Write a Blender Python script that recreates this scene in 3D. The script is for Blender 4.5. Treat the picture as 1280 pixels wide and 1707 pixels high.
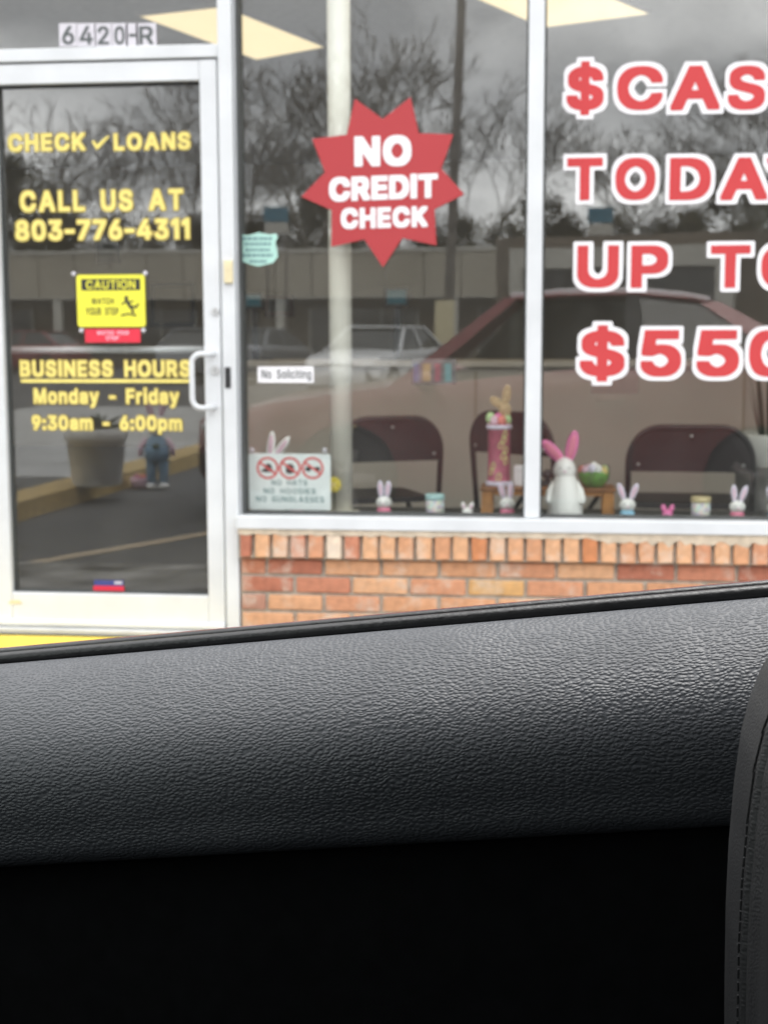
import bpy, bmesh, math, random
from mathutils import Vector, Matrix
from mathutils.geometry import tessellate_polygon
random.seed(7)
for o in list(bpy.data.objects):
    bpy.data.objects.remove(o)
scene = bpy.context.scene
col = scene.collection
rad = math.radians

# ---------------------------------------------------------------- camera
F, CX, CY = 2366.0, 640.0, 853.5
CAM = Vector((0.0, -5.3, 1.2))
YAW, PIT, ROL = rad(6.5), math.atan((CY - 560) / F), 0.0025
FW = Vector((-math.sin(YAW) * math.cos(PIT), math.cos(YAW) * math.cos(PIT), -math.sin(PIT)))
R0 = Vector((math.cos(YAW), math.sin(YAW), 0)); U0 = R0.cross(FW)
RT = R0 * math.cos(ROL) - U0 * math.sin(ROL)
UP = R0 * math.sin(ROL) + U0 * math.cos(ROL)
cd = bpy.data.cameras.new('camera')
cam = bpy.data.objects.new('camera', cd); col.objects.link(cam)
mw = Matrix((RT, UP, -FW)).transposed().to_4x4(); mw.translation = CAM
cam.matrix_world = mw
cd.sensor_fit = 'VERTICAL'; cd.sensor_height = 36.0; cd.lens = 36.0 * F / 1707.0
cd.clip_start = 0.02; cd.clip_end = 2000
cd.dof.use_dof = True; cd.dof.focus_distance = 1.12
cd.dof.aperture_fstop = (cd.lens / 1000.0) / 0.0041
scene.camera = cam

# ---------------------------------------------------------------- sky and sun (overcast)
SUN_EL, SUN_AZ = rad(76), rad(25)
world = bpy.data.worlds.new('World'); scene.world = world; world.use_nodes = True
wn, wl = world.node_tree.nodes, world.node_tree.links
wn.clear()
wout = wn.new('ShaderNodeOutputWorld')
bg = wn.new('ShaderNodeBackground'); wl.new(bg.outputs[0], wout.inputs[0])
sky = wn.new('ShaderNodeTexSky'); sky.sky_type = 'NISHITA'; sky.sun_disc = False
sky.sun_elevation = SUN_EL; sky.sun_rotation = SUN_AZ
tc = wn.new('ShaderNodeTexCoord')
sep = wn.new('ShaderNodeSeparateXYZ'); wl.new(tc.outputs['Generated'], sep.inputs[0])
def wmath(op, a, b):
    n = wn.new('ShaderNodeMath'); n.operation = op
    for i, v in enumerate((a, b)):
        if isinstance(v, (int, float)): n.inputs[i].default_value = v
        else: wl.new(v, n.inputs[i])
    return n.outputs[0]
zc = wmath('ADD', wmath('MAXIMUM', sep.outputs[2], 0.0), 0.16)
comb = wn.new('ShaderNodeCombineXYZ')
wl.new(wmath('DIVIDE', sep.outputs[0], zc), comb.inputs[0])
wl.new(wmath('DIVIDE', sep.outputs[1], zc), comb.inputs[1])
cn = wn.new('ShaderNodeTexNoise'); cn.inputs['Scale'].default_value = 0.85
cn.inputs['Detail'].default_value = 7; cn.inputs['Roughness'].default_value = 0.58
cn.inputs['Distortion'].default_value = 0.35
wl.new(comb.outputs[0], cn.inputs['Vector'])
cr = wn.new('ShaderNodeValToRGB')
cr.color_ramp.elements[0].position = 0.40; cr.color_ramp.elements[0].color = (7.8, 7.9, 8.1, 1)
cr.color_ramp.elements[1].position = 0.66; cr.color_ramp.elements[1].color = (25.0, 25.0, 24.8, 1)
wl.new(cn.outputs[0], cr.inputs[0])
mixs = wn.new('ShaderNodeMixRGB'); mixs.inputs[0].default_value = 0.9
wl.new(sky.outputs[0], mixs.inputs[1]); wl.new(cr.outputs[0], mixs.inputs[2])
wl.new(mixs.outputs[0], bg.inputs[0])
bg.inputs[1].default_value = 0.15
sd = bpy.data.lights.new('sun', 'SUN'); sd.energy = 1.5; sd.angle = rad(25); sd.color = (1, 0.97, 0.93)
sun = bpy.data.objects.new('sun', sd); col.objects.link(sun)
sdir = Vector((math.sin(SUN_AZ) * math.cos(SUN_EL), math.cos(SUN_AZ) * math.cos(SUN_EL), math.sin(SUN_EL)))
sun.rotation_euler = sdir.to_track_quat('Z', 'Y').to_euler()
sun.location = (0, 0, 30)
scene.view_settings.view_transform = 'Standard'
scene.view_settings.look = 'None'
scene.view_settings.gamma = 1.0
scene.view_settings.exposure = 0.40
scene.render.engine = 'CYCLES'
scene.cycles.use_denoising = True
scene.cycles.max_bounces = 10
scene.cycles.transparent_max_bounces = 24
scene.cycles.glossy_bounces = 5
scene.cycles.caustics_reflective = False
scene.cycles.sample_clamp_indirect = 6.0

# ---------------------------------------------------------------- measuring helpers
def ray(px, py): return FW + RT * ((px - CX) / F) - UP * ((py - CY) / F)
def P(px, py, Y=0.0):
    d = ray(px, py); return CAM + d * ((Y - CAM.y) / d.y)
def G(px, py, z):
    d = ray(px, py); return CAM + d * ((z - CAM.z) / d.z)
TILT = rad(-1.2)                      # both big panes turned out of square to shift the reflected car
def pane_y(x):
    if x < -1.18: return 0.0
    xc = -0.61 if x < -0.045 else 0.40
    return (x - xc) * math.tan(TILT)
def mirror_dir(px, py):
    """where a sight line goes after the shop glass throws it back"""
    d = ray(px, py); p = P(px, py, 0)
    th = 0.0 if p.x < -1.18 else TILT
    n = Vector((math.sin(th), -math.cos(th), 0))
    d = d - n * (2 * d.dot(n))
    return p, d
def MY(px, py, Y):
    p, d = mirror_dir(px, py); return p + d * ((Y - p.y) / d.y)
def MZ(px, py, z):
    p, d = mirror_dir(px, py); return p + d * ((z - p.z) / d.z)

# ---------------------------------------------------------------- materials
def mat(name, c, rough=0.5, metal=0.0, spec=0.5, var=0.12, scale=8.0, bump=0.0, bscale=60.0, coat=0.0, obj_color=False, detail=4):
    m = bpy.data.materials.new(name); m.use_nodes = True
    nt = m.node_tree; n, l = nt.nodes, nt.links
    b = n['Principled BSDF']
    b.inputs['Roughness'].default_value = rough; b.inputs['Metallic'].default_value = metal
    b.inputs['Specular IOR Level'].default_value = spec
    b.inputs['Coat Weight'].default_value = coat; b.inputs['Coat Roughness'].default_value = 0.06
    t = n.new('ShaderNodeTexCoord')
    z = n.new('ShaderNodeTexNoise'); z.inputs['Scale'].default_value = scale; z.inputs['Detail'].default_value = detail
    l.new(t.outputs['Object'], z.inputs['Vector'])
    mr = n.new('ShaderNodeMapRange'); mr.inputs['From Min'].default_value = 0.3; mr.inputs['From Max'].default_value = 0.7
    mr.inputs['To Min'].default_value = 1 - var; mr.inputs['To Max'].default_value = 1 + var
    l.new(z.outputs[0], mr.inputs[0])
    mx = n.new('ShaderNodeVectorMath'); mx.operation = 'SCALE'
    if obj_color:
        oi = n.new('ShaderNodeObjectInfo'); l.new(oi.outputs['Color'], mx.inputs[0])
    else:
        mx.inputs[0].default_value = c[:3]
    l.new(mr.outputs[0], mx.inputs['Scale'])
    l.new(mx.outputs[0], b.inputs['Base Color'])
    rr = n.new('ShaderNodeMapRange'); rr.inputs['To Min'].default_value = max(0.02, rough - 0.08); rr.inputs['To Max'].default_value = min(1, rough + 0.08)
    l.new(z.outputs[0], rr.inputs[0]); l.new(rr.outputs[0], b.inputs['Roughness'])
    if bump > 0:
        z2 = n.new('ShaderNodeTexNoise'); z2.inputs['Scale'].default_value = bscale; z2.inputs['Detail'].default_value = 5
        l.new(t.outputs['Object'], z2.inputs['Vector'])
        bp = n.new('ShaderNodeBump'); bp.inputs['Strength'].default_value = bump; bp.inputs['Distance'].default_value = 0.01
        l.new(z2.outputs[0], bp.inputs['Height']); l.new(bp.outputs[0], b.inputs['Normal'])
    return m
def glass_mat(name, f0=0.07, tint=(1, 1, 1), wave=0.0, dust_veil=0.0):
    m = bpy.data.materials.new(name); m.use_nodes = True
    nt = m.node_tree; n, l = nt.nodes, nt.links; n.clear()
    out = n.new('ShaderNodeOutputMaterial'); mix = n.new('ShaderNodeMixShader')
    tr = n.new('ShaderNodeBsdfTransparent'); tr.inputs[0].default_value = (*tint, 1)
    gl = n.new('ShaderNodeBsdfGlossy'); gl.inputs['Roughness'].default_value = 0.0
    lw = n.new('ShaderNodeLayerWeight'); lw.inputs[0].default_value = 0.5
    pw = n.new('ShaderNodeMath'); pw.operation = 'POWER'; pw.inputs[1].default_value = 5
    l.new(lw.outputs['Facing'], pw.inputs[0])
    ma = n.new('ShaderNodeMath'); ma.operation = 'MULTIPLY_ADD'; ma.inputs[1].default_value = 1 - f0; ma.inputs[2].default_value = f0
    l.new(pw.outputs[0], ma.inputs[0])
    l.new(ma.outputs[0], mix.inputs[0]); l.new(tr.outputs[0], mix.inputs[1]); l.new(gl.outputs[0], mix.inputs[2])
    if wave > 0:
        t = n.new('ShaderNodeTexCoord'); z = n.new('ShaderNodeTexNoise'); z.inputs['Scale'].default_value = 2.2
        z.inputs['Detail'].default_value = 1
        l.new(t.outputs['Object'], z.inputs['Vector'])
        bp = n.new('ShaderNodeBump'); bp.inputs['Strength'].default_value = wave; bp.inputs['Distance'].default_value = 0.01
        l.new(z.outputs[0], bp.inputs['Height']); l.new(bp.outputs[0], gl.inputs['Normal'])
    if dust_veil > 0:  # painted haze: pale diffuse film lifting the darks, patchy as dusty glass
        df = n.new('ShaderNodeBsdfDiffuse'); df.inputs[0].default_value = (0.80, 0.79, 0.75, 1)
        t2 = n.new('ShaderNodeTexCoord'); z2 = n.new('ShaderNodeTexNoise'); z2.inputs['Scale'].default_value = 2.6; z2.inputs['Detail'].default_value = 7
        z2.inputs['Distortion'].default_value = 1.2
        l.new(t2.outputs['Object'], z2.inputs['Vector'])
        mr2 = n.new('ShaderNodeMapRange'); mr2.inputs['From Min'].default_value = 0.35; mr2.inputs['From Max'].default_value = 0.72
        mr2.inputs['To Min'].default_value = dust_veil*0.7; mr2.inputs['To Max'].default_value = dust_veil*1.5
        l.new(z2.outputs[0], mr2.inputs[0])
        mx2 = n.new('ShaderNodeMixShader'); l.new(mr2.outputs[0], mx2.inputs[0]); l.new(mix.outputs[0], mx2.inputs[1]); l.new(df.outputs[0], mx2.inputs[2])
        l.new(mx2.outputs[0], out.inputs[0])
    else:
        l.new(mix.outputs[0], out.inputs[0])
    return m
def emit_mat(name, c, s):
    m = bpy.data.materials.new(name); m.use_nodes = True
    n, l = m.node_tree.nodes, m.node_tree.links; n.clear()
    out = n.new('ShaderNodeOutputMaterial'); e = n.new('ShaderNodeEmission')
    t = n.new('ShaderNodeTexCoord'); z = n.new('ShaderNodeTexNoise'); z.inputs['Scale'].default_value = 4
    l.new(t.outputs['Object'], z.inputs['Vector'])
    mr = n.new('ShaderNodeMapRange'); mr.inputs['To Min'].default_value = s * 0.94; mr.inputs['To Max'].default_value = s * 1.06
    l.new(z.outputs[0], mr.inputs[0]); l.new(mr.outputs[0], e.inputs[1])
    e.inputs[0].default_value = (*c, 1); l.new(e.outputs[0], out.inputs[0])
    return m

M = {}
M['white'] = mat('white_aluminium', (0.65, 0.67, 0.685), 0.38, var=0.06, scale=6, detail=8)
M['greyalu'] = mat('grey_aluminium', (0.52, 0.53, 0.53), 0.35, metal=0.3, var=0.08, scale=12)
M['gasket'] = mat('rubber_gasket', (0.06, 0.065, 0.065), 0.6)
M['mortar'] = mat('mortar', (0.46, 0.42, 0.35), 0.95, spec=0.1, var=0.25, scale=30, bump=0.5, bscale=220)
M['sillmortar'] = mat('sill_mortar', (0.56, 0.47, 0.36), 0.9, spec=0.1, var=0.2, scale=22, bump=0.5, bscale=150)
M['concrete'] = mat('sidewalk_concrete', (0.25, 0.245, 0.235), 0.9, spec=0.2, var=0.85, scale=4.2, bump=0.4, bscale=90, detail=9)
M['palecon'] = mat('pale_concrete', (0.42, 0.42, 0.41), 0.9, var=0.2, scale=2.5, bump=0.3, bscale=80)
M['kerbpaint'] = mat('worn_yellow_paint', (0.50, 0.36, 0.15), 0.8, var=0.3, scale=12, bump=0.3)
M['stripe'] = mat('faded_stripe_paint', (0.50, 0.40, 0.28), 0.85, var=0.25, scale=14)
M['yellowpaint'] = mat('bright_yellow_paint', (0.88, 0.66, 0.08), 0.55, var=0.12, scale=14)
M['asphalt'] = mat('asphalt', (0.088, 0.088, 0.09), 0.85, var=0.35, scale=0.35, bump=0.4, bscale=60, detail=8)
M['facade'] = mat('painted_facade', (0.55, 0.52, 0.46), 0.8, var=0.1, scale=2, bump=0.15)
M['ifloor'] = mat('dark_floor', (0.035, 0.033, 0.032), 0.6, var=0.3, scale=6)
M['iceil'] = mat('ceiling_panel_grey', (0.62, 0.61, 0.58), 0.9, var=0.1, scale=20)
M['iwall'] = mat('interior_wall', (0.46, 0.40, 0.31), 0.8, var=0.06, scale=2)
M['counter'] = mat('tan_counter', (0.58, 0.52, 0.45), 0.6, var=0.05, scale=2)
M['greypanel'] = mat('grey_panel', (0.62, 0.63, 0.64), 0.6, var=0.06, scale=2)
M['ledge'] = mat('dark_ledge', (0.03, 0.032, 0.032), 0.35, var=0.2)
M['post'] = mat('cream_post', (0.92, 0.90, 0.81), 0.5, var=0.08, scale=5)
M['glass'] = glass_mat('shop_glass', 0.100, (0.985, 0.995, 0.985), wave=0.02, dust_veil=0.014)
M['carglass'] = glass_mat('car_glass', 0.05, (0.13, 0.14, 0.135))  # dark tint put in to keep side daylight off the door trim
M['screenglass'] = glass_mat('windscreen_glass', 0.05, (0.5, 0.54, 0.52))  # tint deepened to dim the daylight entering the cabin
M['lamp'] = emit_mat('yellowed_diffuser', (1.0, 0.79, 0.44), 0.86)
M['redvinyl'] = mat('red_vinyl', (0.55, 0.058, 0.062), 0.55, spec=0.25, var=0.04)
M['starvinyl'] = mat('star_vinyl', (0.42, 0.05, 0.056), 0.5, spec=0.3, var=0.05, scale=2)
M['whitevinyl'] = mat('white_vinyl', (0.82, 0.81, 0.83), 0.5, spec=0.3, var=0.03)
M['yelvinyl'] = mat('yellow_vinyl', (0.80, 0.68, 0.20), 0.5, spec=0.3, var=0.05, scale=20)
M['yeledge'] = mat('yellow_vinyl_edge', (0.46, 0.35, 0.10), 0.55, spec=0.3, var=0.05)
M['black'] = mat('black_print', (0.02, 0.02, 0.022), 0.5, var=0.1)
M['darkgrey'] = mat('dark_grey_print', (0.09, 0.10, 0.10), 0.5, var=0.1)
M['tile'] = mat('number_tile', (0.58, 0.56, 0.60), 0.5, var=0.08, scale=30)
M['cautyel'] = mat('caution_yellow', (0.80, 0.76, 0.06), 0.4, var=0.05)
M['redstick'] = mat('red_sticker', (0.70, 0.03, 0.06), 0.45, var=0.05)
M['bluestick'] = mat('blue_sticker', (0.05, 0.06, 0.22), 0.45, var=0.05)
M['mint'] = mat('mint_sticker', (0.42, 0.68, 0.60), 0.5, var=0.06, scale=20)
M['signwhite'] = mat('sign_white', (0.82, 0.88, 0.88), 0.35, var=0.03)
M['signred'] = mat('sign_red', (0.72, 0.12, 0.12), 0.4, var=0.05)
M['signteal'] = mat('sign_teal', (0.16, 0.28, 0.29), 0.4, var=0.05)
M['cream'] = mat('cream_plastic', (0.72, 0.63, 0.40), 0.5, var=0.1, scale=30)
M['porcelain'] = mat('white_porcelain', (0.90, 0.905, 0.88), 0.3, var=0.03, scale=14, spec=0.6)
M['pink'] = mat('pink_glaze', (0.78, 0.20, 0.44), 0.4, var=0.12, scale=20)
M['rosepink'] = mat('rose_pink', (0.76, 0.22, 0.34), 0.5, var=0.1, scale=40)
M['palepink'] = mat('pale_pink', (0.80, 0.55, 0.66), 0.5, var=0.1, scale=30)
M['lavender'] = mat('lavender_felt', (0.72, 0.69, 0.82), 0.8, var=0.12, scale=40)
M['skyblue'] = mat('sky_blue', (0.28, 0.56, 0.74), 0.6, var=0.1, scale=40)
M['gold'] = mat('gold_lid', (0.62, 0.53, 0.30), 0.4, metal=0.2, var=0.1)
M['teal'] = mat('teal_lid', (0.42, 0.66, 0.66), 0.5, var=0.1)
M['burlap'] = mat('burlap', (0.60, 0.46, 0.26), 0.9, var=0.2, scale=90, bump=0.4, bscale=300)
M['vase'] = mat('pink_vase', (0.42, 0.10, 0.16), 0.4, var=0.25, scale=30)
M['vasemark'] = mat('vase_pattern', (0.66, 0.66, 0.28), 0.5, var=0.2, scale=30)
M['wood'] = mat('orange_wood', (0.50, 0.23, 0.07), 0.5, var=0.25, scale=14)
M['wooddark'] = mat('bench_top_wood', (0.28, 0.13, 0.05), 0.45, var=0.25, scale=14)
M['egggreen'] = mat('egg_green', (0.50, 0.74, 0.36), 0.4, var=0.1)
M['coral'] = mat('egg_coral', (0.80, 0.25, 0.20), 0.4, var=0.1)
M['eggyel'] = mat('egg_yellow', (0.80, 0.62, 0.22), 0.4, var=0.1)
M['moss'] = mat('bowl_grass', (0.13, 0.36, 0.06), 0.8, var=0.4, scale=40, bump=0.6, bscale=200)
M['petal'] = mat('yellow_petal', (0.84, 0.68, 0.05), 0.6, var=0.1)
M['chair'] = mat('black_chair_metal', (0.018, 0.016, 0.017), 0.38, var=0.2)
M['chairvinyl'] = mat('black_chair_vinyl', (0.02, 0.015, 0.017), 0.5, var=0.2, bump=0.05)
M['rivet'] = mat('steel_rivet', (0.5, 0.5, 0.5), 0.3, metal=1.0)
M['potwhite'] = mat('white_planter', (0.86, 0.87, 0.85), 0.5, var=0.06)
M['potgrey'] = mat('grey_planter', (0.60, 0.60, 0.57), 0.6, var=0.08)
M['soil'] = mat('soil', (0.03, 0.02, 0.015), 0.95)
M['leaf'] = mat('dark_leaf', (0.03, 0.06, 0.025), 0.5, var=0.4, scale=12)
M['leafbrown'] = mat('brown_leaf', (0.12, 0.07, 0.04), 0.6, var=0.3, scale=12)
M['denim'] = mat('blue_cloth', (0.22, 0.36, 0.50), 0.9, var=0.15, scale=20)
M['screen'] = emit_mat('teal_screen', (0.10, 0.30, 0.36), 0.14)
M['frame_brown'] = mat('brown_frame', (0.10, 0.035, 0.02), 0.5)
M['redpaint'] = mat('red_car_paint', (0.22, 0.026, 0.031), 0.32, metal=0.15, var=0.05, scale=1.5, coat=1.0)
M['whitepaint'] = mat('white_car_paint', (0.75, 0.76, 0.77), 0.35, var=0.03, coat=1.0)
M['greypaint'] = mat('grey_car_paint', (0.22, 0.23, 0.25), 0.35, metal=0.4, var=0.05, coat=1.0)
M['darkglass'] = mat('dark_car_glass', (0.02, 0.025, 0.025), 0.05, spec=0.7, var=0.05)
M['tyre'] = mat('tyre_rubber', (0.02, 0.02, 0.02), 0.8)
M['rim'] = mat('alloy_rim', (0.55, 0.55, 0.56), 0.3, metal=0.9)
M['carplastic'] = mat('black_car_plastic', (0.02, 0.02, 0.021), 0.6)
M['headliner'] = mat('grey_headliner', (0.06, 0.06, 0.062), 0.9)
M['seal'] = mat('window_seal_rubber', (0.012, 0.012, 0.013), 0.34, spec=0.6, var=0.3, scale=60, bump=0.1, bscale=200)
M['lampred'] = mat('tail_lamp', (0.4, 0.02, 0.02), 0.2)
M['lampclear'] = mat('head_lamp', (0.6, 0.62, 0.63), 0.15, spec=0.8)
M['bark'] = mat('bark', (0.15, 0.135, 0.115), 0.9, var=0.3, scale=4)
M['evergreen'] = mat('evergreen_leaf', (0.065, 0.060, 0.028), 0.7, var=0.5, scale=1.2)
M['mallwall'] = mat('beige_metal_fascia', (0.46, 0.42, 0.34), 0.7, var=0.08, scale=0.5)
M['mallbrown'] = mat('brown_shop_wall', (0.17, 0.14, 0.11), 0.8, var=0.2, scale=0.6)
M['malldark'] = mat('dark_shop_window', (0.02, 0.025, 0.028), 0.1, spec=0.7, var=0.2)
M['malltrim'] = mat('pale_trim', (0.58, 0.56, 0.50), 0.7, var=0.08)
M['flyer'] = mat('faded_flyer', (0.16, 0.14, 0.135), 0.7, var=0.25, scale=30)
M['dullblue'] = mat('faded_blue', (0.13, 0.12, 0.20), 0.7, var=0.2, scale=30)
M['dullgold'] = mat('faded_gold', (0.30, 0.22, 0.10), 0.7, var=0.2, scale=30)
M['dullrose'] = mat('faded_rose', (0.30, 0.10, 0.12), 0.7, var=0.2, scale=30)
M['galv'] = mat('weathered_pole', (0.20, 0.18, 0.16), 0.8, var=0.3, scale=3)
M['signblue'] = mat('teal_sign', (0.06, 0.20, 0.28), 0.5, var=0.1)

# brick: each brick keeps its own fired colour, with lime bloom
mb = mat('fired_brick', (1, 1, 1), 0.85, spec=0.2, var=0.16, scale=28, bump=0.45, bscale=160, obj_color=True)
n, l = mb.node_tree.nodes, mb.node_tree.links
geo = n.new('ShaderNodeNewGeometry')
z1 = n.new('ShaderNodeTexNoise'); z1.inputs['Scale'].default_value = 9.0; z1.inputs['Detail'].default_value = 7; z1.inputs['Roughness'].default_value = 0.65
l.new(geo.outputs['Position'], z1.inputs['Vector'])
rmp = n.new('ShaderNodeValToRGB'); rmp.color_ramp.elements[0].position = 0.53; rmp.color_ramp.elements[1].position = 0.70
rmp.color_ramp.elements[1].color = (0.75, 0.75, 0.75, 1)
l.new(z1.outputs[0], rmp.inputs[0])
mxb = n.new('ShaderNodeMixRGB'); mxb.inputs[2].default_value = (0.62, 0.53, 0.44, 1)
bs = n['Principled BSDF']
src = bs.inputs['Base Color'].links[0].from_socket
l.new(src, mxb.inputs[1]); l.new(rmp.outputs[0], mxb.inputs[0]); l.new(mxb.outputs[0], bs.inputs['Base Color'])
M['brick'] = mb

# moulded leather grain of the door trim
def grain_mat(name, c, sx, sz, strength, rough, dist=0.0012):
    m = bpy.data.materials.new(name); m.use_nodes = True
    n, l = m.node_tree.nodes, m.node_tree.links
    b = n['Principled BSDF']; b.inputs['Roughness'].default_value = rough
    b.inputs['Specular IOR Level'].default_value = 0.75
    uv = n.new('ShaderNodeUVMap')
    zn = n.new('ShaderNodeTexNoise'); zn.inputs['Scale'].default_value = 55.0; zn.inputs['Detail'].default_value = 2
    l.new(uv.outputs[0], zn.inputs['Vector'])
    sc_ = n.new('ShaderNodeVectorMath'); sc_.operation = 'SCALE'; sc_.inputs['Scale'].default_value = 0.006
    l.new(zn.outputs['Color'], sc_.inputs[0])
    ad = n.new('ShaderNodeVectorMath'); ad.operation = 'ADD'
    l.new(uv.outputs[0], ad.inputs[0]); l.new(sc_.outputs[0], ad.inputs[1])
    mp = n.new('ShaderNodeMapping'); mp.inputs['Scale'].default_value = (sx, sz, 1)
    l.new(ad.outputs[0], mp.inputs['Vector'])
    v = n.new('ShaderNodeTexVoronoi'); v.feature = 'SMOOTH_F1'; v.voronoi_dimensions = '2D'
    v.inputs['Scale'].default_value = 1.0; v.inputs['Randomness'].default_value = 0.95; v.inputs['Smoothness'].default_value = 0.12
    l.new(mp.outputs[0], v.inputs['Vector'])
    mr = n.new('ShaderNodeMapRange'); mr.interpolation_type = 'SMOOTHSTEP'
    mr.inputs['From Min'].default_value = 0.72; mr.inputs['From Max'].default_value = 0.05
    l.new(v.outputs['Distance'], mr.inputs[0])
    v2 = n.new('ShaderNodeTexVoronoi'); v2.voronoi_dimensions = '2D'; v2.inputs['Scale'].default_value = 0.42
    l.new(mp.outputs[0], v2.inputs['Vector'])
    zz = n.new('ShaderNodeTexNoise'); zz.inputs['Scale'].default_value = 1.3; zz.inputs['Detail'].default_value = 3
    l.new(mp.outputs[0], zz.inputs['Vector'])
    s1 = n.new('ShaderNodeMath'); s1.operation = 'MULTIPLY_ADD'; s1.inputs[1].default_value = 0.45
    l.new(zz.outputs[0], s1.inputs[0]); l.new(mr.outputs[0], s1.inputs[2])
    s2 = n.new('ShaderNodeMath'); s2.operation = 'MULTIPLY_ADD'; s2.inputs[1].default_value = -0.35
    l.new(v2.outputs['Distance'], s2.inputs[0]); l.new(s1.outputs[0], s2.inputs[2])
    bp = n.new('ShaderNodeBump'); bp.inputs['Strength'].default_value = strength; bp.inputs['Distance'].default_value = dist
    l.new(s2.outputs[0], bp.inputs['Height']); l.new(bp.outputs[0], b.inputs['Normal'])
    lo = n.new('ShaderNodeTexNoise'); lo.inputs['Scale'].default_value = 9.0; lo.inputs['Detail'].default_value = 4
    l.new(uv.outputs[0], lo.inputs['Vector'])
    cm = n.new('ShaderNodeMapRange'); cm.inputs['To Min'].default_value = 0.85; cm.inputs['To Max'].default_value = 1.15
    l.new(lo.outputs[0], cm.inputs[0])
    sm_ = n.new('ShaderNodeTexNoise'); sm_.inputs['Scale'].default_value = 5.0; sm_.inputs['Detail'].default_value = 6; sm_.inputs['Distortion'].default_value = 1.5
    l.new(uv.outputs[0], sm_.inputs['Vector'])
    rr_ = n.new('ShaderNodeMapRange'); rr_.inputs['From Min'].default_value = 0.3; rr_.inputs['From Max'].default_value = 0.7
    rr_.inputs['To Min'].default_value = rough - 0.08; rr_.inputs['To Max'].default_value = rough + 0.12
    l.new(sm_.outputs[0], rr_.inputs[0]); l.new(rr_.outputs[0], b.inputs['Roughness'])
    vs = n.new('ShaderNodeVectorMath'); vs.operation = 'SCALE'; vs.inputs[0].default_value = c
    l.new(cm.outputs[0], vs.inputs['Scale']); l.new(vs.outputs[0], b.inputs['Base Color'])
    return m
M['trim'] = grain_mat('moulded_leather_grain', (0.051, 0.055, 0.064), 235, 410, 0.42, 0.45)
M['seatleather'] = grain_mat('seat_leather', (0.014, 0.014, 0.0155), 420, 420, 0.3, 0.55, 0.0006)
M['lowertrim'] = mat('lower_door_trim', (0.006, 0.006, 0.007), 0.8, spec=0.15, var=0.3, scale=60)

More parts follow.
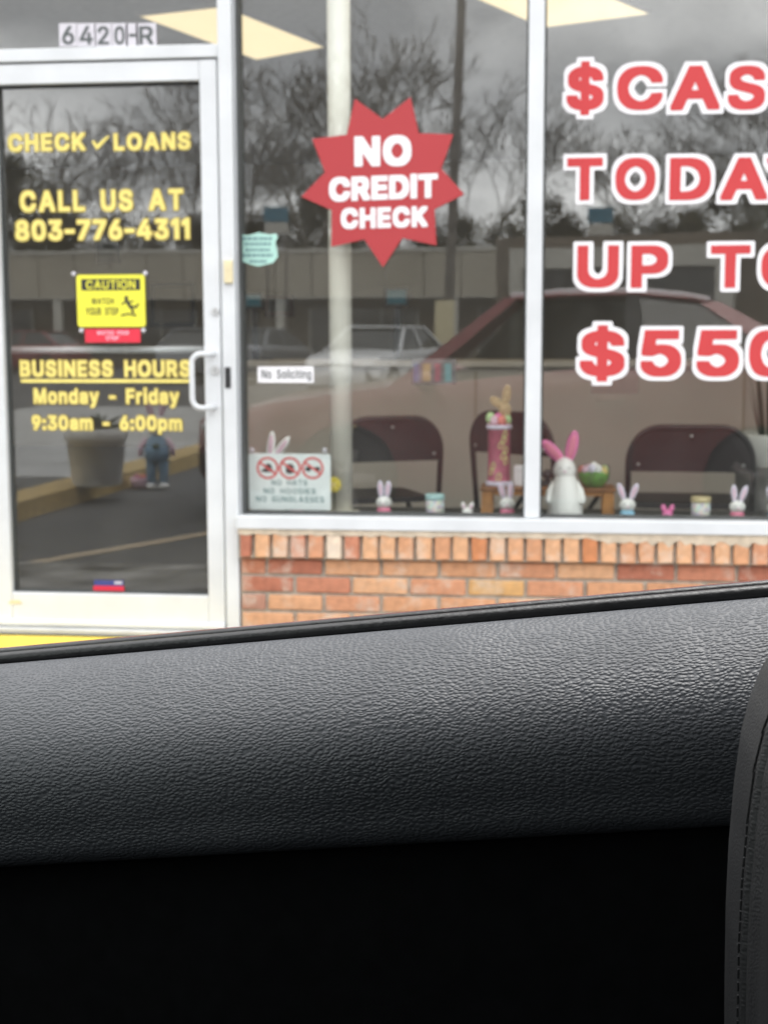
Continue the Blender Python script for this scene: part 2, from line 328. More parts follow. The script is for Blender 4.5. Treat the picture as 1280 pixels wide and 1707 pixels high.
# ---------------------------------------------------------------- mesh helpers
class MB:
    def __init__(s): s.v = []; s.f = []
    def add(s, vs, fs):
        o = len(s.v); s.v += [Vector(v) for v in vs]; s.f += [tuple(i + o for i in f) for f in fs]; return s
    def box(s, a, b, bev=0.0):
        x0, y0, z0 = (min(a[i], b[i]) for i in range(3)); x1, y1, z1 = (max(a[i], b[i]) for i in range(3))
        if bev <= 0:
            return s.add([(x0,y0,z0),(x1,y0,z0),(x1,y1,z0),(x0,y1,z0),(x0,y0,z1),(x1,y0,z1),(x1,y1,z1),(x0,y1,z1)],
                         [(0,3,2,1),(4,5,6,7),(0,1,5,4),(1,2,6,5),(2,3,7,6),(3,0,4,7)])
        bm = bmesh.new(); bmesh.ops.create_cube(bm, size=1.0)
        for v in bm.verts:
            v.co = Vector(((x0+x1)/2 + v.co.x*(x1-x0), (y0+y1)/2 + v.co.y*(y1-y0), (z0+z1)/2 + v.co.z*(z1-z0)))
        bmesh.ops.bevel(bm, geom=list(bm.edges), offset=bev, segments=1, affect='EDGES', profile=0.5)
        bm.verts.index_update()
        s.add([v.co.copy() for v in bm.verts], [[v.index for v in f.verts] for f in bm.faces]); bm.free(); return s
    def tube(s, pts, r, seg=8, cap=True):
        pts = [Vector(p) for p in pts]; n_ = len(pts)
        rs = r if isinstance(r, (list, tuple)) else [r] * n_
        vs, fs = [], []
        ref = None
        for i, p in enumerate(pts):
            t = (pts[min(i+1, n_-1)] - pts[max(i-1, 0)]).normalized()
            if ref is None:
                ref = Vector((0,0,1)) if abs(t.z) < 0.9 else Vector((1,0,0))
            a = (ref - t * ref.dot(t)).normalized(); b = t.cross(a); ref = a
            for k in range(seg):
                q = 2*math.pi*k/seg
                vs.append(p + (a*math.cos(q) + b*math.sin(q)) * rs[i])
        for i in range(n_-1):
            for k in range(seg):
                fs.append((i*seg+k, i*seg+(k+1)%seg, (i+1)*seg+(k+1)%seg, (i+1)*seg+k))
        if cap:
            fs.append(tuple(range(seg-1, -1, -1))); fs.append(tuple((n_-1)*seg+k for k in range(seg)))
        return s.add(vs, fs)
    def lathe(s, prof, c=(0,0,0), seg=20, axis='Z'):
        vs, fs = [], []
        for r_, h in prof:
            for k in range(seg):
                q = 2*math.pi*k/seg; a, b = r_*math.cos(q), r_*math.sin(q)
                v = (a, b, h) if axis == 'Z' else (a, h, b)
                vs.append((c[0]+v[0], c[1]+v[1], c[2]+v[2]))
        for i in range(len(prof)-1):
            for k in range(seg):
                f = (i*seg+k, i*seg+(k+1)%seg, (i+1)*seg+(k+1)%seg, (i+1)*seg+k)
                fs.append(f if axis == 'Z' else f[::-1])
        fs.append(tuple(range(seg-1,-1,-1))); fs.append(tuple((len(prof)-1)*seg+k for k in range(seg)))
        return s.add(vs, fs)
    def ball(s, c, r, rot=None, seg=14, rings=9, taper=0.0):
        vs, fs = [], []; c = Vector(c); rx, ry, rz = (r,)*3 if isinstance(r, (int,float)) else r
        for i in range(rings+1):
            th = math.pi*i/rings
            for k in range(seg):
                q = 2*math.pi*k/seg; zz = math.cos(th); w = math.sin(th)*(1 - taper*zz)
                v = Vector((rx*w*math.cos(q), ry*w*math.sin(q), rz*zz))
                if rot is not None: v = rot @ v
                vs.append(c + v)
        for i in range(rings):
            for k in range(seg):
                fs.append((i*seg+k, (i+1)*seg+k, (i+1)*seg+(k+1)%seg, i*seg+(k+1)%seg))
        return s.add(vs, fs)
    def prism(s, poly, y0, y1):
        """outline in x,z swept from y0 (front) to y1"""
        k = len(poly)
        vs = [(x, y0, z) for x, z in poly] + [(x, y1, z) for x, z in poly]
        return s.add(vs, [tuple(range(k)), tuple(range(2*k-1, k-1, -1))] + [(i, i+k, (i+1)%k+k, (i+1)%k) for i in range(k)])
    def build(s, name, m, parent=None, smooth=False, world=True, kind=None, label=None, cat=None, group=None, onpane=False):
        vs = s.v
        if onpane: vs = [Vector((v.x, v.y + pane_y(v.x), v.z)) for v in vs]
        if parent is not None and world:
            o_ = world_loc(parent); vs = [v - o_ for v in vs]
        base = Vector((0,0,0))
        if parent is None and world and vs:
            base = Vector((sum(v.x for v in vs)/len(vs), sum(v.y for v in vs)/len(vs), min(v.z for v in vs)))
            vs = [v - base for v in vs]
        me = bpy.data.meshes.new(name); me.from_pydata([tuple(v) for v in vs], [], s.f)
        if not onpane:
            bm = bmesh.new(); bm.from_mesh(me); bmesh.ops.recalc_face_normals(bm, faces=bm.faces); bm.to_mesh(me); bm.free()
        me.materials.append(M[m] if isinstance(m, str) else m)
        if smooth: me.polygons.foreach_set('use_smooth', [True]*len(me.polygons))
        o = bpy.data.objects.new(name, me); col.objects.link(o); o.location = base
        if parent is not None: o.parent = parent
        tag(o, label, cat, group, kind); return o
def world_loc(o):
    p = Vector((0,0,0))
    while o is not None: p += o.location; o = o.parent
    return p
def tag(o, label=None, cat=None, group=None, kind=None):
    for k, v in (('label', label), ('category', cat), ('group', group), ('kind', kind)):
        if v: o[k] = v
    return o
def thing(name, loc, label, cat, group=None, rz=0.0):
    o = bpy.data.objects.new(name, None); col.objects.link(o); o.location = loc; o.rotation_euler.z = rz
    o.empty_display_size = 0.1
    return tag(o, label, cat, group)
def copy_tree(o, parent=None):
    c = o.copy(); col.objects.link(c); c.parent = parent
    for ch in list(o.children): copy_tree(ch, c)
    return c
def rrect(x0, x1, z0, z1, r, seg=5):
    out = []
    for cx_, cz_, a0 in ((x1-r, z1-r, 0), (x0+r, z1-r, 90), (x0+r, z0+r, 180), (x1-r, z0+r, 270)):
        for k in range(seg+1):
            a = rad(a0 + 90*k/seg); out.append((cx_ + r*math.cos(a), cz_ + r*math.sin(a)))
    return out

# ---- lettering
GLYPHS = {
  ('-', 0): ["101,172 96,177 95,186 95,251 101,260 346,260 351,259 354,254 355,181 349,172"],
  ('0', 0): ["202,-23 176,-19 148,-11 118,6 90,31 67,64 52,98 41,136 32,188 30,221 32,319 39,364 51,406 70,448 88,474 114,500 146,519 182,530 239,533 281,528 314,516 338,501 361,480 384,447 403,406 414,364 421,319 423,278 422,191 414,144 397,89 384,61 368,38 342,11 309,-10 279,-19 249,-23", "217,69 234,69 258,78 277,92 293,112 303,131 314,166 320,188 325,241 325,269 320,319 303,378 289,401 271,421 252,434 228,442 196,431 179,419 161,396 151,379 141,351 132,311 128,274 128,232 132,198 141,159 150,134 162,109 179,90 196,78"],
  ('2', 0): ["51,-16 45,-8 45,52 47,61 263,294 291,336 298,352 301,372 293,401 278,420 249,436 221,441 189,431 165,412 152,391 144,351 141,346 54,345 49,352 49,392 56,426 67,452 87,481 106,498 126,511 156,524 194,531 238,533 286,526 321,514 346,496 363,479 378,459 390,434 398,404 400,381 396,328 380,284 351,242 284,165 200,76 206,73 402,72 407,62 405,-12 402,-16 396,-17"],
  ('4', 0): ["269,-16 263,-8 263,82 261,88 28,89 22,98 22,168 229,521 238,525 321,525 326,522 328,516 328,498 323,486 146,182 152,180 261,181 263,186 265,331 272,335 356,335 362,326 362,182 368,180 422,180 429,178 432,169 432,98 426,89 368,88 362,86 362,-8 358,-16"],
  ('6', 0): ["201,-23 156,-14 126,-1 108,12 86,33 67,59 54,92 47,126 45,174 51,216 63,254 96,318 234,522 242,525 334,525 340,516 338,492 229,332 232,330 282,328 308,321 334,309 352,296 370,279 389,251 405,201 407,131 404,112 398,87 381,52 368,34 350,16 328,-1 299,-13 268,-21", "218,68 231,67 249,72 276,88 298,118 308,152 308,164 303,186 294,202 278,224 252,240 226,247 192,237 167,216 152,192 143,159 151,128 165,101 188,81"],
  ('A', 0): ["4,-16 -2,-8 1,19 183,521 191,525 291,524 299,507 480,16 480,-12 472,-17 386,-17 379,-15 330,119 326,124 159,125 152,124 147,114 101,-15 94,-17", "186,216 288,215 293,218 239,378 236,374 186,222"],
  ('C', 0): ["241,-23 211,-20 176,-11 136,8 102,34 69,74 52,102 36,142 25,192 22,241 25,316 34,361 54,409 76,444 89,460 110,481 136,501 171,518 218,530 279,533 331,528 372,514 396,503 422,483 446,459 468,428 478,406 491,359 490,336 482,332 396,332 390,338 385,356 364,391 344,410 326,422 299,433 271,438 251,436 222,428 189,408 160,379 144,352 131,318 123,278 123,231 132,188 142,159 159,131 190,99 226,80 259,72 281,72 316,82 353,106 374,132 384,152 390,171 396,176 486,176 491,169 491,149 478,101 456,62 436,37 402,11 376,-4 334,-18 304,-23"],
  ('D', 0): ["48,-16 43,-12 42,-4 43,521 46,524 52,525 274,523 326,513 371,493 398,473 421,450 433,434 451,402 466,366 476,318 480,272 480,232 476,192 466,144 450,104 429,71 397,36 368,16 329,-2 288,-13 242,-17", "146,74 201,73 241,77 271,84 302,97 328,115 340,129 359,159 366,176 376,216 380,246 378,286 366,334 348,372 330,392 308,409 276,424 239,433 216,435 149,435 144,432 143,81"],
  ('E', 0): ["48,-16 43,-12 42,-4 43,521 46,524 52,525 386,524 390,516 390,446 389,439 384,435 151,435 144,432 143,311 146,304 368,303 373,294 373,224 372,216 366,212 146,211 143,204 143,81 144,76 149,73 388,73 393,64 392,-12 389,-16 382,-17"],
  ('G', 0): ["242,-23 211,-20 171,-10 139,5 105,31 73,66 51,104 36,142 29,172 22,234 23,304 34,361 51,406 72,441 102,476 136,501 169,518 204,528 252,533 299,532 352,521 379,510 404,496 439,467 463,436 479,404 491,364 491,337 488,333 482,332 394,333 390,338 373,374 361,391 348,405 326,421 286,436 269,438 251,436 222,428 202,418 175,398 157,376 143,351 131,318 123,278 123,231 132,188 143,158 158,132 177,111 198,94 229,79 258,72 282,72 316,81 331,88 348,101 366,119 379,138 388,158 393,179 388,182 269,183 265,191 265,264 268,271 274,273 492,272 497,262 495,164 484,112 469,78 446,46 418,19 392,2 362,-10 328,-19 292,-23"],
  ('H', 0): ["48,-16 43,-12 42,-4 42,512 44,522 51,525 134,525 142,521 143,312 146,306 364,305 371,306 373,311 375,521 382,525 471,524 475,512 475,-4 473,-14 466,-17 382,-17 375,-12 373,208 371,214 151,215 146,214 143,209 142,-12 134,-17"],
  ('I', 0): ["48,-16 43,-12 42,-6 42,529 44,534 49,537 141,536 145,532 147,526 146,-9 144,-14 139,-17"],
  ('L', 0): ["48,-16 43,-12 42,-6 42,518 44,523 49,525 138,525 142,521 143,514 144,76 151,73 374,73 380,64 380,-9 376,-16 371,-17"],
  ('N', 0): ["48,-16 43,-12 42,-4 42,512 44,522 54,525 146,525 153,522 378,172 380,181 381,519 384,524 389,525 478,524 482,512 482,-4 479,-14 469,-17 378,-17 370,-14 144,342 142,338 143,-11 136,-17"],
  ('O', 0): ["241,-23 211,-20 176,-11 136,8 102,34 69,74 52,102 36,142 25,192 22,241 25,316 34,361 54,409 76,444 89,460 110,481 134,500 171,518 218,530 259,533 316,530 362,518 401,499 430,476 451,452 481,408 499,359 508,318 512,264 508,191 498,144 482,102 454,59 428,30 399,9 358,-11 324,-20 291,-23", "250,72 281,72 311,81 336,94 366,120 389,154 401,186 410,224 412,252 410,282 401,322 390,352 375,378 356,399 332,417 309,429 268,438 239,433 201,417 177,399 160,379 144,352 131,318 124,279 122,254 124,229 131,191 142,159 157,134 177,111 198,94 228,79"],
  ('P', 0): ["48,-16 43,-12 42,-4 43,521 51,525 264,525 319,516 348,503 372,486 396,461 409,439 424,392 427,376 426,316 418,278 406,249 390,226 369,205 346,190 316,177 274,170 146,169 143,162 142,-12 134,-17", "146,259 241,260 266,266 296,282 306,292 315,308 325,341 321,372 308,399 292,415 281,423 242,434 146,434 143,426 143,266"],
  ('R', 0): ["48,-16 43,-12 42,-4 43,521 51,525 266,525 314,518 349,505 371,490 392,470 407,448 415,429 421,412 426,382 427,326 419,284 404,252 387,229 369,214 349,201 347,196 445,14 445,-12 438,-17 344,-17 338,-15 231,180 151,182 146,181 143,176 142,-12 134,-17", "146,272 232,272 249,274 271,279 299,294 316,314 326,351 321,379 308,404 284,423 241,435 146,434 143,426 143,279"],
  ('S', 0): ["182,-24 142,-18 117,-9 86,7 62,27 36,64 25,94 20,121 20,144 22,151 29,153 119,152 123,148 132,114 144,99 164,83 181,76 222,67 251,70 268,76 299,94 312,107 322,122 326,138 323,151 316,162 306,173 281,188 141,232 99,251 75,269 51,298 37,331 33,362 35,409 45,439 62,468 79,486 121,514 149,524 186,531 219,533 269,531 304,524 331,515 361,496 386,473 406,442 416,416 420,386 418,364 411,362 324,362 319,368 314,388 308,399 286,421 262,433 238,440 218,440 185,432 169,424 153,412 141,396 136,381 135,372 139,361 158,340 184,325 229,309 326,281 358,265 377,252 406,221 414,209 421,191 427,158 425,102 418,79 411,64 388,29 364,9 338,-6 311,-16 279,-23"],
  ('T', 0): ["181,-16 176,-12 175,-6 174,432 169,435 18,436 13,446 15,521 18,524 24,525 430,524 434,519 435,512 435,444 431,436 281,435 276,432 275,-9 272,-14 268,-17"],
  ('U', 0): ["236,-24 208,-23 171,-14 142,-3 122,9 87,39 69,64 52,98 45,126 42,158 42,519 46,524 51,525 132,525 140,521 142,194 144,171 149,149 158,128 169,111 199,87 219,77 242,71 269,70 302,79 318,86 336,98 359,127 373,168 375,189 376,521 384,525 470,524 475,514 475,154 471,124 462,92 448,62 431,40 404,15 378,-2 348,-14 311,-23"],
  ('W', 0): ["142,-16 138,-12 134,-2 1,486 -2,512 1,523 8,525 91,525 96,524 100,519 192,166 196,171 282,501 291,524 389,525 397,521 489,172 492,166 585,519 589,524 594,525 679,525 686,523 688,501 684,482 551,-2 546,-14 539,-17 446,-17 438,-12 346,326 342,331 247,-12 239,-17"],
  ('Y', 0): ["191,-16 186,-12 185,-6 184,196 2,489 -2,499 0,521 8,525 101,525 108,523 236,315 243,322 364,523 372,525 468,524 472,514 471,496 469,489 288,197 285,-12 278,-17"],
  ('c', 0): ["188,-24 159,-21 138,-16 104,-2 77,19 56,42 34,82 26,104 19,139 15,182 19,238 27,276 49,322 65,344 99,374 129,390 158,398 248,400 281,392 311,378 332,363 348,348 366,322 378,296 380,286 379,264 366,257 319,246 291,245 286,249 273,274 259,290 231,306 201,312 175,302 159,292 147,281 125,242 115,186 120,151 126,129 139,106 159,84 178,72 201,65 228,69 254,82 271,99 286,129 292,133 321,133 376,119 381,111 381,91 370,61 356,39 335,16 308,-4 281,-16 261,-21 228,-25"],
  ('g', 0): ["191,-168 142,-163 122,-158 99,-149 81,-138 55,-114 41,-97 34,-81 33,-61 36,-54 84,-26 112,-25 121,-30 141,-53 169,-71 204,-80 222,-78 244,-71 262,-61 280,-44 289,-22 293,11 289,13 266,-1 236,-10 171,-12 151,-10 124,-3 98,11 74,27 54,51 37,78 24,111 19,138 15,202 17,236 26,278 38,308 62,344 97,378 124,391 162,400 231,400 264,391 292,375 296,389 301,395 384,395 389,391 390,384 390,-31 388,-52 381,-79 366,-106 353,-121 331,-139 309,-151 278,-161 248,-166", "200,78 208,77 231,83 249,92 262,103 283,136 289,158 293,182 293,204 289,226 283,249 273,269 263,282 248,296 229,306 208,312 196,311 178,305 159,294 145,281 135,266 125,244 120,229 115,194 121,154 137,116 161,92 179,82"],
  ('i', 0): ["48,-16 43,-12 42,-6 42,389 44,394 49,397 134,396 139,392 140,386 140,-9 138,-14 132,-17", "48,462 43,466 42,472 42,551 44,559 54,562 131,562 138,559 140,548 140,472 138,464 131,462"],
  ('l', 0): ["48,-16 43,-12 42,-4 42,539 44,544 49,547 132,547 138,544 140,536 140,-9 138,-14 132,-17"],
  ('n', 0): ["41,-16 36,-12 35,-4 35,382 37,392 44,395 124,395 129,391 132,377 161,391 184,398 262,400 291,393 314,383 337,364 358,336 368,311 373,284 375,262 375,-4 373,-14 366,-17 288,-17 280,-12 278,219 274,252 266,276 249,295 229,306 206,310 181,303 162,291 144,269 136,248 132,212 130,-12 122,-17"],
  ('o', 0): ["188,-24 159,-21 138,-16 104,-2 77,19 56,42 34,82 26,104 19,139 15,182 19,238 27,276 49,322 65,344 99,374 129,390 158,398 176,400 258,398 286,390 320,372 339,357 353,341 374,309 389,271 398,231 400,192 398,144 389,104 376,71 358,41 334,15 314,0 278,-16 242,-23", "198,66 214,65 238,72 256,84 271,98 281,112 289,131 300,176 300,199 296,222 279,266 256,293 238,304 214,312 199,311 181,305 159,293 147,281 126,244 115,189 120,151 126,131 139,106 164,80 178,72"],
  ('t', 0): ["139,-19 122,-18 96,-8 76,6 58,31 49,58 47,78 46,306 41,310 -6,310 -11,318 -12,384 -9,392 -2,395 41,395 46,398 47,479 52,488 141,487 145,479 146,397 151,395 214,395 219,393 221,388 222,321 219,312 212,310 151,310 145,306 145,98 151,79 162,71 172,68 212,70 219,66 231,14 231,-8 226,-15 206,-20"],
  ('-', 1): ["114,159 91,161 84,172 83,258 86,266 91,271 119,273 331,273 358,271 365,264 367,174 364,166 359,161 329,158"],
  ('0', 1): ["218,-36 169,-31 134,-21 109,-6 86,15 57,52 37,102 24,158 18,211 18,298 27,371 37,408 57,454 75,481 106,511 136,530 174,541 228,546 279,541 320,529 346,512 368,493 378,483 394,458 413,418 426,369 433,324 435,219 433,184 426,139 414,96 396,53 378,28 348,-3 314,-23 286,-31", "220,82 228,81 241,86 265,101 278,116 289,134 299,161 308,192 313,248 308,312 301,342 291,371 278,393 263,409 247,421 228,428 206,421 191,410 176,393 165,374 149,331 140,268 140,239 145,194 162,141 174,118 186,103 202,91"],
  ('1', 1): ["191,-29 168,-27 162,-22 160,-14 159,369 154,370 114,345 72,345 65,348 60,359 60,456 64,464 70,471 181,547 211,550 279,548 286,542 288,532 288,-16 285,-24 278,-28"],
  ('3', 1): ["201,-36 162,-33 112,-19 84,-6 52,22 30,54 19,82 13,116 13,146 16,154 22,160 48,162 104,162 132,159 138,152 145,126 158,106 181,91 219,80 252,90 268,97 278,106 293,128 297,148 289,171 280,184 270,194 251,206 204,218 138,220 130,224 127,236 128,321 212,419 206,422 76,422 46,425 40,438 41,528 49,536 76,538 364,538 392,536 399,531 402,522 400,439 297,318 334,303 359,288 392,255 411,221 421,189 423,162 421,108 412,69 401,48 382,21 354,-2 332,-16 276,-33 232,-37"],
  ('4', 1): ["282,-29 259,-28 253,-19 252,69 249,74 44,75 18,78 12,82 10,91 10,172 12,182 216,528 228,537 306,538 331,536 338,531 340,522 340,498 338,484 260,349 266,347 339,348 368,344 373,331 374,196 379,193 434,191 441,186 443,178 442,84 434,77 379,75 374,73 373,-14 370,-24 364,-28 339,-30", "171,194 244,193 251,196 251,330 248,329 242,321 177,211 170,198"],
  ('6', 1): ["216,-36 178,-33 141,-24 119,-14 100,-1 71,29 55,52 44,81 37,108 33,148 36,208 52,264 84,326 223,531 231,536 256,538 342,536 348,532 351,524 352,492 349,484 255,346 259,342 291,340 311,334 339,323 362,307 391,274 406,244 416,208 418,124 416,106 408,78 396,49 380,26 352,-1 329,-16 292,-29 258,-35", "222,81 242,85 270,102 288,129 296,158 293,174 286,189 268,214 246,228 226,234 199,224 178,208 166,189 157,161 161,139 177,109 196,92"],
  ('7', 1): ["98,-29 76,-28 69,-22 67,-11 69,24 268,419 262,422 68,422 39,424 34,429 32,438 32,521 34,531 41,536 68,538 384,538 414,536 419,531 422,522 422,436 419,426 195,-19 189,-26 184,-28"],
  ('8', 1): ["208,-36 168,-33 141,-28 112,-17 91,-5 62,19 46,39 34,61 23,94 22,156 24,176 38,221 56,248 75,269 53,304 44,334 40,361 42,418 51,452 62,474 92,506 121,525 146,536 179,543 226,546 274,543 306,536 326,528 349,514 378,488 402,451 412,404 410,339 400,306 376,269 406,234 424,198 432,151 430,102 420,62 408,41 388,17 362,-4 340,-18 309,-28 264,-35", "224,79 261,88 281,101 294,114 304,139 295,162 284,178 259,195 226,205 194,195 171,180 159,166 148,139 156,116 169,102 191,88", "217,322 236,322 263,336 278,352 287,374 281,392 268,411 252,420 228,429 202,422 182,409 168,388 165,378 169,362 182,342 198,331"],
  ('9', 1): ["131,-29 109,-28 102,-22 100,-12 101,21 198,164 194,166 164,169 142,174 116,185 88,204 72,221 56,244 42,276 35,309 33,369 35,396 42,426 57,459 81,492 98,508 138,531 172,541 226,546 279,541 308,534 342,516 376,487 396,458 408,432 418,382 418,314 412,279 400,244 368,182 229,-22 219,-28", "222,276 241,278 256,286 272,298 289,324 296,351 290,374 274,402 254,419 226,429 199,419 179,403 163,376 157,352 164,324 177,302 198,286"],
  (':', 1): ["82,-33 61,-31 51,-28 26,-4 20,19 20,66 25,82 29,89 45,106 59,113 96,117 132,113 142,108 156,97 168,76 172,52 172,24 168,6 156,-14 139,-28 128,-32", "82,242 61,244 51,248 33,262 25,274 20,296 20,341 25,358 40,378 59,388 96,392 132,388 154,375 168,351 172,328 172,299 168,281 154,258 132,245"],
  ('A', 1): ["18,-29 -4,-28 -11,-22 -13,-14 -13,21 172,531 179,536 206,538 271,538 299,536 304,531 309,519 490,28 493,14 493,-14 491,-22 484,-28 458,-30 399,-30 371,-26 365,-19 317,111 168,112 161,110 157,102 115,-19 111,-25 106,-28 81,-30", "205,229 269,228 275,231 239,333 236,329 206,239"],
  ('B', 1): ["61,-29 38,-27 32,-22 30,-14 30,519 32,531 39,536 66,538 259,538 301,535 326,530 352,519 376,503 408,468 418,444 426,414 428,352 426,331 416,299 395,269 420,242 430,226 440,206 446,178 448,151 446,94 430,48 416,28 391,2 368,-10 336,-21 306,-27 256,-30", "157,88 244,87 284,95 303,106 313,116 323,134 321,146 311,164 299,178 284,189 268,196 239,202 158,201 155,192 155,94", "157,316 231,315 264,324 282,335 296,352 303,371 298,388 288,402 274,411 244,421 158,421 155,412 155,321"],
  ('C', 1): ["256,-36 202,-31 159,-20 126,-3 102,15 65,54 41,92 22,142 13,188 10,231 10,278 14,322 26,378 42,418 64,452 78,469 102,492 127,512 161,529 209,541 268,546 339,540 362,533 402,515 432,494 459,466 487,421 503,366 503,331 499,324 492,320 416,318 388,320 379,328 373,348 351,384 334,399 309,415 278,424 262,425 232,417 209,404 182,383 171,369 156,346 142,311 135,272 135,238 142,199 153,169 169,141 188,120 208,105 236,91 269,83 309,95 346,119 369,152 379,181 388,188 466,190 496,188 501,183 503,176 503,146 498,119 488,89 468,54 446,27 411,-1 385,-16 344,-29 312,-35"],
  ('E', 1): ["61,-29 38,-27 32,-22 30,-14 30,519 32,531 39,536 66,538 364,538 394,536 400,529 402,518 402,438 399,429 394,424 366,422 162,422 156,419 155,324 157,318 349,317 378,314 383,309 385,301 385,218 382,206 374,200 158,198 155,192 155,94 156,89 161,87 369,87 398,84 403,79 405,71 405,-12 403,-22 396,-28 369,-30"],
  ('F', 1): ["61,-29 38,-27 32,-22 30,-14 30,519 32,531 39,536 66,538 361,538 391,536 397,529 398,518 398,438 396,429 391,424 362,422 161,422 157,421 155,416 155,316 157,309 341,308 369,306 374,301 377,292 377,209 374,199 368,194 341,192 157,191 155,184 153,-21 149,-26 144,-28"],
  ('H', 1): ["61,-29 38,-27 32,-22 30,-14 30,519 34,532 39,536 64,538 119,538 146,536 153,531 155,521 155,326 157,319 354,318 359,319 362,324 362,521 364,531 371,536 398,538 452,538 481,535 485,529 487,519 487,-11 483,-24 478,-28 452,-30 398,-30 371,-28 364,-22 362,-12 362,194 359,201 162,202 157,201 155,196 153,-21 149,-26 144,-28"],
  ('I', 1): ["61,-29 38,-27 32,-22 30,-14 30,536 34,544 41,548 121,550 149,548 156,542 158,532 158,-16 155,-24 148,-28"],
  ('K', 1): ["61,-29 38,-27 32,-22 30,-14 30,519 34,532 39,536 64,538 119,538 146,536 152,531 155,521 155,348 158,341 339,535 369,538 438,538 471,535 477,522 477,492 473,482 308,305 291,284 474,28 478,12 478,-14 475,-24 469,-28 442,-30 378,-30 348,-26 194,184 177,169 155,144 155,-12 152,-23 144,-28"],
  ('L', 1): ["61,-29 38,-27 32,-22 30,-14 30,524 34,532 41,537 118,538 146,536 153,531 155,521 156,89 162,87 356,87 384,84 389,79 392,71 391,-16 384,-27 358,-30"],
  ('M', 1): ["61,-29 38,-27 32,-22 30,-14 30,519 34,533 39,536 64,538 146,538 174,536 180,532 314,190 318,194 449,532 454,536 481,538 562,538 593,534 598,519 598,-11 594,-25 589,-28 564,-30 509,-30 482,-28 476,-22 473,-12 473,221 471,230 370,-22 362,-28 338,-30 262,-27 254,-14 154,233 152,224 150,-21 146,-26 141,-28"],
  ('N', 1): ["61,-29 38,-27 32,-22 30,-14 30,519 34,532 39,536 68,538 132,538 158,536 162,533 366,217 368,226 368,519 370,529 378,536 402,538 459,538 488,535 492,529 493,519 493,-11 490,-24 484,-28 456,-30 391,-30 366,-28 361,-25 158,291 155,282 154,-18 151,-25 144,-28"],
  ('O', 1): ["256,-36 202,-31 159,-20 126,-3 102,15 65,54 41,92 22,142 13,188 10,231 10,278 14,322 26,378 42,418 64,452 78,469 102,492 127,512 161,529 209,541 268,546 324,541 372,529 409,511 439,487 463,461 493,416 511,366 520,322 523,232 520,184 509,138 501,114 493,92 478,68 447,29 408,-2 369,-22 332,-31 276,-37", "258,84 272,84 304,93 328,106 353,128 364,141 381,171 391,199 398,234 398,274 391,309 379,342 364,368 344,390 326,404 301,418 269,425 248,421 218,410 202,401 180,381 171,369 152,338 142,311 135,269 135,238 142,198 152,171 167,146 185,122 206,106 236,91"],
  ('R', 1): ["61,-29 38,-27 32,-22 30,-14 30,519 32,531 39,536 66,538 251,538 304,533 329,528 356,518 379,501 406,476 426,439 436,402 438,316 430,274 417,246 405,228 379,204 367,196 365,191 457,22 458,-12 456,-22 449,-28 422,-30 359,-30 329,-26 321,-18 223,166 216,168 162,168 157,168 155,162 155,-12 153,-22 144,-28", "157,286 241,285 262,291 291,305 306,324 313,349 308,376 298,394 276,411 239,421 157,421 155,412 155,292"],
  ('S', 1): ["198,-38 142,-31 109,-21 78,-4 52,18 25,56 12,91 8,116 8,151 11,159 18,165 42,167 99,167 127,164 133,158 143,124 152,110 172,95 188,88 224,79 262,88 289,104 300,114 309,129 312,142 298,161 272,176 132,221 91,240 66,258 39,289 26,324 22,356 24,416 34,449 50,476 71,498 112,525 141,536 179,543 228,546 278,543 312,536 344,524 379,500 405,472 419,449 428,421 432,369 428,354 422,350 396,348 314,351 309,356 302,381 291,398 278,409 258,420 228,428 196,422 172,409 164,402 154,389 149,379 149,372 154,364 166,352 192,336 238,321 334,293 368,276 386,263 418,229 424,219 433,196 438,162 436,96 428,66 414,41 396,17 366,-7 319,-28 288,-35 246,-38"],
  ('T', 1): ["194,-29 171,-27 166,-22 163,-14 163,419 156,422 38,422 8,425 2,439 3,529 11,536 38,538 409,538 439,536 444,531 447,521 447,438 441,425 412,422 294,422 287,419 286,-16 283,-24 278,-28"],
  ('U', 1): ["251,-38 191,-33 159,-25 128,-11 102,5 76,30 57,56 42,86 34,119 30,151 30,519 32,529 39,536 66,538 142,537 151,531 153,521 153,202 156,176 161,156 170,136 180,121 192,109 211,96 228,89 261,82 294,91 309,97 327,109 348,136 361,174 363,198 363,521 366,531 372,536 398,538 451,538 479,536 484,531 487,521 487,148 483,118 473,81 459,54 442,32 412,4 386,-14 356,-26 319,-35"],
  ('a', 1): ["144,-38 92,-31 69,-23 42,-5 24,16 10,41 2,66 0,131 6,163 15,184 25,198 39,211 66,227 96,238 121,243 231,259 239,262 241,268 235,279 221,291 201,299 191,300 171,293 150,281 122,247 72,247 24,261 16,265 12,276 12,312 24,338 37,356 52,372 76,389 108,403 138,410 176,413 228,412 274,404 308,389 336,365 353,338 363,306 367,278 366,-18 362,-25 356,-28 282,-30 256,-28 248,-24 209,-35 171,-38", "162,78 171,76 189,80 219,97 236,119 243,136 243,144 199,140 166,133 134,118 126,106 129,98 142,86"],
  ('d', 1): ["188,-38 142,-34 116,-26 86,-11 60,11 44,31 27,59 12,102 5,138 3,172 5,239 12,276 19,296 36,334 54,358 88,388 112,402 141,410 181,413 241,411 278,401 281,402 282,522 288,535 318,538 394,536 399,531 402,521 402,-11 400,-21 392,-28 364,-30 294,-28 282,-21 244,-35", "200,79 208,79 222,84 242,96 251,104 262,119 269,136 276,156 280,181 276,222 270,242 261,259 241,283 222,294 204,299 186,294 171,284 158,273 147,259 137,239 132,222 128,189 132,156 148,119 169,94 184,84"],
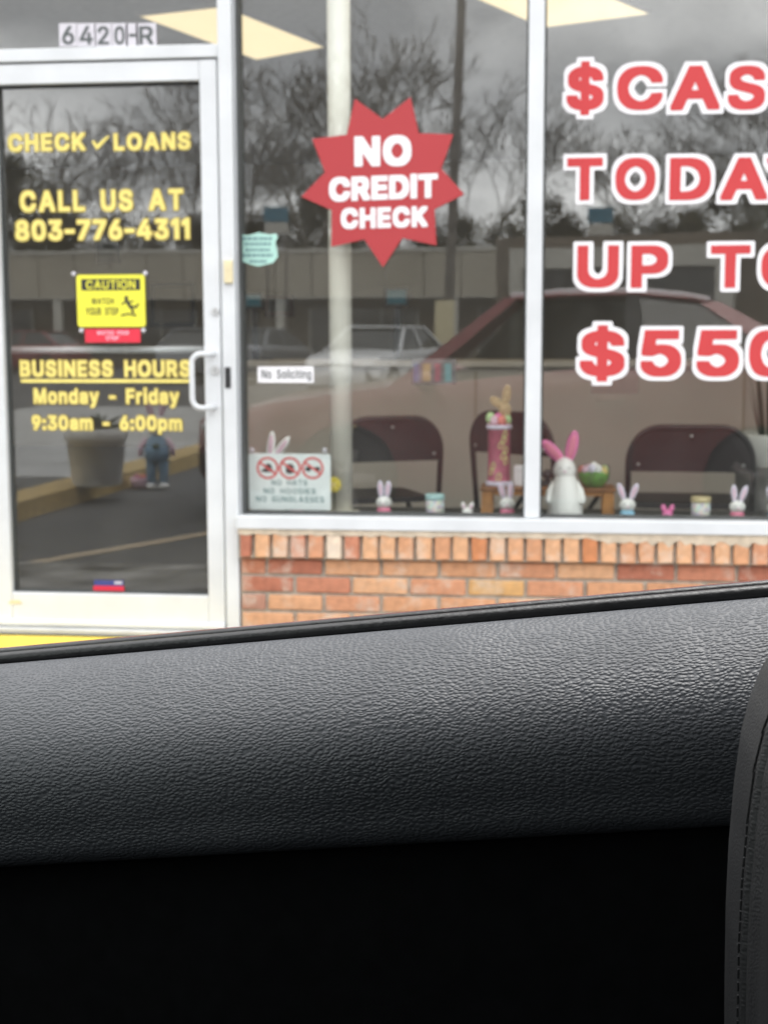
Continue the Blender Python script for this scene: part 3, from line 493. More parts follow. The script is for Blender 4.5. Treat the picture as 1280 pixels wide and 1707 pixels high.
  ('i', 1): ["61,-29 38,-27 32,-22 30,-14 30,396 34,404 41,408 114,410 142,408 149,402 152,392 151,-16 148,-24 142,-28", "61,449 38,451 31,461 30,558 34,569 39,573 66,575 118,575 146,571 152,558 152,466 148,454 142,450 118,448"],
  ('m', 1): ["54,-29 31,-27 26,-22 23,-14 23,391 29,405 58,408 106,408 132,406 142,401 161,409 178,413 239,415 269,411 288,404 321,380 344,396 378,410 436,416 459,415 484,413 514,403 536,390 558,368 569,351 577,334 587,286 587,-12 581,-26 552,-30 502,-30 476,-28 469,-22 467,-12 467,229 465,249 458,272 448,286 432,295 419,299 399,293 382,280 372,264 365,239 365,-12 363,-22 356,-28 329,-30 278,-30 249,-26 243,-12 243,254 238,272 227,284 214,294 198,298 179,290 165,281 150,258 145,239 142,-21 138,-26 132,-28"],
  ('n', 1): ["54,-29 31,-27 26,-22 23,-14 23,389 26,401 34,407 106,408 132,406 142,399 186,411 248,413 276,411 319,397 348,372 368,346 379,318 385,291 387,269 387,-11 384,-23 376,-28 306,-30 276,-28 269,-22 267,-12 267,212 263,244 257,262 244,280 231,290 209,298 188,290 169,278 154,259 147,239 143,206 143,-12 141,-22 132,-28"],
  ('o', 1): ["202,-38 151,-33 118,-24 94,-13 78,0 44,34 28,61 16,92 7,132 3,176 7,244 17,286 37,331 53,352 91,386 121,402 149,410 188,413 254,411 292,403 328,384 348,368 365,349 384,319 401,278 410,238 412,199 410,138 401,98 387,61 370,32 342,4 322,-12 286,-28 252,-35", "202,79 209,78 231,85 248,95 260,108 270,122 279,142 288,184 284,216 268,258 248,281 229,292 208,299 182,290 167,281 158,271 137,236 128,194 132,156 137,139 147,119 169,94 184,85"],
  ('p', 1): ["54,-173 31,-171 26,-166 23,-158 23,389 25,399 29,405 34,407 104,408 132,406 142,399 168,408 212,413 272,411 311,402 338,388 361,368 375,352 398,318 411,279 418,244 420,159 418,132 411,99 399,62 383,34 362,8 336,-13 308,-27 281,-35 224,-38 181,-35 148,-23 144,-24 143,-156 141,-166 132,-172", "215,79 222,79 239,84 265,102 278,121 288,141 297,181 297,199 293,221 278,259 268,273 254,284 238,294 221,299 204,294 186,284 164,261 149,226 143,192 149,152 164,118 182,96"],
  ('r', 1): ["54,-29 31,-27 26,-22 23,-14 23,389 26,401 32,406 59,408 108,408 132,406 141,403 169,411 208,415 266,411 271,406 273,396 273,309 270,298 261,293 208,295 188,289 162,272 147,244 143,216 143,-12 141,-22 132,-28"],
  ('y', 1): ["81,-174 42,-171 28,-168 22,-164 17,-152 19,-112 34,-62 39,-59 64,-57 88,-58 96,-54 104,-48 116,-29 125,-1 -9,351 -12,389 -9,401 -2,406 24,408 81,408 106,406 111,403 194,180 198,184 278,402 284,406 311,408 364,408 392,406 398,401 400,392 400,361 396,348 233,-81 220,-108 205,-131 190,-146 162,-164 128,-173"],
  ('-', 2): ["84,127 61,134 55,141 52,152 52,278 56,292 63,299 89,305 361,305 382,301 394,292 398,276 398,154 394,139 387,132 361,127"],
  ('0', 2): ["188,-68 151,-63 122,-55 108,-50 79,-32 44,2 28,27 11,64 -5,118 -13,189 -13,319 -5,391 9,439 31,486 53,516 76,538 96,551 114,561 146,571 198,578 254,578 298,573 349,556 376,539 397,521 423,486 444,439 458,389 465,344 467,309 467,198 465,162 458,119 444,69 424,24 406,-1 376,-31 339,-52 304,-63 264,-68", "223,124 229,124 238,131 260,162 276,212 280,246 276,292 263,341 248,366 234,382 228,386 221,383 210,372 192,345 181,311 173,264 175,224 186,182 202,146"],
  ('1', 2): ["161,-61 148,-59 136,-53 128,-34 128,309 124,312 66,312 51,314 39,318 33,324 28,341 29,478 33,489 39,496 158,578 179,582 282,582 298,580 313,572 320,552 319,-38 313,-52 298,-60 281,-62"],
  ('3', 2): ["171,-68 119,-59 89,-49 54,-33 34,-17 12,8 -3,34 -11,58 -18,98 -18,164 -15,178 -9,186 4,191 99,194 95,216 95,336 101,351 132,388 126,390 42,390 24,394 14,401 8,419 8,541 11,552 15,561 21,565 46,570 396,570 418,566 428,559 433,542 433,422 430,412 422,402 363,332 401,305 421,283 443,242 451,218 455,184 455,106 451,78 443,44 429,19 410,-8 384,-29 356,-46 318,-59 282,-66", "212,118 222,117 239,125 256,142 255,151 241,166 222,178 194,185 167,186 173,158 182,139 202,122"],
  ('4', 2): ["252,-61 231,-55 222,-44 220,-32 220,38 218,43 14,43 -1,46 -14,52 -22,71 -21,196 -16,211 190,559 202,567 221,570 334,570 349,568 365,561 371,546 371,471 363,449 325,382 329,380 384,378 396,373 401,366 405,351 406,228 409,225 439,225 459,221 469,214 474,201 475,69 469,54 459,47 406,41 405,-36 400,-49 394,-55 369,-62"],
  ('6', 2): ["186,-68 159,-65 129,-58 89,-40 69,-26 46,-3 26,24 12,59 3,99 2,201 4,226 11,256 30,306 56,354 197,561 209,567 226,570 346,570 362,568 376,561 383,544 383,469 378,456 320,371 369,350 391,335 411,315 431,282 441,256 450,214 450,101 443,66 426,24 409,-1 384,-26 362,-41 331,-55 294,-65 262,-68", "224,121 229,121 241,130 258,156 246,178 238,188 226,194 205,178 194,158 205,138"],
  ('7', 2): ["68,-61 44,-54 37,-42 35,32 37,46 208,388 202,390 36,390 21,392 8,399 2,408 0,419 0,542 6,559 18,567 39,570 416,570 432,568 444,563 450,554 453,542 453,416 451,404 223,-49 211,-58 191,-62"],
  ('8', 2): ["178,-68 122,-59 89,-47 59,-31 36,-12 18,11 3,38 -4,59 -10,96 -8,196 4,238 24,274 12,312 8,339 10,438 19,474 34,503 62,533 99,556 128,568 174,577 252,578 292,575 329,566 379,541 413,507 433,472 443,424 443,338 438,306 427,274 451,231 461,191 463,101 460,71 450,36 423,-4 394,-30 366,-46 329,-59 291,-66", "222,116 229,116 241,121 258,132 262,139 256,149 234,165 226,168 218,165 202,154 190,141 199,129", "222,361 232,362 244,375 238,384 228,390 218,387 208,376 210,371"],
  ('9', 2): ["101,-61 79,-55 71,-44 68,-32 69,38 74,52 132,138 87,158 60,176 44,192 31,211 14,244 4,288 2,321 3,414 14,458 26,484 37,501 64,532 89,549 128,566 154,573 199,578 251,578 298,573 331,564 372,543 405,514 425,484 441,449 450,404 450,296 444,261 433,224 415,188 381,131 254,-53 241,-59 226,-62", "222,316 229,315 242,324 258,351 246,372 228,389 208,375 194,352 196,344 204,332"],
  (':', 2): ["52,-64 36,-61 15,-51 -1,-34 -8,-19 -12,-1 -12,86 -2,114 20,136 41,144 61,148 128,148 151,144 169,137 181,128 191,116 199,99 203,79 203,4 199,-18 192,-32 183,-44 171,-54 149,-63 132,-65", "52,211 36,214 12,228 2,238 -8,256 -12,274 -12,361 -1,391 9,403 21,411 41,419 61,423 129,423 151,419 171,411 182,403 190,392 199,374 203,354 203,279 199,258 193,244 179,227 149,212 132,210"],
  ('A', 2): ["-12,-61 -34,-55 -43,-44 -45,-31 -43,46 143,558 154,566 176,570 302,570 328,564 334,558 341,541 523,46 525,34 525,-32 520,-49 509,-58 489,-62 371,-62 349,-58 340,-52 335,-44 289,79 194,80 187,76 146,-42 138,-54 126,-59 111,-62"],
  ('B', 2): ["31,-61 18,-59 6,-53 -2,-34 -2,539 3,558 14,566 34,570 289,570 346,561 382,546 406,530 436,496 449,468 458,434 460,329 458,311 447,274 470,231 478,198 480,101 474,59 458,18 444,-2 421,-24 391,-40 354,-53 286,-62", "189,119 218,118 249,122 272,132 279,141 266,154 246,165 216,170 191,170 187,164 187,124", "189,348 211,347 232,351 252,362 259,369 259,372 246,383 232,388 189,389 187,382 187,352"],
  ('C', 2): ["226,-68 184,-63 149,-54 96,-29 64,-5 48,13 36,28 12,66 -9,122 -18,166 -22,209 -22,299 -18,342 -10,386 10,439 36,481 72,519 101,541 141,560 202,575 241,578 294,578 358,571 405,556 444,534 485,498 503,472 519,441 535,386 535,314 531,301 521,291 499,287 384,287 364,290 351,299 335,339 318,361 286,385 271,390 264,389 239,378 217,361 199,341 184,316 174,289 168,254 174,219 183,194 198,169 219,145 239,130 256,122 269,119 291,127 318,147 336,172 351,209 362,218 384,222 498,222 512,220 528,212 534,198 535,122 519,68 496,26 475,-1 436,-31 408,-46 352,-63 318,-68"],
  ('E', 2): ["31,-61 18,-59 6,-53 -2,-34 -2,539 4,559 16,567 38,570 396,570 412,568 424,563 431,552 433,538 433,418 430,406 424,398 412,392 398,390 192,390 189,389 187,384 187,352 191,349 381,348 396,346 409,340 414,331 417,319 417,196 412,179 401,171 381,167 191,166 187,162 187,126 188,121 192,118 399,118 416,116 428,111 434,102 437,89 437,-34 431,-51 419,-58 399,-62"],
  ('F', 2): ["31,-61 18,-59 6,-53 -2,-34 -2,539 4,559 16,567 38,570 392,570 409,568 421,563 428,552 430,538 430,418 427,406 421,398 409,392 394,390 192,390 189,389 187,384 187,344 191,340 372,340 388,338 401,331 406,322 408,311 408,188 403,171 392,164 372,160 189,159 187,152 187,-32 181,-51 171,-58 151,-62"],
  ('H', 2): ["31,-61 18,-59 6,-53 -2,-34 -2,539 4,559 16,567 36,570 151,570 166,568 178,563 184,554 187,542 188,352 194,350 322,350 328,351 330,356 330,541 337,561 351,568 369,570 482,570 498,568 509,562 516,552 518,539 518,-31 512,-51 501,-58 481,-62 366,-62 351,-59 339,-54 333,-46 330,-34 329,168 322,170 194,170 189,169 187,164 187,-32 181,-51 171,-58 151,-62"],
  ('I', 2): ["31,-61 18,-59 6,-53 -2,-34 -1,558 2,568 8,574 32,581 152,582 168,580 183,572 190,552 189,-38 183,-52 168,-60 151,-62"],
  ('K', 2): ["31,-61 18,-59 6,-53 -2,-34 -2,539 4,559 16,567 36,570 151,570 166,568 178,563 184,554 187,542 187,441 189,434 292,545 309,561 318,566 339,570 471,570 488,568 499,562 505,554 508,542 508,472 504,458 358,300 343,281 506,49 510,36 510,-32 504,-51 492,-58 472,-62 346,-62 321,-55 312,-48 191,122 188,120 187,116 187,-34 180,-52 168,-59 151,-62"],
  ('L', 2): ["31,-61 18,-59 6,-53 -2,-34 -1,546 2,556 8,563 32,570 149,570 164,568 180,561 187,542 187,121 194,118 388,118 402,116 414,111 420,102 423,91 423,-38 420,-48 414,-54 402,-59 388,-62"],
  ('M', 2): ["31,-61 18,-59 6,-53 -2,-34 -2,541 5,561 19,568 38,570 179,570 194,568 208,561 314,295 324,316 414,549 421,561 434,568 454,570 594,570 609,568 622,561 628,552 630,538 630,-32 623,-52 609,-59 592,-62 478,-62 452,-55 446,-49 442,-36 442,39 439,46 404,-41 398,-51 392,-55 366,-62 261,-62 244,-59 232,-54 227,-48 186,52 183,44 183,-34 180,-46 174,-54 162,-59 148,-62"],
  ('N', 2): ["31,-61 18,-59 6,-53 -2,-34 -2,539 4,559 16,567 36,570 162,570 178,568 189,563 204,543 334,340 337,348 337,542 344,561 358,568 376,570 489,570 504,568 516,562 523,552 525,539 525,-31 519,-51 507,-58 488,-62 361,-62 346,-59 334,-54 189,167 187,159 187,-32 181,-51 171,-58 151,-62"],
  ('O', 2): ["226,-68 184,-63 149,-54 96,-29 64,-5 48,13 36,28 12,66 -9,122 -18,166 -22,209 -22,299 -18,342 -10,386 10,439 36,481 72,519 101,541 141,560 202,575 239,578 292,578 352,571 394,559 441,536 469,513 491,489 523,441 541,392 552,342 555,294 555,214 550,156 539,111 521,64 493,21 467,-8 442,-26 394,-51 351,-63 304,-68", "259,121 274,121 298,132 318,148 335,168 349,191 354,206 367,252 359,289 348,319 336,339 317,361 296,378 268,389 232,374 216,361 199,341 185,318 176,294 168,254 177,211 184,192 197,171 219,145 236,132"],
  ('R', 2): ["31,-61 18,-59 6,-53 -2,-34 -2,539 3,558 14,566 34,570 279,570 341,561 386,544 409,528 434,504 458,461 468,422 470,298 466,272 461,251 445,218 433,199 415,181 488,46 490,34 490,-32 485,-49 474,-58 452,-62 328,-62 312,-59 301,-54 293,-46 199,129 191,136 187,131 187,-34 181,-51 169,-58 151,-62", "189,318 221,317 249,325 261,332 271,342 276,351 275,358 267,369 248,383 221,390 189,389 187,381 187,322"],
  ('S', 2): ["168,-69 112,-61 84,-50 48,-31 28,-15 14,1 -3,26 -11,44 -19,71 -23,94 -23,171 -18,188 -8,194 11,198 76,198 82,201 54,217 27,241 10,262 -3,292 -10,336 -10,411 -6,442 5,476 21,502 34,518 69,544 112,564 148,573 201,578 282,577 329,568 372,551 410,526 438,494 450,471 458,449 463,411 463,344 459,329 452,323 441,319 382,317 378,314 413,292 438,268 454,246 462,226 470,182 470,98 465,62 451,27 426,-9 402,-29 371,-47 336,-60 279,-70", "218,116 226,114 239,119 259,131 262,138 244,148 169,170 168,168 170,158 180,139 199,124", "262,351 272,351 264,368 248,382 234,390 219,392 199,379 202,374 216,366"],
  ('T', 2): ["164,-61 151,-59 139,-53 132,-34 131,388 124,390 6,390 -11,393 -23,399 -30,419 -30,541 -26,556 -22,561 -14,566 8,570 441,570 466,565 474,557 478,541 478,418 471,399 459,393 442,390 324,390 319,386 318,-31 315,-48 304,-57 282,-62"],
  ('U', 2): ["221,-69 181,-66 144,-58 112,-45 89,-33 72,-21 47,2 29,28 11,64 2,99 -2,131 -2,539 1,554 5,561 12,565 36,570 149,570 169,566 180,558 185,541 185,222 187,198 197,166 209,147 238,125 259,117 284,127 306,145 319,162 330,196 332,218 332,541 336,558 348,566 368,570 481,570 504,565 514,558 518,541 518,131 515,98 504,58 488,26 470,2 442,-23 409,-44 374,-58 326,-68"],
  ('a', 2): ["114,-69 71,-62 44,-52 24,-41 -4,-13 -24,24 -32,64 -32,151 -23,194 -2,229 -14,239 -20,254 -20,328 -18,340 -6,364 9,384 23,399 47,416 89,434 144,445 232,445 278,440 312,429 342,413 366,391 386,356 396,318 398,298 398,-29 396,-45 391,-52 386,-56 362,-62 251,-62 201,-70"],
  ('d', 2): ["158,-69 126,-66 112,-63 91,-55 56,-38 34,-20 16,2 -8,46 -18,74 -26,118 -28,224 -25,271 -18,302 -4,339 14,372 34,395 59,416 88,431 121,441 148,445 248,446 250,451 250,544 255,558 261,564 288,570 396,570 418,566 428,559 433,541 433,-31 430,-46 421,-56 398,-62 284,-62 232,-70", "202,119 206,118 214,124 232,144 239,161 246,189 241,216 233,231 215,252 204,259 188,248 176,231 167,214 162,189 166,172 176,148 186,133"],
  ('i', 2): ["31,-61 18,-59 6,-53 -2,-34 -2,411 2,429 -2,446 -1,581 5,598 21,605 39,607 146,607 161,605 176,598 183,578 183,446 180,429 183,411 183,-36 176,-52 161,-60 146,-62"],
  ('m', 2): ["24,-61 11,-59 -1,-53 -8,-34 -8,411 -5,424 1,432 12,438 28,440 136,440 191,448 244,448 288,443 324,429 358,441 386,446 466,448 501,445 536,434 565,418 586,396 599,378 608,356 618,306 618,-32 615,-46 609,-54 598,-59 582,-62 472,-62 452,-58 441,-51 435,-32 435,212 429,242 425,251 418,257 404,242 397,218 397,-32 391,-51 379,-58 359,-62 248,-62 232,-59 221,-54 215,-46 212,-32 212,232 208,246 198,255 188,245 180,231 175,199 175,-32 170,-49 159,-58 139,-62"],
  ('n', 2): ["24,-61 11,-59 -1,-53 -8,-34 -8,411 -3,429 8,436 28,440 146,439 181,445 278,445 318,437 352,421 377,401 398,372 409,344 416,311 418,289 418,-32 413,-51 398,-59 378,-62 271,-62 251,-58 241,-51 235,-32 235,194 227,238 217,251 208,257 199,252 187,238 177,211 175,184 175,-32 170,-49 159,-58 139,-62"],
  ('o', 2): ["172,-69 132,-65 111,-59 64,-39 38,-19 18,3 -1,33 -18,78 -25,112 -28,151 -28,222 -25,264 -19,291 -5,332 15,369 42,398 60,412 96,431 129,441 156,445 258,445 286,441 319,431 352,414 376,396 401,368 420,332 431,304 442,256 443,151 439,106 431,71 414,31 399,6 386,-10 354,-38 319,-54 282,-65 239,-70", "204,118 209,117 218,122 238,144 248,164 253,186 250,204 239,229 221,252 208,259 192,249 176,228 167,211 162,188 167,164 176,148 187,132"],
  ('p', 2): ["24,-204 11,-202 -1,-196 -8,-178 -8,409 -4,428 8,436 28,440 144,439 179,445 276,445 302,441 328,434 364,417 390,396 403,381 427,344 441,306 450,266 452,234 450,112 440,68 420,21 409,2 391,-20 366,-39 332,-56 286,-68 177,-69 175,-76 175,-178 171,-191 164,-199 139,-205", "218,119 222,119 234,128 249,149 257,164 263,189 258,211 249,231 237,248 221,259 216,258 204,248 192,232 186,219 178,194 181,174 190,149 202,132"],
  ('r', 2): ["24,-61 11,-59 -1,-53 -8,-34 -8,409 -4,428 8,436 28,440 138,440 179,447 252,447 282,443 294,439 301,431 305,418 305,289 301,273 296,267 282,262 211,259 191,243 179,222 175,196 175,-32 170,-49 159,-58 139,-62"],
  ('y', 2): ["51,-206 8,-199 -4,-194 -9,-189 -15,-172 -15,-101 1,-42 5,-34 21,-27 71,-24 81,-12 85,-1 -41,329 -43,341 -43,411 -39,428 -28,436 -6,440 111,440 136,434 144,422 194,290 199,298 244,421 252,433 264,438 282,440 396,440 421,434 428,426 432,412 432,342 429,331 264,-102 248,-138 233,-159 218,-174 184,-195 164,-201 132,-207"],
  ('$', 3): ["202,-103 178,-102 172,-98 170,-38 128,-29 102,-20 72,-4 53,11 42,24 20,61 12,84 8,108 8,158 12,164 48,167 131,164 134,161 143,129 151,117 168,103 171,104 172,109 171,205 111,227 84,241 60,259 38,286 26,318 22,348 23,421 34,454 49,479 66,498 109,526 136,536 171,544 172,604 174,610 208,613 268,612 272,609 273,604 274,546 328,533 348,525 369,512 386,498 406,476 420,452 426,434 432,401 432,361 431,354 426,350 344,348 311,351 307,356 302,376 293,391 278,404 274,404 273,318 276,312 339,293 372,276 390,264 418,234 426,221 436,188 438,168 437,91 429,64 414,36 399,16 379,-1 351,-18 324,-28 281,-36 274,-39 273,-94 271,-100 238,-103", "274,101 278,100 284,104 298,118 310,139 305,149 293,161 276,171 273,166", "167,356 171,356 172,359 172,398 169,402 157,389 151,376 154,369"],
  ('0', 3): ["218,-36 164,-31 129,-21 104,-6 81,15 56,49 37,96 24,151 18,204 18,306 27,378 38,416 58,461 78,488 102,512 132,531 169,541 201,545 252,545 284,541 316,533 346,516 376,489 401,449 414,419 424,384 433,332 435,291 433,178 426,131 409,76 391,41 378,22 356,0 322,-21 292,-31 262,-35", "221,84 228,83 238,86 261,102 278,120 289,139 301,172 308,199 313,254 306,314 288,371 276,389 258,409 242,421 226,426 211,421 192,408 176,388 164,368 149,324 140,261 145,201 162,146 174,122 183,111 202,94"],
  ('5', 3): ["204,-36 162,-33 138,-28 112,-18 89,-3 65,19 52,35 41,58 32,84 30,149 34,158 69,160 148,158 152,152 159,129 173,109 198,91 221,82 248,92 272,112 288,138 295,159 286,191 273,211 248,232 224,243 212,245 194,239 154,218 122,217 91,218 46,224 38,228 37,278 66,532 71,537 101,538 359,538 392,536 396,532 397,526 397,432 393,424 361,422 186,422 181,419 174,364 176,361 241,363 294,358 322,349 361,325 386,298 407,261 416,232 422,188 422,141 414,91 411,77 398,49 382,26 354,-1 336,-14 311,-25 276,-33"],
  ('A', 3): ["18,-29 -8,-28 -12,-24 -13,28 171,532 176,537 206,538 302,536 311,521 492,29 492,-24 488,-28 458,-30 401,-30 368,-27 364,-22 318,106 314,111 171,112 164,111 159,101 114,-26 109,-28 79,-30", "207,229 266,228 272,231 239,327 236,322 207,238"],
  ('C', 3): ["256,-36 198,-31 154,-20 121,-3 98,15 61,56 40,89 24,129 14,179 10,228 10,284 14,329 22,374 42,422 64,458 78,473 97,492 122,513 158,529 204,541 268,546 344,540 386,526 409,514 437,494 464,465 488,424 498,396 503,371 502,324 498,320 468,318 382,320 378,324 373,342 352,378 331,398 315,409 299,417 269,425 236,416 209,401 182,378 156,341 144,309 135,266 135,244 144,201 154,172 170,144 202,112 239,91 268,84 306,95 342,119 363,146 373,166 378,184 382,188 464,190 499,188 503,181 503,136 489,88 468,49 448,24 416,-1 389,-16 348,-30 318,-35"],
  ('D', 3): ["61,-29 34,-28 30,-21 32,534 36,537 68,538 238,538 288,535 339,524 384,504 409,486 432,463 459,422 479,376 488,331 492,286 492,221 488,179 478,131 463,94 449,71 433,48 408,22 378,2 334,-16 299,-25 229,-30", "157,88 228,89 258,96 289,109 315,128 335,151 349,174 358,201 368,256 361,299 349,336 336,359 317,381 294,398 262,413 224,422 161,422 156,419 155,94"],
  ('H', 3): ["61,-29 34,-28 30,-21 32,534 36,537 69,538 121,538 149,537 153,534 155,326 157,319 352,318 359,319 362,324 363,534 368,537 399,538 451,538 484,535 487,524 485,-26 481,-28 448,-30 396,-30 368,-28 363,-26 362,194 359,201 162,202 157,201 155,196 154,-24 149,-28 121,-30"],
  ('O', 3): ["256,-36 198,-31 156,-20 114,2 91,21 64,50 40,89 22,136 12,201 10,286 14,329 22,374 39,416 64,458 97,492 126,515 158,529 181,536 204,541 241,545 292,545 341,539 376,529 411,513 444,487 474,451 494,419 506,388 520,331 523,281 522,196 509,131 494,89 471,52 441,19 412,-3 371,-23 338,-31", "263,84 288,89 306,96 324,107 355,134 364,146 379,172 390,201 398,241 398,269 390,308 378,339 364,363 344,386 321,404 296,418 268,425 238,416 212,404 189,386 172,366 155,339 146,314 135,262 135,242 142,204 154,172 169,148 190,122 211,106 241,91"],
  ('P', 3): ["61,-29 34,-28 30,-21 31,533 36,537 66,538 249,538 299,535 332,528 359,516 386,498 408,474 421,452 436,406 438,389 438,304 429,264 419,238 401,212 382,194 359,178 331,166 288,158 157,156 155,149 154,-24 149,-28 121,-30", "157,272 228,272 252,277 282,294 293,304 303,319 311,346 308,364 296,386 278,404 249,418 231,422 157,421 155,412 155,279"],
  ('S', 3): ["198,-38 156,-35 128,-29 82,-10 51,13 25,51 12,84 8,109 10,162 14,165 44,167 131,164 134,161 144,128 156,112 179,94 196,87 221,80 239,82 258,88 284,104 301,121 309,134 310,141 292,161 268,176 128,221 84,241 60,259 39,284 26,318 22,349 24,422 33,452 50,481 67,499 108,525 136,536 174,543 228,546 282,543 318,536 349,524 384,500 406,476 420,451 428,428 432,399 430,352 426,350 396,348 311,351 307,356 302,376 287,398 272,409 252,420 226,427 199,421 178,409 162,396 153,382 151,374 171,352 196,337 242,321 339,293 372,276 393,261 411,242 424,224 434,196 438,169 436,89 429,64 414,36 398,14 370,-8 324,-28 292,-35 246,-38"],
  ('T', 3): ["194,-29 168,-28 163,-21 163,419 158,422 38,422 4,425 2,432 2,532 8,537 39,538 409,538 442,536 447,528 447,432 444,425 411,422 292,422 287,419 286,-22 284,-27 279,-28"],
  ('U', 3): ["251,-38 186,-33 154,-25 122,-11 98,5 75,26 57,51 41,84 34,112 30,144 31,532 36,537 69,538 146,537 152,533 153,209 156,182 168,144 183,121 218,95 239,87 259,82 301,96 322,110 347,139 361,181 363,204 364,533 369,537 399,538 482,536 487,528 487,141 483,111 474,79 459,49 442,27 418,4 391,-14 361,-26 324,-35"],
  ('Y', 3): ["204,-29 179,-28 174,-22 173,182 -11,478 -13,488 -12,533 -8,537 22,538 86,538 119,536 236,348 239,350 352,536 388,538 479,536 483,528 483,484 481,478 299,184 298,-24 292,-28 264,-30"],
  ('$', 4): ["142,-154 128,-151 122,-142 119,-89 86,-81 56,-70 26,-54 8,-40 -9,-21 -24,2 -39,42 -43,68 -43,202 -39,211 -34,215 -2,219 1,221 -12,239 -23,266 -30,304 -28,464 -16,501 -1,526 18,548 61,575 118,594 120,648 128,661 148,665 298,665 311,663 320,659 324,649 326,596 359,588 389,577 414,563 431,550 459,518 471,496 479,471 483,441 483,314 478,302 461,297 458,294 475,269 488,229 490,208 488,48 479,18 465,-9 448,-32 434,-45 419,-56 396,-68 366,-79 326,-89 325,-138 318,-151 298,-155"],
  ('0', 4): ["158,-88 122,-83 97,-76 82,-71 57,-56 22,-21 6,2 -9,38 -25,89 -33,162 -33,346 -24,421 -11,466 12,514 26,533 53,561 84,580 119,591 169,598 284,598 336,591 374,578 399,561 426,536 452,494 465,464 476,426 485,374 487,332 487,169 485,134 476,82 464,42 441,-6 428,-25 401,-52 373,-69 334,-83 294,-88", "225,169 230,171 241,191 250,216 257,254 254,274 243,314 233,332 226,339 214,321 204,296 195,254 205,211"],
  ('5', 4): ["144,-88 91,-78 64,-67 32,-45 2,-11 -9,11 -20,44 -22,62 -22,191 -15,211 -15,319 16,579 22,587 41,590 419,590 439,587 444,582 448,571 448,389 445,379 441,374 417,368 436,344 456,309 468,276 471,256 473,99 469,64 463,36 455,18 433,-19 403,-49 382,-64 354,-76 319,-85 289,-88"],
  ('A', 4): ["-42,-81 -59,-76 -65,-64 -64,69 122,582 129,587 146,590 331,590 351,586 361,568 544,68 545,-61 541,-74 534,-79 518,-82 341,-82 322,-78 314,-69 268,58 262,60 219,60 212,59 209,54 166,-69 159,-78 139,-82"],
  ('C', 4): ["196,-88 156,-83 121,-74 74,-53 42,-28 25,-9 11,9 -10,44 -29,94 -38,138 -42,181 -42,328 -38,371 -29,416 -10,466 15,506 49,542 69,558 111,579 162,593 209,598 326,598 388,591 433,576 466,558 507,520 531,484 548,442 555,412 555,288 552,276 546,270 528,267 354,267 339,269 329,276 321,299 301,332 282,349 268,357 238,338 218,313 205,292 195,266 194,246 205,218 220,191 241,169 258,156 268,151 296,171 315,196 329,232 339,239 354,242 526,242 547,238 552,231 555,221 555,98 549,71 538,38 506,-12 497,-24 476,-41 438,-65 391,-81 349,-88"],
  ('D', 4): ["1,-81 -16,-76 -22,-61 -22,568 -18,582 -11,587 6,590 299,590 344,585 381,576 431,554 456,536 482,510 509,469 531,418 540,372 543,328 543,179 540,138 528,84 511,44 491,11 457,-26 428,-46 389,-63 341,-76 288,-82", "208,148 218,148 242,159 268,177 286,199 298,219 310,254 299,288 284,315 269,331 248,348 211,363 208,362 207,356"],
  ('H', 4): ["1,-81 -16,-76 -22,-61 -22,568 -18,583 -9,588 6,590 179,590 199,586 204,580 207,569 207,372 212,370 301,370 308,371 310,376 310,569 316,585 341,590 511,590 532,585 538,568 538,-59 534,-74 526,-79 511,-82 338,-82 318,-77 312,-71 310,-61 309,148 304,150 214,150 209,149 207,144 207,-61 201,-76 179,-82"],
  ('O', 4): ["196,-88 156,-83 121,-74 74,-53 42,-28 25,-9 11,9 -10,44 -29,94 -38,138 -42,181 -42,328 -38,371 -28,421 -10,466 15,506 49,542 69,558 111,579 162,593 212,598 324,598 381,591 418,581 461,561 491,537 513,512 544,466 563,414 571,372 575,324 575,186 571,136 559,84 544,42 515,-2 489,-30 471,-44 426,-70 379,-83 336,-88", "264,152 269,152 278,157 296,172 313,191 329,218 340,252 339,261 329,289 314,316 294,339 268,357 259,354 244,343 221,318 205,291 193,258 194,246 202,222 219,194 240,169"],
  ('P', 4): ["1,-81 -16,-76 -22,-61 -22,568 -18,582 -11,587 6,590 309,590 374,579 408,565 433,548 458,521 471,499 488,446 490,431 490,262 481,222 468,189 451,166 429,144 406,128 376,116 319,105 209,104 207,98 207,-62 204,-72 199,-77 179,-82", "208,331 221,334 237,346 231,354 211,365 207,361"],
  ('S', 4): ["138,-89 84,-81 56,-70 26,-54 3,-36 -14,-14 -29,11 -39,42 -43,68 -43,202 -39,211 -34,215 -2,219 1,221 -12,239 -23,266 -30,306 -30,441 -28,464 -18,496 -1,526 19,548 61,575 101,589 141,596 169,598 284,598 334,593 372,583 391,576 414,563 447,534 468,502 480,469 483,441 483,314 478,302 461,297 458,294 476,268 485,242 490,212 490,69 488,48 480,19 464,-11 446,-35 418,-57 398,-68 366,-79 308,-90"],
  ('T', 4): ["134,-81 118,-76 112,-62 111,366 106,370 -24,370 -39,373 -46,377 -50,392 -50,569 -47,581 -39,587 -21,590 469,590 491,586 496,580 498,569 498,391 494,378 488,373 472,370 344,370 339,366 338,-59 335,-72 329,-78 312,-82"],
  ('U', 4): ["191,-89 162,-88 116,-78 84,-65 67,-56 51,-45 25,-21 6,6 -11,42 -18,71 -22,102 -22,568 -19,581 -11,587 8,590 178,590 194,587 201,582 205,569 205,251 207,226 213,202 228,174 244,159 259,150 276,160 296,184 310,224 312,246 312,569 316,582 322,587 339,590 511,590 531,586 536,580 538,569 538,99 536,78 529,48 511,6 492,-20 464,-46 438,-64 402,-78 356,-88 324,-90"],
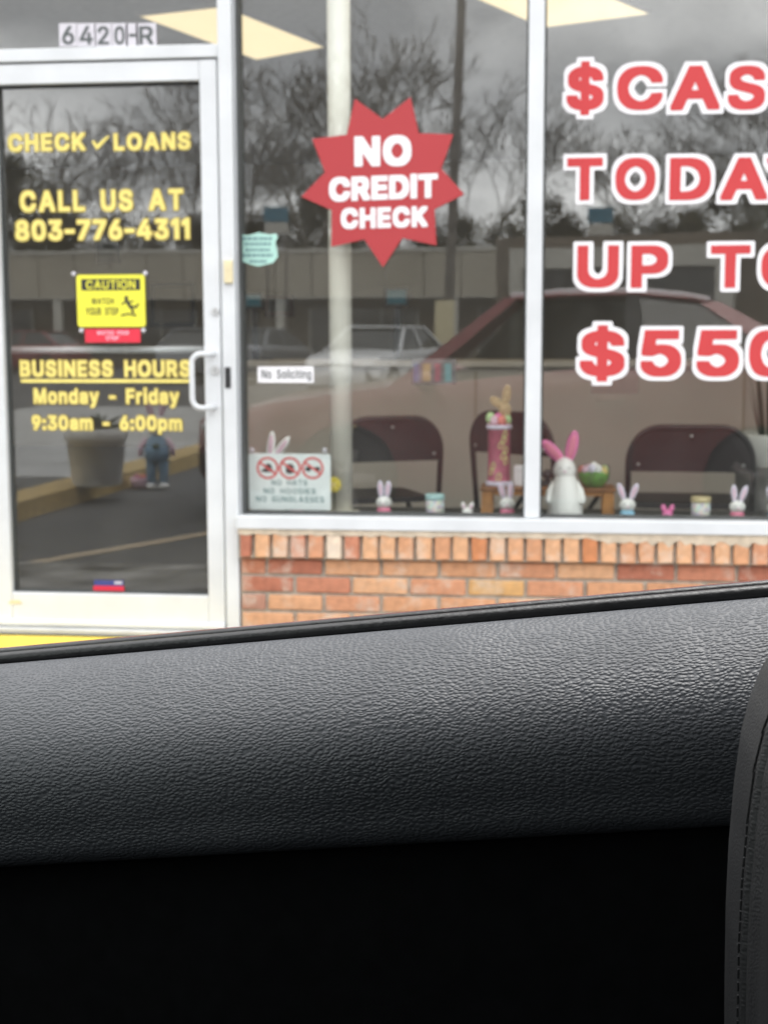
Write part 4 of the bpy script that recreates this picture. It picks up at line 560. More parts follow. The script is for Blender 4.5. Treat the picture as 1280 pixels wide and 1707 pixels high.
  ('Y', 4): ["144,-81 128,-76 122,-62 121,139 -59,429 -64,440 -65,569 -61,582 -54,587 -38,590 146,590 162,587 171,581 236,478 243,486 301,581 308,587 326,590 506,590 528,586 532,580 535,569 535,444 533,434 351,139 350,-61 346,-74 339,-79 322,-82"],
  ('C', 5): ["218,-51 188,-48 152,-39 108,-18 76,7 59,25 47,39 25,76 7,121 -3,172 -7,216 -5,314 7,389 25,432 48,470 83,507 116,531 148,546 196,558 232,562 302,562 356,556 398,542 432,523 473,486 491,461 505,434 520,379 520,322 517,309 512,305 506,303 371,304 363,311 359,326 345,352 328,374 292,399 274,405 262,404 229,390 206,373 188,353 173,329 159,294 152,259 159,214 171,182 186,158 199,142 226,120 251,107 268,103 299,114 328,134 353,169 363,198 371,204 511,204 517,199 520,186 520,131 514,104 504,71 480,31 462,10 412,-26 376,-41 329,-51"],
  ('D', 5): ["22,-44 16,-39 13,-26 13,532 16,548 21,552 28,553 278,553 312,550 349,541 398,519 422,501 449,475 476,434 494,389 505,338 508,292 508,214 505,172 493,116 478,79 458,46 423,9 394,-11 354,-29 309,-41 266,-45", "174,102 218,105 248,112 276,125 299,141 319,164 333,188 344,219 350,244 350,266 344,291 334,321 318,349 302,366 279,384 252,396 216,405 178,407 172,402 172,109"],
  ('E', 5): ["22,-44 16,-39 13,-26 13,532 16,548 21,552 29,553 402,553 412,551 416,546 418,531 418,424 416,413 412,409 404,407 178,407 174,406 172,401 172,338 174,332 388,332 398,328 402,312 402,202 399,189 394,185 388,183 174,183 172,178 172,109 172,104 178,102 406,102 416,99 420,94 422,82 422,-26 419,-39 414,-44 408,-45"],
  ('H', 5): ["22,-44 16,-39 13,-24 13,532 17,549 22,553 31,553 158,553 168,549 172,534 172,341 174,334 336,333 343,334 345,339 345,534 349,549 359,553 489,553 498,551 501,546 503,532 503,-24 500,-41 494,-44 486,-45 359,-45 349,-41 345,-26 345,179 343,186 179,187 174,186 172,181 172,-26 168,-41 158,-45"],
  ('I', 5): ["22,-44 16,-39 13,-26 13,544 15,558 19,563 26,565 164,565 172,559 175,546 175,-24 173,-38 169,-43 162,-45"],
  ('K', 5): ["22,-44 16,-39 13,-24 13,532 17,549 29,553 158,553 168,550 172,536 172,399 174,393 303,532 324,552 478,553 488,551 491,546 493,534 493,479 490,466 325,289 322,282 492,42 495,29 495,-24 491,-41 481,-45 339,-45 331,-43 201,138 191,148 174,132 172,126 172,-26 168,-41 158,-45"],
  ('N', 5): ["22,-44 16,-39 13,-24 13,532 17,549 29,553 169,553 179,550 349,286 352,294 352,534 354,548 359,552 366,553 496,553 504,551 508,546 510,532 510,-24 506,-41 494,-45 354,-45 344,-41 174,221 172,214 172,-26 169,-39 164,-44 158,-45"],
  ('O', 5): ["218,-51 188,-48 152,-39 108,-18 76,7 59,25 47,39 25,76 7,121 -3,172 -7,216 -5,314 7,388 25,432 48,470 83,507 116,531 148,546 196,558 232,562 301,562 351,556 386,546 429,525 458,502 480,478 509,432 526,388 538,318 540,218 536,171 531,144 524,116 510,78 494,50 481,32 458,8 426,-18 386,-38 348,-48 312,-52", "262,104 269,104 286,108 309,121 329,137 346,156 364,188 375,216 382,249 381,262 374,294 363,326 348,351 329,372 308,389 286,401 268,405 248,399 226,389 204,372 189,354 172,328 161,299 152,256 157,221 162,206 172,181 186,159 203,138 224,121"],
  ('R', 5): ["22,-44 16,-39 13,-26 13,532 16,548 21,552 28,553 289,553 338,546 374,533 398,516 423,492 443,456 453,416 455,302 446,258 435,231 423,212 395,184 472,41 475,28 475,-22 472,-39 468,-44 461,-45 321,-45 312,-43 305,-34 206,150 201,153 179,153 174,152 172,148 172,-26 168,-41 158,-45", "174,301 226,302 248,307 271,319 283,331 293,351 290,362 281,378 262,393 241,401 216,407 174,406 172,398 172,306"],
  ('T', 5): ["156,-44 149,-39 147,-26 146,402 141,407 -1,407 -11,410 -15,426 -15,534 -12,548 -8,552 1,553 456,552 461,548 463,534 463,426 459,410 449,407 309,407 304,402 303,-24 301,-39 296,-44 289,-45"],
}
_glyphs = {}
OUTLINE_OF = {1: 2, 3: 4}
def glyph(ch, style):
    """outline of one character in one weight: filled triangles and bounds"""
    k = (ch, style)
    if k in _glyphs: return _glyphs[k]
    conts = [[Vector((*(int(q)/1000 for q in p.split(',')), 0)) for p in c.split()] for c in GLYPHS[k]]
    def area2(c): return sum(p.x*q.y - q.x*p.y for p, q in zip(c, c[1:]+c[:1]))
    big = max(conts, key=lambda c: abs(area2(c))); sg = area2(big) > 0
    outers = [c for c in conts if (area2(c) > 0) == sg]; holes = [c for c in conts if (area2(c) > 0) != sg]
    vs, fs = [], []
    for o_ in outers:
        x0, x1 = min(p.x for p in o_), max(p.x for p in o_); y0, y1 = min(p.y for p in o_), max(p.y for p in o_)
        hs_ = [h for h in holes if x0 < h[0].x < x1 and y0 < h[0].y < y1]
        base = len(vs); loops = [o_] + hs_
        for c in loops: vs += [(p.x, p.y) for p in c]
        fs += [tuple(i + base for i in t_) for t_ in tessellate_polygon(loops)]
    bb = (min(v[0] for v in vs), max(v[0] for v in vs), min(v[1] for v in vs), max(v[1] for v in vs))
    _glyphs[k] = (vs, fs, bb); return _glyphs[k]
def letter(ch, box, y, m, parent, off=1, outline=0.0, om=None, name='letter', onpane=True, skew=0.0, mb_=None):
    """one glyph filling box (x0, x1, z0, z1) at depth y; outline in metres"""
    vs, fs, bb = glyph(ch, off)
    x0, x1, z0, z1 = box
    sx = (x1-x0)/max(1e-6, bb[1]-bb[0]); sz = (z1-z0)/max(1e-6, bb[3]-bb[2])
    def conv(vv, sx, sz, b): return [(x0 + (a-b[0])*sx, y_, z0 + (c-b[2])*sz + skew*(a-b[0])*sx) for a, c in vv]
    y_ = y
    if mb_ is not None:
        mb_.add(conv(vs, sx, sz, bb), fs); return None
    o = MB().add(conv(vs, sx, sz, bb), fs).build(name, m, parent, onpane=onpane)
    if outline > 0:
        v2, f2, b2 = glyph(ch, OUTLINE_OF[off]); y_ = y + 0.0012
        cx_, cz_ = (x0+x1)/2, (z0+z1)/2; bx_, bz_ = (b2[0]+b2[1])/2, (b2[2]+b2[3])/2
        ex, ez = (x1-x0+2*outline)/(b2[1]-b2[0]), (z1-z0+2*outline)/(b2[3]-b2[2])
        MB().add([(cx_+(a-bx_)*ex, y_, cz_+(c-bz_)*ez) for a, c in v2], f2).build('outline', om, o, onpane=onpane)
    return o
def line(text, box, y, m, parent, off=1, gap=0.10, outline=0.0, om=None, space=0.34, join=None, skew=0.0, onpane=True):
    """a line of text: cap height fills z0..z1, letters spread over x0..x1"""
    x0, x1, z0, z1 = box
    capb = glyph('H' if ('H', off) in GLYPHS else 'E', off)[2]; cap = capb[3] - capb[2]; base = capb[2]
    sz = (z1-z0)/cap
    ws, tot = [], 0.0
    for ch in text:
        w = space if ch == ' ' else glyph(ch, off)[2][1] - glyph(ch, off)[2][0]
        ws.append(w); tot += w
    tot += gap*(len(text)-1)
    sx = (x1-x0)/tot; x = x0
    for ch, w in zip(text, ws):
        if ch != ' ':
            b = glyph(ch, off)[2]
            dz = skew*(x-x0)
            letter(ch, (x, x+w*sx, z0+(b[2]-base)*sz+dz, z0+(b[3]-base)*sz+dz), y, m, parent, off, outline, om, mb_=join, onpane=onpane, skew=skew)
        x += (w+gap)*sx
def pbox(x0, y0, x1, y1, Y=0.0):
    a, b = P(x0, (y0+y1)/2, Y), P(x1, (y0+y1)/2, Y); xm = (x0+x1)/2
    return (a.x, b.x, P(xm, y1, Y).z, P(xm, y0, Y).z)

# ================================================================ SETTING
GZ, WZ = -0.08, 0.05          # asphalt, sidewalk
MB().add([(-300,-300,GZ),(300,-300,GZ),(300,300,GZ),(-300,300,GZ)], [(0,1,2,3)]).build('parking_lot_ground', 'asphalt', kind='structure')
sw = MB()
sw.box((-14, -1.68, GZ-0.05), (14, -0.105, WZ), 0.012)
sw.build('sidewalk', 'concrete', kind='structure')
MB().box((-6, -0.34, WZ+0.001), (-1.16, -0.11, WZ+0.006)).build('painted_step_marking', 'yellowpaint', kind='structure')
s0, s1 = MZ(20, 945, GZ), MZ(345, 890, GZ)
def stripe(a, b, w, z, name, m):
    d = (b-a).normalized(); nrm = Vector((-d.y, d.x, 0))*w/2; a2, b2 = a - d*0.9, b + d*2.2
    return MB().add([(*(a2-nrm).xy, z), (*(a2+nrm).xy, z), (*(b2+nrm).xy, z), (*(b2-nrm).xy, z)], [(0,1,2,3)]).build(name, m, kind='structure')
stripe(s0, s1, 0.11, GZ+0.004, 'painted_parking_line', 'stripe')
k0, k1 = MZ(18, 875, GZ), MZ(345, 772, GZ)
d = (k1-k0).normalized(); nr = Vector((-d.y, d.x, 0))
if nr.x > 0: nr = -nr
ka, kb = k0 - d*1.0, k1 + d*9
kv = []
for q in (ka, kb):
    kv += [(*q.xy, GZ-0.05), (*(q+nr*0.02).xy, GZ+0.13), (*(q+nr*0.34).xy, GZ+0.13), (*(q+nr*0.34).xy, GZ-0.05)]
MB().add(kv, [(0,1,5,4),(1,2,6,5),(2,3,7,6),(0,3,2,1),(4,5,6,7)]).build('kerb', 'kerbpaint', kind='structure')
i0 = MZ(60, 795, GZ+0.11); ks = k0 + d*((i0.y - k0.y)/d.y)
isl = [ks+nr*0.342, kb+nr*0.342, kb+nr*5.5, ks+nr*5.5]
MB().add([(*q.xy, GZ+0.11) for q in isl] + [(*q.xy, GZ-0.05) for q in isl], [(0,1,2,3),(4,5,1,0),(5,6,2,1),(6,7,3,2),(7,4,0,3)]).build('concrete_island', 'palecon', kind='structure')

# shop room
MB().box((-6.2, 0.10, WZ-0.1), (4.2, 9.4, WZ)).build('shop_floor', 'ifloor', kind='structure')
CZ = 2.95
MB().box((-6.2, 0.10, CZ), (4.2, 9.4, CZ+0.1)).build('shop_ceiling', 'iceil', kind='structure')
MB().box((-6.2, 9.3, WZ), (4.2, 9.4, CZ)).build('back_wall', 'iwall', kind='structure')
MB().box((-6.3, 0.12, WZ), (-6.2, 9.4, CZ)).build('left_wall', 'iwall', kind='structure')
MB().box((4.2, 0.12, WZ), (4.3, 9.4, CZ)).build('right_wall', 'iwall', kind='structure')
# the facade above and beside the shop window
fa = thing('shop_facade', (0, 0.05, WZ), 'pale painted shop facade above and beside the glazed shopfront', 'facade')
MB().box((-9, -0.06, 3.02), (9, 0.30, 3.55)).build('fascia', 'facade', fa)
MB().box((-9, -0.02, WZ), (-3.2, 0.11, 3.02)).build('wall_panel', 'facade', fa)
MB().box((2.06, -0.02, 0.46), (9, 0.11, 3.02)).build('wall_panel', 'facade', fa)
MB().box((-9, -0.10, 3.551), (9, 0.40, 3.65)).build('coping', 'greyalu', fa)

# ---------------------------------------------------------------- brick wall under the window
JX = -1.148
bw = thing('brick_wall', (0.4, 0.0, WZ), 'low orange brick wall under the shop window with an upright brick course on top', 'wall')
MB().box((JX, -0.045, WZ-0.05), (2.6, 0.10, 0.366)).build('mortar_bed', 'mortar', bw)
MB().add([(JX,-0.072,0.366),(2.6,-0.072,0.366),(2.6,0.05,0.366),(JX,0.05,0.366),(JX,-0.062,0.458),(2.6,-0.062,0.458),(2.6,0.05,0.470),(JX,0.05,0.470)],
         [(0,3,2,1),(4,5,6,7),(0,1,5,4),(1,2,6,5),(2,3,7,6),(3,0,4,7)]).build('mortar_band', 'mortar', bw)
# smear of pale pointing under the aluminium sill
sm = MB(); xs = [JX + 0.02*i for i in range(188)]
top, bot = [], []
for i, x in enumerate(xs):
    d_ = 0.001 + 0.005*abs(math.sin(i*0.92)) + 0.006*random.random()
    if 0.18 < x < 0.80: d_ = d_*2.2 + 0.012*max(0, math.sin(i*2.3))
    top.append((x, -0.0835 - 0.002*random.random(), P(640, 884, -0.075).z - 0.0004)); bot.append((x, -0.0870, 0.464 - d_))
vs = top + bot; N_ = len(xs)
sm.add(vs, [(i, i+1, N_+i+1, N_+i) for i in range(N_-1)])
sm.build('pointing_smear', 'sillmortar', bw)
ORANGE = [(0.60,0.31,0.17), (0.63,0.34,0.19), (0.57,0.29,0.16), (0.65,0.37,0.21), (0.58,0.28,0.16)]
RED = [(0.48,0.20,0.12), (0.43,0.165,0.105), (0.52,0.22,0.135)]
def brick_mesh(sx, sy, sz):
    b = MB().box((-sx/2, -sy/2, -sz/2), (sx/2, sy/2, sz/2), 0.004)
    me = bpy.data.meshes.new('brick'); vs = []
    for v in b.v: vs.append((v.x + random.uniform(-.0022,.0022), v.y + random.uniform(-.0012,.0012), v.z + random.uniform(-.0022,.0022)))
    me.from_pydata(vs, [], b.f); me.materials.append(M['brick']); return me
STR = [brick_mesh(0.2065, 0.06, 0.0575) for _ in range(4)]
ROW = [brick_mesh(0.0552, 0.11, 0.112) for _ in range(4)]
bwl = world_loc(bw)
def put_brick(me, loc, c, sx=1.0, rx=0.0):
    o = bpy.data.objects.new('brick', me); col.objects.link(o); o.parent = bw
    o.location = Vector(loc) - bwl; o.scale.x = sx
    o.rotation_euler = (rx, random.uniform(-.006,.006), random.uniform(-.006,.006)); o.color = (*c, 1)
def px_x(px, z): # world x of a pixel column on the brick face
    return P(px, 940, -0.06).x
rowx = px_x(404, 0); k = 0
while rowx < 2.55:
    w = 0.068; c = random.choice(ORANGE)
    if k in (0,): c = RED[1]
    if k in (3, 6): c = RED[2]
    if k in (13, 19): c = (0.54, 0.22, 0.10)
    if k == 5: c = (0.74, 0.60, 0.46)
    put_brick(random.choice(ROW), (rowx + 0.020 + (0.006 if k else 0), -0.032, 0.4215), c, 0.72 if k == 0 else 1.0, rad(-5)); rowx += w if k else 0.058; k += 1
zt, ci = 0.366, 0
while zt > WZ - 0.02:
    zc_ = zt - 0.0695/2
    x = px_x(444 if ci % 2 == 0 else 490, 0) - 0.2185; first = True; j = 0
    while x < 2.55:
        a, b = x + 0.0062, x + 0.2185 - 0.0062
        a2 = max(a, JX + 0.003)
        if b - a2 > 0.02:
            c = random.choice(ORANGE)
            if (ci, j) in ((0,0),(0,1),(1,0),(1,1),(0,7),(0,8)) : c = RED[(ci+j) % 3]
            if (ci, j) in ((2,0),): c = (0.42, 0.22, 0.16)
            if (ci, j) == (1, 4): c = (0.62, 0.36, 0.15)
            if random.random() < 0.08: c = random.choice(RED)
            put_brick(random.choice(STR), ((a2+b)/2, -0.026 + random.uniform(-.0012,.0012), zc_), c, (b-a2)/0.2065)
            j += 1
        x += 0.2185
    zt -= 0.0695; ci += 1

# ---------------------------------------------------------------- aluminium shopfront
FY = -0.055                                                  # front of the frames
sf = thing('shopfront_frame', (-0.3, 0.0, WZ), 'white aluminium shopfront frame with mullion, door jamb and sill', 'window frame')
def bar(name, x0, x1, z0, z1, y0=FY, y1=0.06, m='white', par=None, bev=0.003):
    return MB().box((x0, y0, z0), (x1, y1, z1), bev).build(name, m, par or sf)
JL, JR = P(364, 400, FY).x, P(388.5, 400, FY).x
bar('jamb', JL+0.008, JR+0.004, WZ, 3.02)
bar('jamb_return', JR+0.0045, JR+0.016, WZ, 3.02, y0=-0.028, y1=0.055)
ML, MR = P(877.5, 430, FY).x, P(903.5, 430, FY).x
ZS1, ZS0 = P(640, 862.5, FY-0.02).z, P(640, 884, FY-0.02).z
bar('mullion', ML, MR, ZS1+0.0015, 3.02)
bar('sill', JR+0.0045, 2.06, ZS0, ZS1, y0=-0.092, y1=0.058)
bar('jamb', 2.0, 2.058, ZS1+0.002, 3.02)
HZ0, HZ1 = P(180, 99, FY).z, P(180, 77, FY).z
bar('transom_bar', -2.30, JL+0.0075, HZ0, HZ1, y0=FY+0.004)
bar('jamb', -2.345, -2.3005, WZ, 3.02)
bar('mullion', -3.2, -3.15, WZ, 3.02)
# sight gaskets
for x0, x1 in ((JR+0.0165, JR+0.024), (ML-0.007, ML-0.0005), (MR+0.0005, MR+0.007)):
    bar('gasket', x0, x1, ZS1+0.002, 3.01, y0=-0.034, y1=0.05, m='gasket', bev=0)
bar('gasket', JR+0.025, ML-0.008, ZS1+0.0005, ZS1+0.006, y0=-0.03, y1=0.05, m='gasket', bev=0)
bar('gasket', MR+0.008, 1.99, ZS1+0.0005, ZS1+0.006, y0=-0.03, y1=0.05, m='gasket', bev=0)
def pane(x0, x1, z0, z1, name='glass_pane', par=None, flat=False, y=0.0):
    t = 0.003
    ya, yb = (y, y) if flat else (pane_y(x0+0.001), pane_y(x1-0.001))
    vs = [(x0,ya-t,z0),(x1,yb-t,z0),(x1,yb+t,z0),(x0,ya+t,z0),(x0,ya-t,z1),(x1,yb-t,z1),(x1,yb+t,z1),(x0,ya+t,z1)]
    return MB().add(vs, [(0,3,2,1),(4,5,6,7),(0,1,5,4),(1,2,6,5),(2,3,7,6),(3,0,4,7)]).build(name, 'glass', par or sf)
pane(JR+0.0245, ML-0.0075, ZS1+0.006, 3.01)
pane(MR+0.0075, 1.995, ZS1+0.006, 3.01)
pane(-2.298, JL+0.006, HZ1+0.002, 3.01, flat=True)
pane(-3.148, -2.347, WZ+0.05, 3.01, flat=True)
# small cream contact box on the jamb
cb = pbox(375, 434, 389, 472, FY)
MB().box((cb[0], FY-0.016, cb[2]), (cb[1], FY-0.0005, cb[3]), 0.002).build('door_contact_sensor', 'cream', label='small cream plastic sensor box on the white jamb', cat='sensor')

# ---------------------------------------------------------------- door
DY = -0.048
GL, GR = -2.058, P(340, 560, DY).x
GZ0, GZ1 = P(190, 991, DY).z, P(190, 137, DY).z
DL, DR, DZ0, DZ1 = GL - 0.085, JL + 0.002, WZ + 0.05, HZ0 - 0.008
dr = thing('shop_door', (-1.65, 0, WZ), 'white aluminium glazed shop door with yellow lettering, at left', 'door')
bar('stile', DL, GL, DZ0, DZ1, y0=DY, y1=0.03, par=dr)
bar('stile', GR, DR, DZ0, DZ1, y0=DY, y1=0.03, par=dr)
bar('top_rail', GL+0.0005, GR-0.0005, GZ1, DZ1, y0=DY+0.002, y1=0.03, par=dr)
bar('bottom_rail', GL+0.0005, GR-0.0005, DZ0, GZ0, y0=DY+0.002, y1=0.03, par=dr)
for nm, a in (('gasket', (GL+0.0005, GL+0.006, GZ0, GZ1)), ('gasket', (GR-0.006, GR-0.0005, GZ0, GZ1)), ('gasket', (GL+0.007, GR-0.007, GZ1-0.006, GZ1-0.0005)), ('gasket', (GL+0.007, GR-0.007, GZ0+0.0005, GZ0+0.006))):
    bar(nm, *a, y0=-0.02, y1=0.015, m='gasket', par=dr, bev=0)
pane(GL+0.001, GR-0.001, GZ0+0.001, GZ1-0.001, par=dr, flat=True)
zb = P(170, 583.5, 0.09).z
MB().tube([(GL-0.04, 0.09, zb), (GR+0.04, 0.09, zb)], 0.0135, 12).build('push_bar', 'white', dr, smooth=True)
for x in (GL-0.04, GR+0.04): MB().tube([(x, 0.025, zb), (x, 0.09, zb)], 0.010, 8).build('bar_bracket', 'white', dr, smooth=True)
hx, hz1, hz0 = P(321, 640, -0.11).x, P(335, 590, -0.10).z, P(335, 680, -0.10).z
hs = P(358, 640, DY).x
hp = []
for k_ in range(7):
    a = rad(90*k_/6); hp.append((hx + 0.035*(1-math.sin(a)), -0.115, hz1 - 0.035*(1-math.cos(a))))
hp = [(hs, DY+0.002, hz1), (hs-0.012, -0.085, hz1), (hs-0.028, -0.112, hz1)] + hp
lo = []
for k_ in range(7):
    a = rad(90*k_/6); lo.append((hx + 0.035*(1-math.cos(a)), -0.115, hz0 + 0.035*(1-math.sin(a))))
hp += lo + [(hs-0.028, -0.112, hz0), (hs-0.012, -0.085, hz0), (hs, DY+0.002, hz0)]
MB().tube(hp, 0.0105, 10).build('pull_handle', 'white', dr, smooth=True)
for py, r_ in ((519, 0.014), (617, 0.017)):
    q = P(359.5, py, DY)
    lk = MB().lathe([(r_, DY-0.008), (r_*1.05, DY-0.004), (r_*1.05, DY+0.003)], (q.x, 0, q.z), 16, 'Y').build('lock_cylinder', 'greyalu', dr, smooth=False)
    MB().box((q.x-0.0015, DY-0.0085, q.z-0.005), (q.x+0.0015, DY-0.0075, q.z+0.005)).build('keyhole', 'black', lk)
q = pbox(375.5, 612, 385, 647, FY)
MB().box((q[0], FY-0.004, q[2]), (q[1], FY-0.0005, q[3]), 0.001).build('strike_plate', 'black', sf)
th = MB(); th.box((-2.30, -0.085, WZ+0.002), (JL+0.006, 0.04, WZ+0.030), 0.006)
tho = th.build('door_threshold', 'greyalu', label='grey aluminium threshold under the glazed door', cat='threshold')
MB().box((-2.12, -0.066, WZ+0.0315), (JL+0.004, -0.0485, WZ+0.058), 0.006).build('door_sweep', 'white', dr)
stn = pbox(14, 1000, 38, 1007, DY)
MB().add([(stn[0],DY-0.0012,stn[2]),(stn[1],DY-0.0012,stn[2]+.002),(stn[1]-.01,DY-0.0012,stn[3]),(stn[0]+.012,DY-0.0012,stn[3])],[(0,1,2,3)]).build('tape_scrap', 'cream', label='scrap of yellowed tape at the foot of the door', cat='tape')

# ---------------------------------------------------------------- yellow door lettering
LY = -0.0052
def lettering(name, lab, cx, cz, cat='lettering', group=None):
    return thing(name, (cx, LY, cz), lab, cat, group)
def yline(text, box_px, lab, off=1, gap=0.10, space=0.30):
    b = pbox(*box_px); t = lettering('vinyl_lettering', lab, (b[0]+b[1])/2, b[2], group='yellow door lettering')
    line(text, b, LY, 'yelvinyl', t, off, gap, outline=0.0035, om='yeledge', space=space)
    return t, b
b = pbox(15, 223, 318, 251)
t = lettering('vinyl_lettering', 'yellow vinyl line CHECK LOANS with a tick, top of the door glass', (b[0]+b[1])/2, b[2], group='yellow door lettering')
bx = pbox(15, 223, 143, 252); line('CHECK', bx, LY, 'yelvinyl', t, 1, 0.10, 0.0035, 'yeledge')
bx = pbox(191, 222, 318, 250); line('LOANS', bx, LY, 'yelvinyl', t, 1, 0.10, 0.0035, 'yeledge')
def tick(px, m, y, par, name, gro=0.0):
    pts = [P(a, b_, 0) for a, b_ in px]; c = sum(pts, Vector())/len(pts)
    pts = [p + (p-c).normalized()*gro for p in pts]
    return MB().add([(p.x, y, p.z) for p in pts], [tuple(range(len(pts)))[::-1]]).build(name, m, par, onpane=True)
tk = [(155,237),(158,234),(163,241),(178,228),(184,227),(166,247),(162,249)]
tko = tick(tk, 'yelvinyl', LY, t, 'tick_mark'); tick(tk, 'yeledge', LY+0.0012, tko, 'outline', 0.004)
yline('CALL US AT', (35, 317, 306, 352), 'yellow vinyl line CALL US AT on the door glass', gap=0.11)
yline('803-776-4311', (27, 366, 317, 400), 'yellow vinyl telephone number on the door glass', gap=0.08)
t, b = yline('BUSINESS HOURS', (35, 601, 318, 628), 'yellow vinyl BUSINESS HOURS line, underlined, below the push bar', gap=0.10)
ub = pbox(36, 632, 318, 638)
MB().add([(ub[0],LY,ub[2]),(ub[1],LY,ub[2]),(ub[1],LY,ub[3]),(ub[0],LY,ub[3])],[(0,1,2,3)]).build('underline', 'yelvinyl', t, onpane=True)
yline('Monday - Friday', (58, 648, 299, 673), 'yellow vinyl Monday - Friday line on the lower door glass', gap=0.10)
yline('9:30am - 6:00pm', (55, 693, 304, 717), 'yellow vinyl opening times line, lowest lettering on the door', gap=0.09)

# ---------------------------------------------------------------- red window lettering
def rline(lab, chars, y0, y1, off=3):
    first = chars[0]; b0 = pbox(first[1], y0, first[2], y1); bl = pbox(chars[-1][1], y0, chars[-1][2], y1)
    t = lettering('vinyl_lettering', lab, (b0[0]+bl[1])/2, b0[2], group='red window lettering')
    for ch, a, b in chars:
        yy0, yy1 = (y0-8, y1+8) if ch == '$' else (y0, y1)
        letter(ch, pbox(a, yy0, b, yy1), LY-0.001, 'redvinyl', t, off, outline=0.0145, om='whitevinyl')
rline('red and white vinyl $CASH, top line of the right window', [('$',944,1006),('C',1028,1104),('A',1117,1199),('S',1212,1274),('H',1290,1360)], 110, 184)
rline('red and white vinyl TODAY, second line of the right window', [('T',944.6,1004),('O',1025,1092),('D',1115,1184),('A',1200,1278),('Y',1276,1350)], 263, 334)
rline('red and white vinyl UP TO, third line of the right window', [('U',961.5,1031),('P',1051,1113),('T',1183,1249),('O',1267,1334)], 409, 480)
rline('red and white vinyl $550 figure, lowest red line on the right window', [('$',966,1041),('5',1067,1135),('5',1160,1231),('0',1247,1316)], 550, 628)

# ---------------------------------------------------------------- star sticker
spx = [(405,65),(610,215),(815,55),(875,320),(1130,330),(1040,580),(1210,770),(990,880),(1005,1145),(755,1090),(612,1305),(475,1100),(232,1155),(235,885),(10,785),(185,605),(90,360),(345,330)]
sp = [P(500+a/4.414, 150+b_/4.414, 0) for a, b_ in spx]
cen = P(638, 300, 0)
st = thing('star_sign', (cen.x, -0.005, sp[10].z), 'red starburst NO CREDIT CHECK sign stuck on the middle window', 'sign')
SY = -0.0075
k = len(sp)
vs = [(p.x, SY, p.z) for p in sp] + [(p.x, SY+0.0025, p.z) for p in sp] + [(cen.x, SY, cen.z)]
fs = [(2*k, (i+1)%k, i) for i in range(k)] + [(i, (i+1)%k, (i+1)%k+k, i+k) for i in range(k)]
MB().add(vs, fs).build('star_panel', 'starvinyl', st, onpane=True)
def zb4(x0, y0, x1, y1): return pbox(500+x0/4.414, 150+y0/4.414, 500+x1/4.414, 150+y1/4.414)
line('NO', zb4(402,340,822,562), SY-0.0015, 'whitevinyl', st, 5, 0.05)
line('CREDIT', zb4(215,640,1015,818), SY-0.0015, 'whitevinyl', st, 5, 0.03, skew=0.022)
line('CHECK', zb4(302,868,940,1020), SY-0.0015, 'whitevinyl', st, 5, 0.05, skew=0.012)

# ---------------------------------------------------------------- house number tiles
NM = [('6',103,129),('4',132,160),('2',162,187),('0',190,213),('-',214,230),('R',231,261)]
NLAB = {'6': 'leftmost small pale tile over the door, black six', '4': 'pale tile over the door, black four beside the six', '2': 'pale tile over the door, black two between four and zero', '0': 'pale tile over the door, black zero beside the dash', '-': 'narrow pale tile over the door with a black dash', 'R': 'rightmost pale tile over the door, black letter R'}
for ch, a, b in NM:
    bx = pbox(a-3, 39, b+1, 78)
    nt_ = thing('number_tile', ((bx[0]+bx[1])/2, LY, bx[2]), NLAB[ch], 'number', 'house number tiles')
    MB().add([(bx[0],LY,bx[2]),(bx[1],LY,bx[2]),(bx[1],LY,bx[3]),(bx[0],LY,bx[3])],[(0,1,2,3)]).build('tile', 'tile', nt_, onpane=True)
    if ch == '-': lb = pbox(a+2, 57, b-2, 62)
    else: lb = pbox(a+2, 44, b-4, 75)
    letter(ch, lb, LY-0.001, 'darkgrey', nt_, 0, name='character')

# ---------------------------------------------------------------- stickers on the door
def plate(name, px, y, th_, r_, m, par, onpane=True):
    b = pbox(*px); return MB().prism(rrect(b[0], b[1], b[2], b[3], r_), y, y+th_).build(name, m, par, onpane=onpane), b
b = pbox(130, 458, 243, 545)
ca = thing('caution_sign', ((b[0]+b[1])/2, LY, b[2]), 'yellow CAUTION watch your step sign on the door glass', 'sign')
plate('panel', (130,458,243,545), -0.007, 0.0035, 0.012, 'cautyel', ca)
plate('header', (137,465,235,484), -0.0078, 0.0006, 0.002, 'black', ca)
j = MB(); line('CAUTION', pbox(145,467.5,227,481.5), -0.0085, 'cautyel', ca, 0, 0.09, join=j); j.build('print', 'cautyel', ca, onpane=True, kind='stuff')
j = MB(); line('WATCH', pbox(154,497,191,507), -0.0080, 'black', ca, 0, 0.09, join=j); line('YOUR STEP', pbox(145,513,199,525), -0.0080, 'black', ca, 0, 0.09, join=j)
j.build('print', 'black', ca, onpane=True, kind='stuff')
def px_poly(pts, y, name, m, par, th_=None):
    w = [P(a, b_, 0) for a, b_ in pts]
    return MB().add([(p.x, y, p.z) for p in w], [tuple(range(len(w)))]).build(name, m, par, onpane=True)
fg = MB()
def capsule(mbb, a, b, w, y):
    A, B = P(*a, 0), P(*b, 0); d_ = (B-A).normalized(); nn = Vector((-d_.z, 0, d_.x))*w/2
    mbb.add([(A-nn)+Vector((0,y-A.y,0)), (B-nn)+Vector((0,y-B.y,0)), (B+nn)+Vector((0,y-B.y,0)), (A+nn)+Vector((0,y-A.y,0))], [(0,1,2,3)])
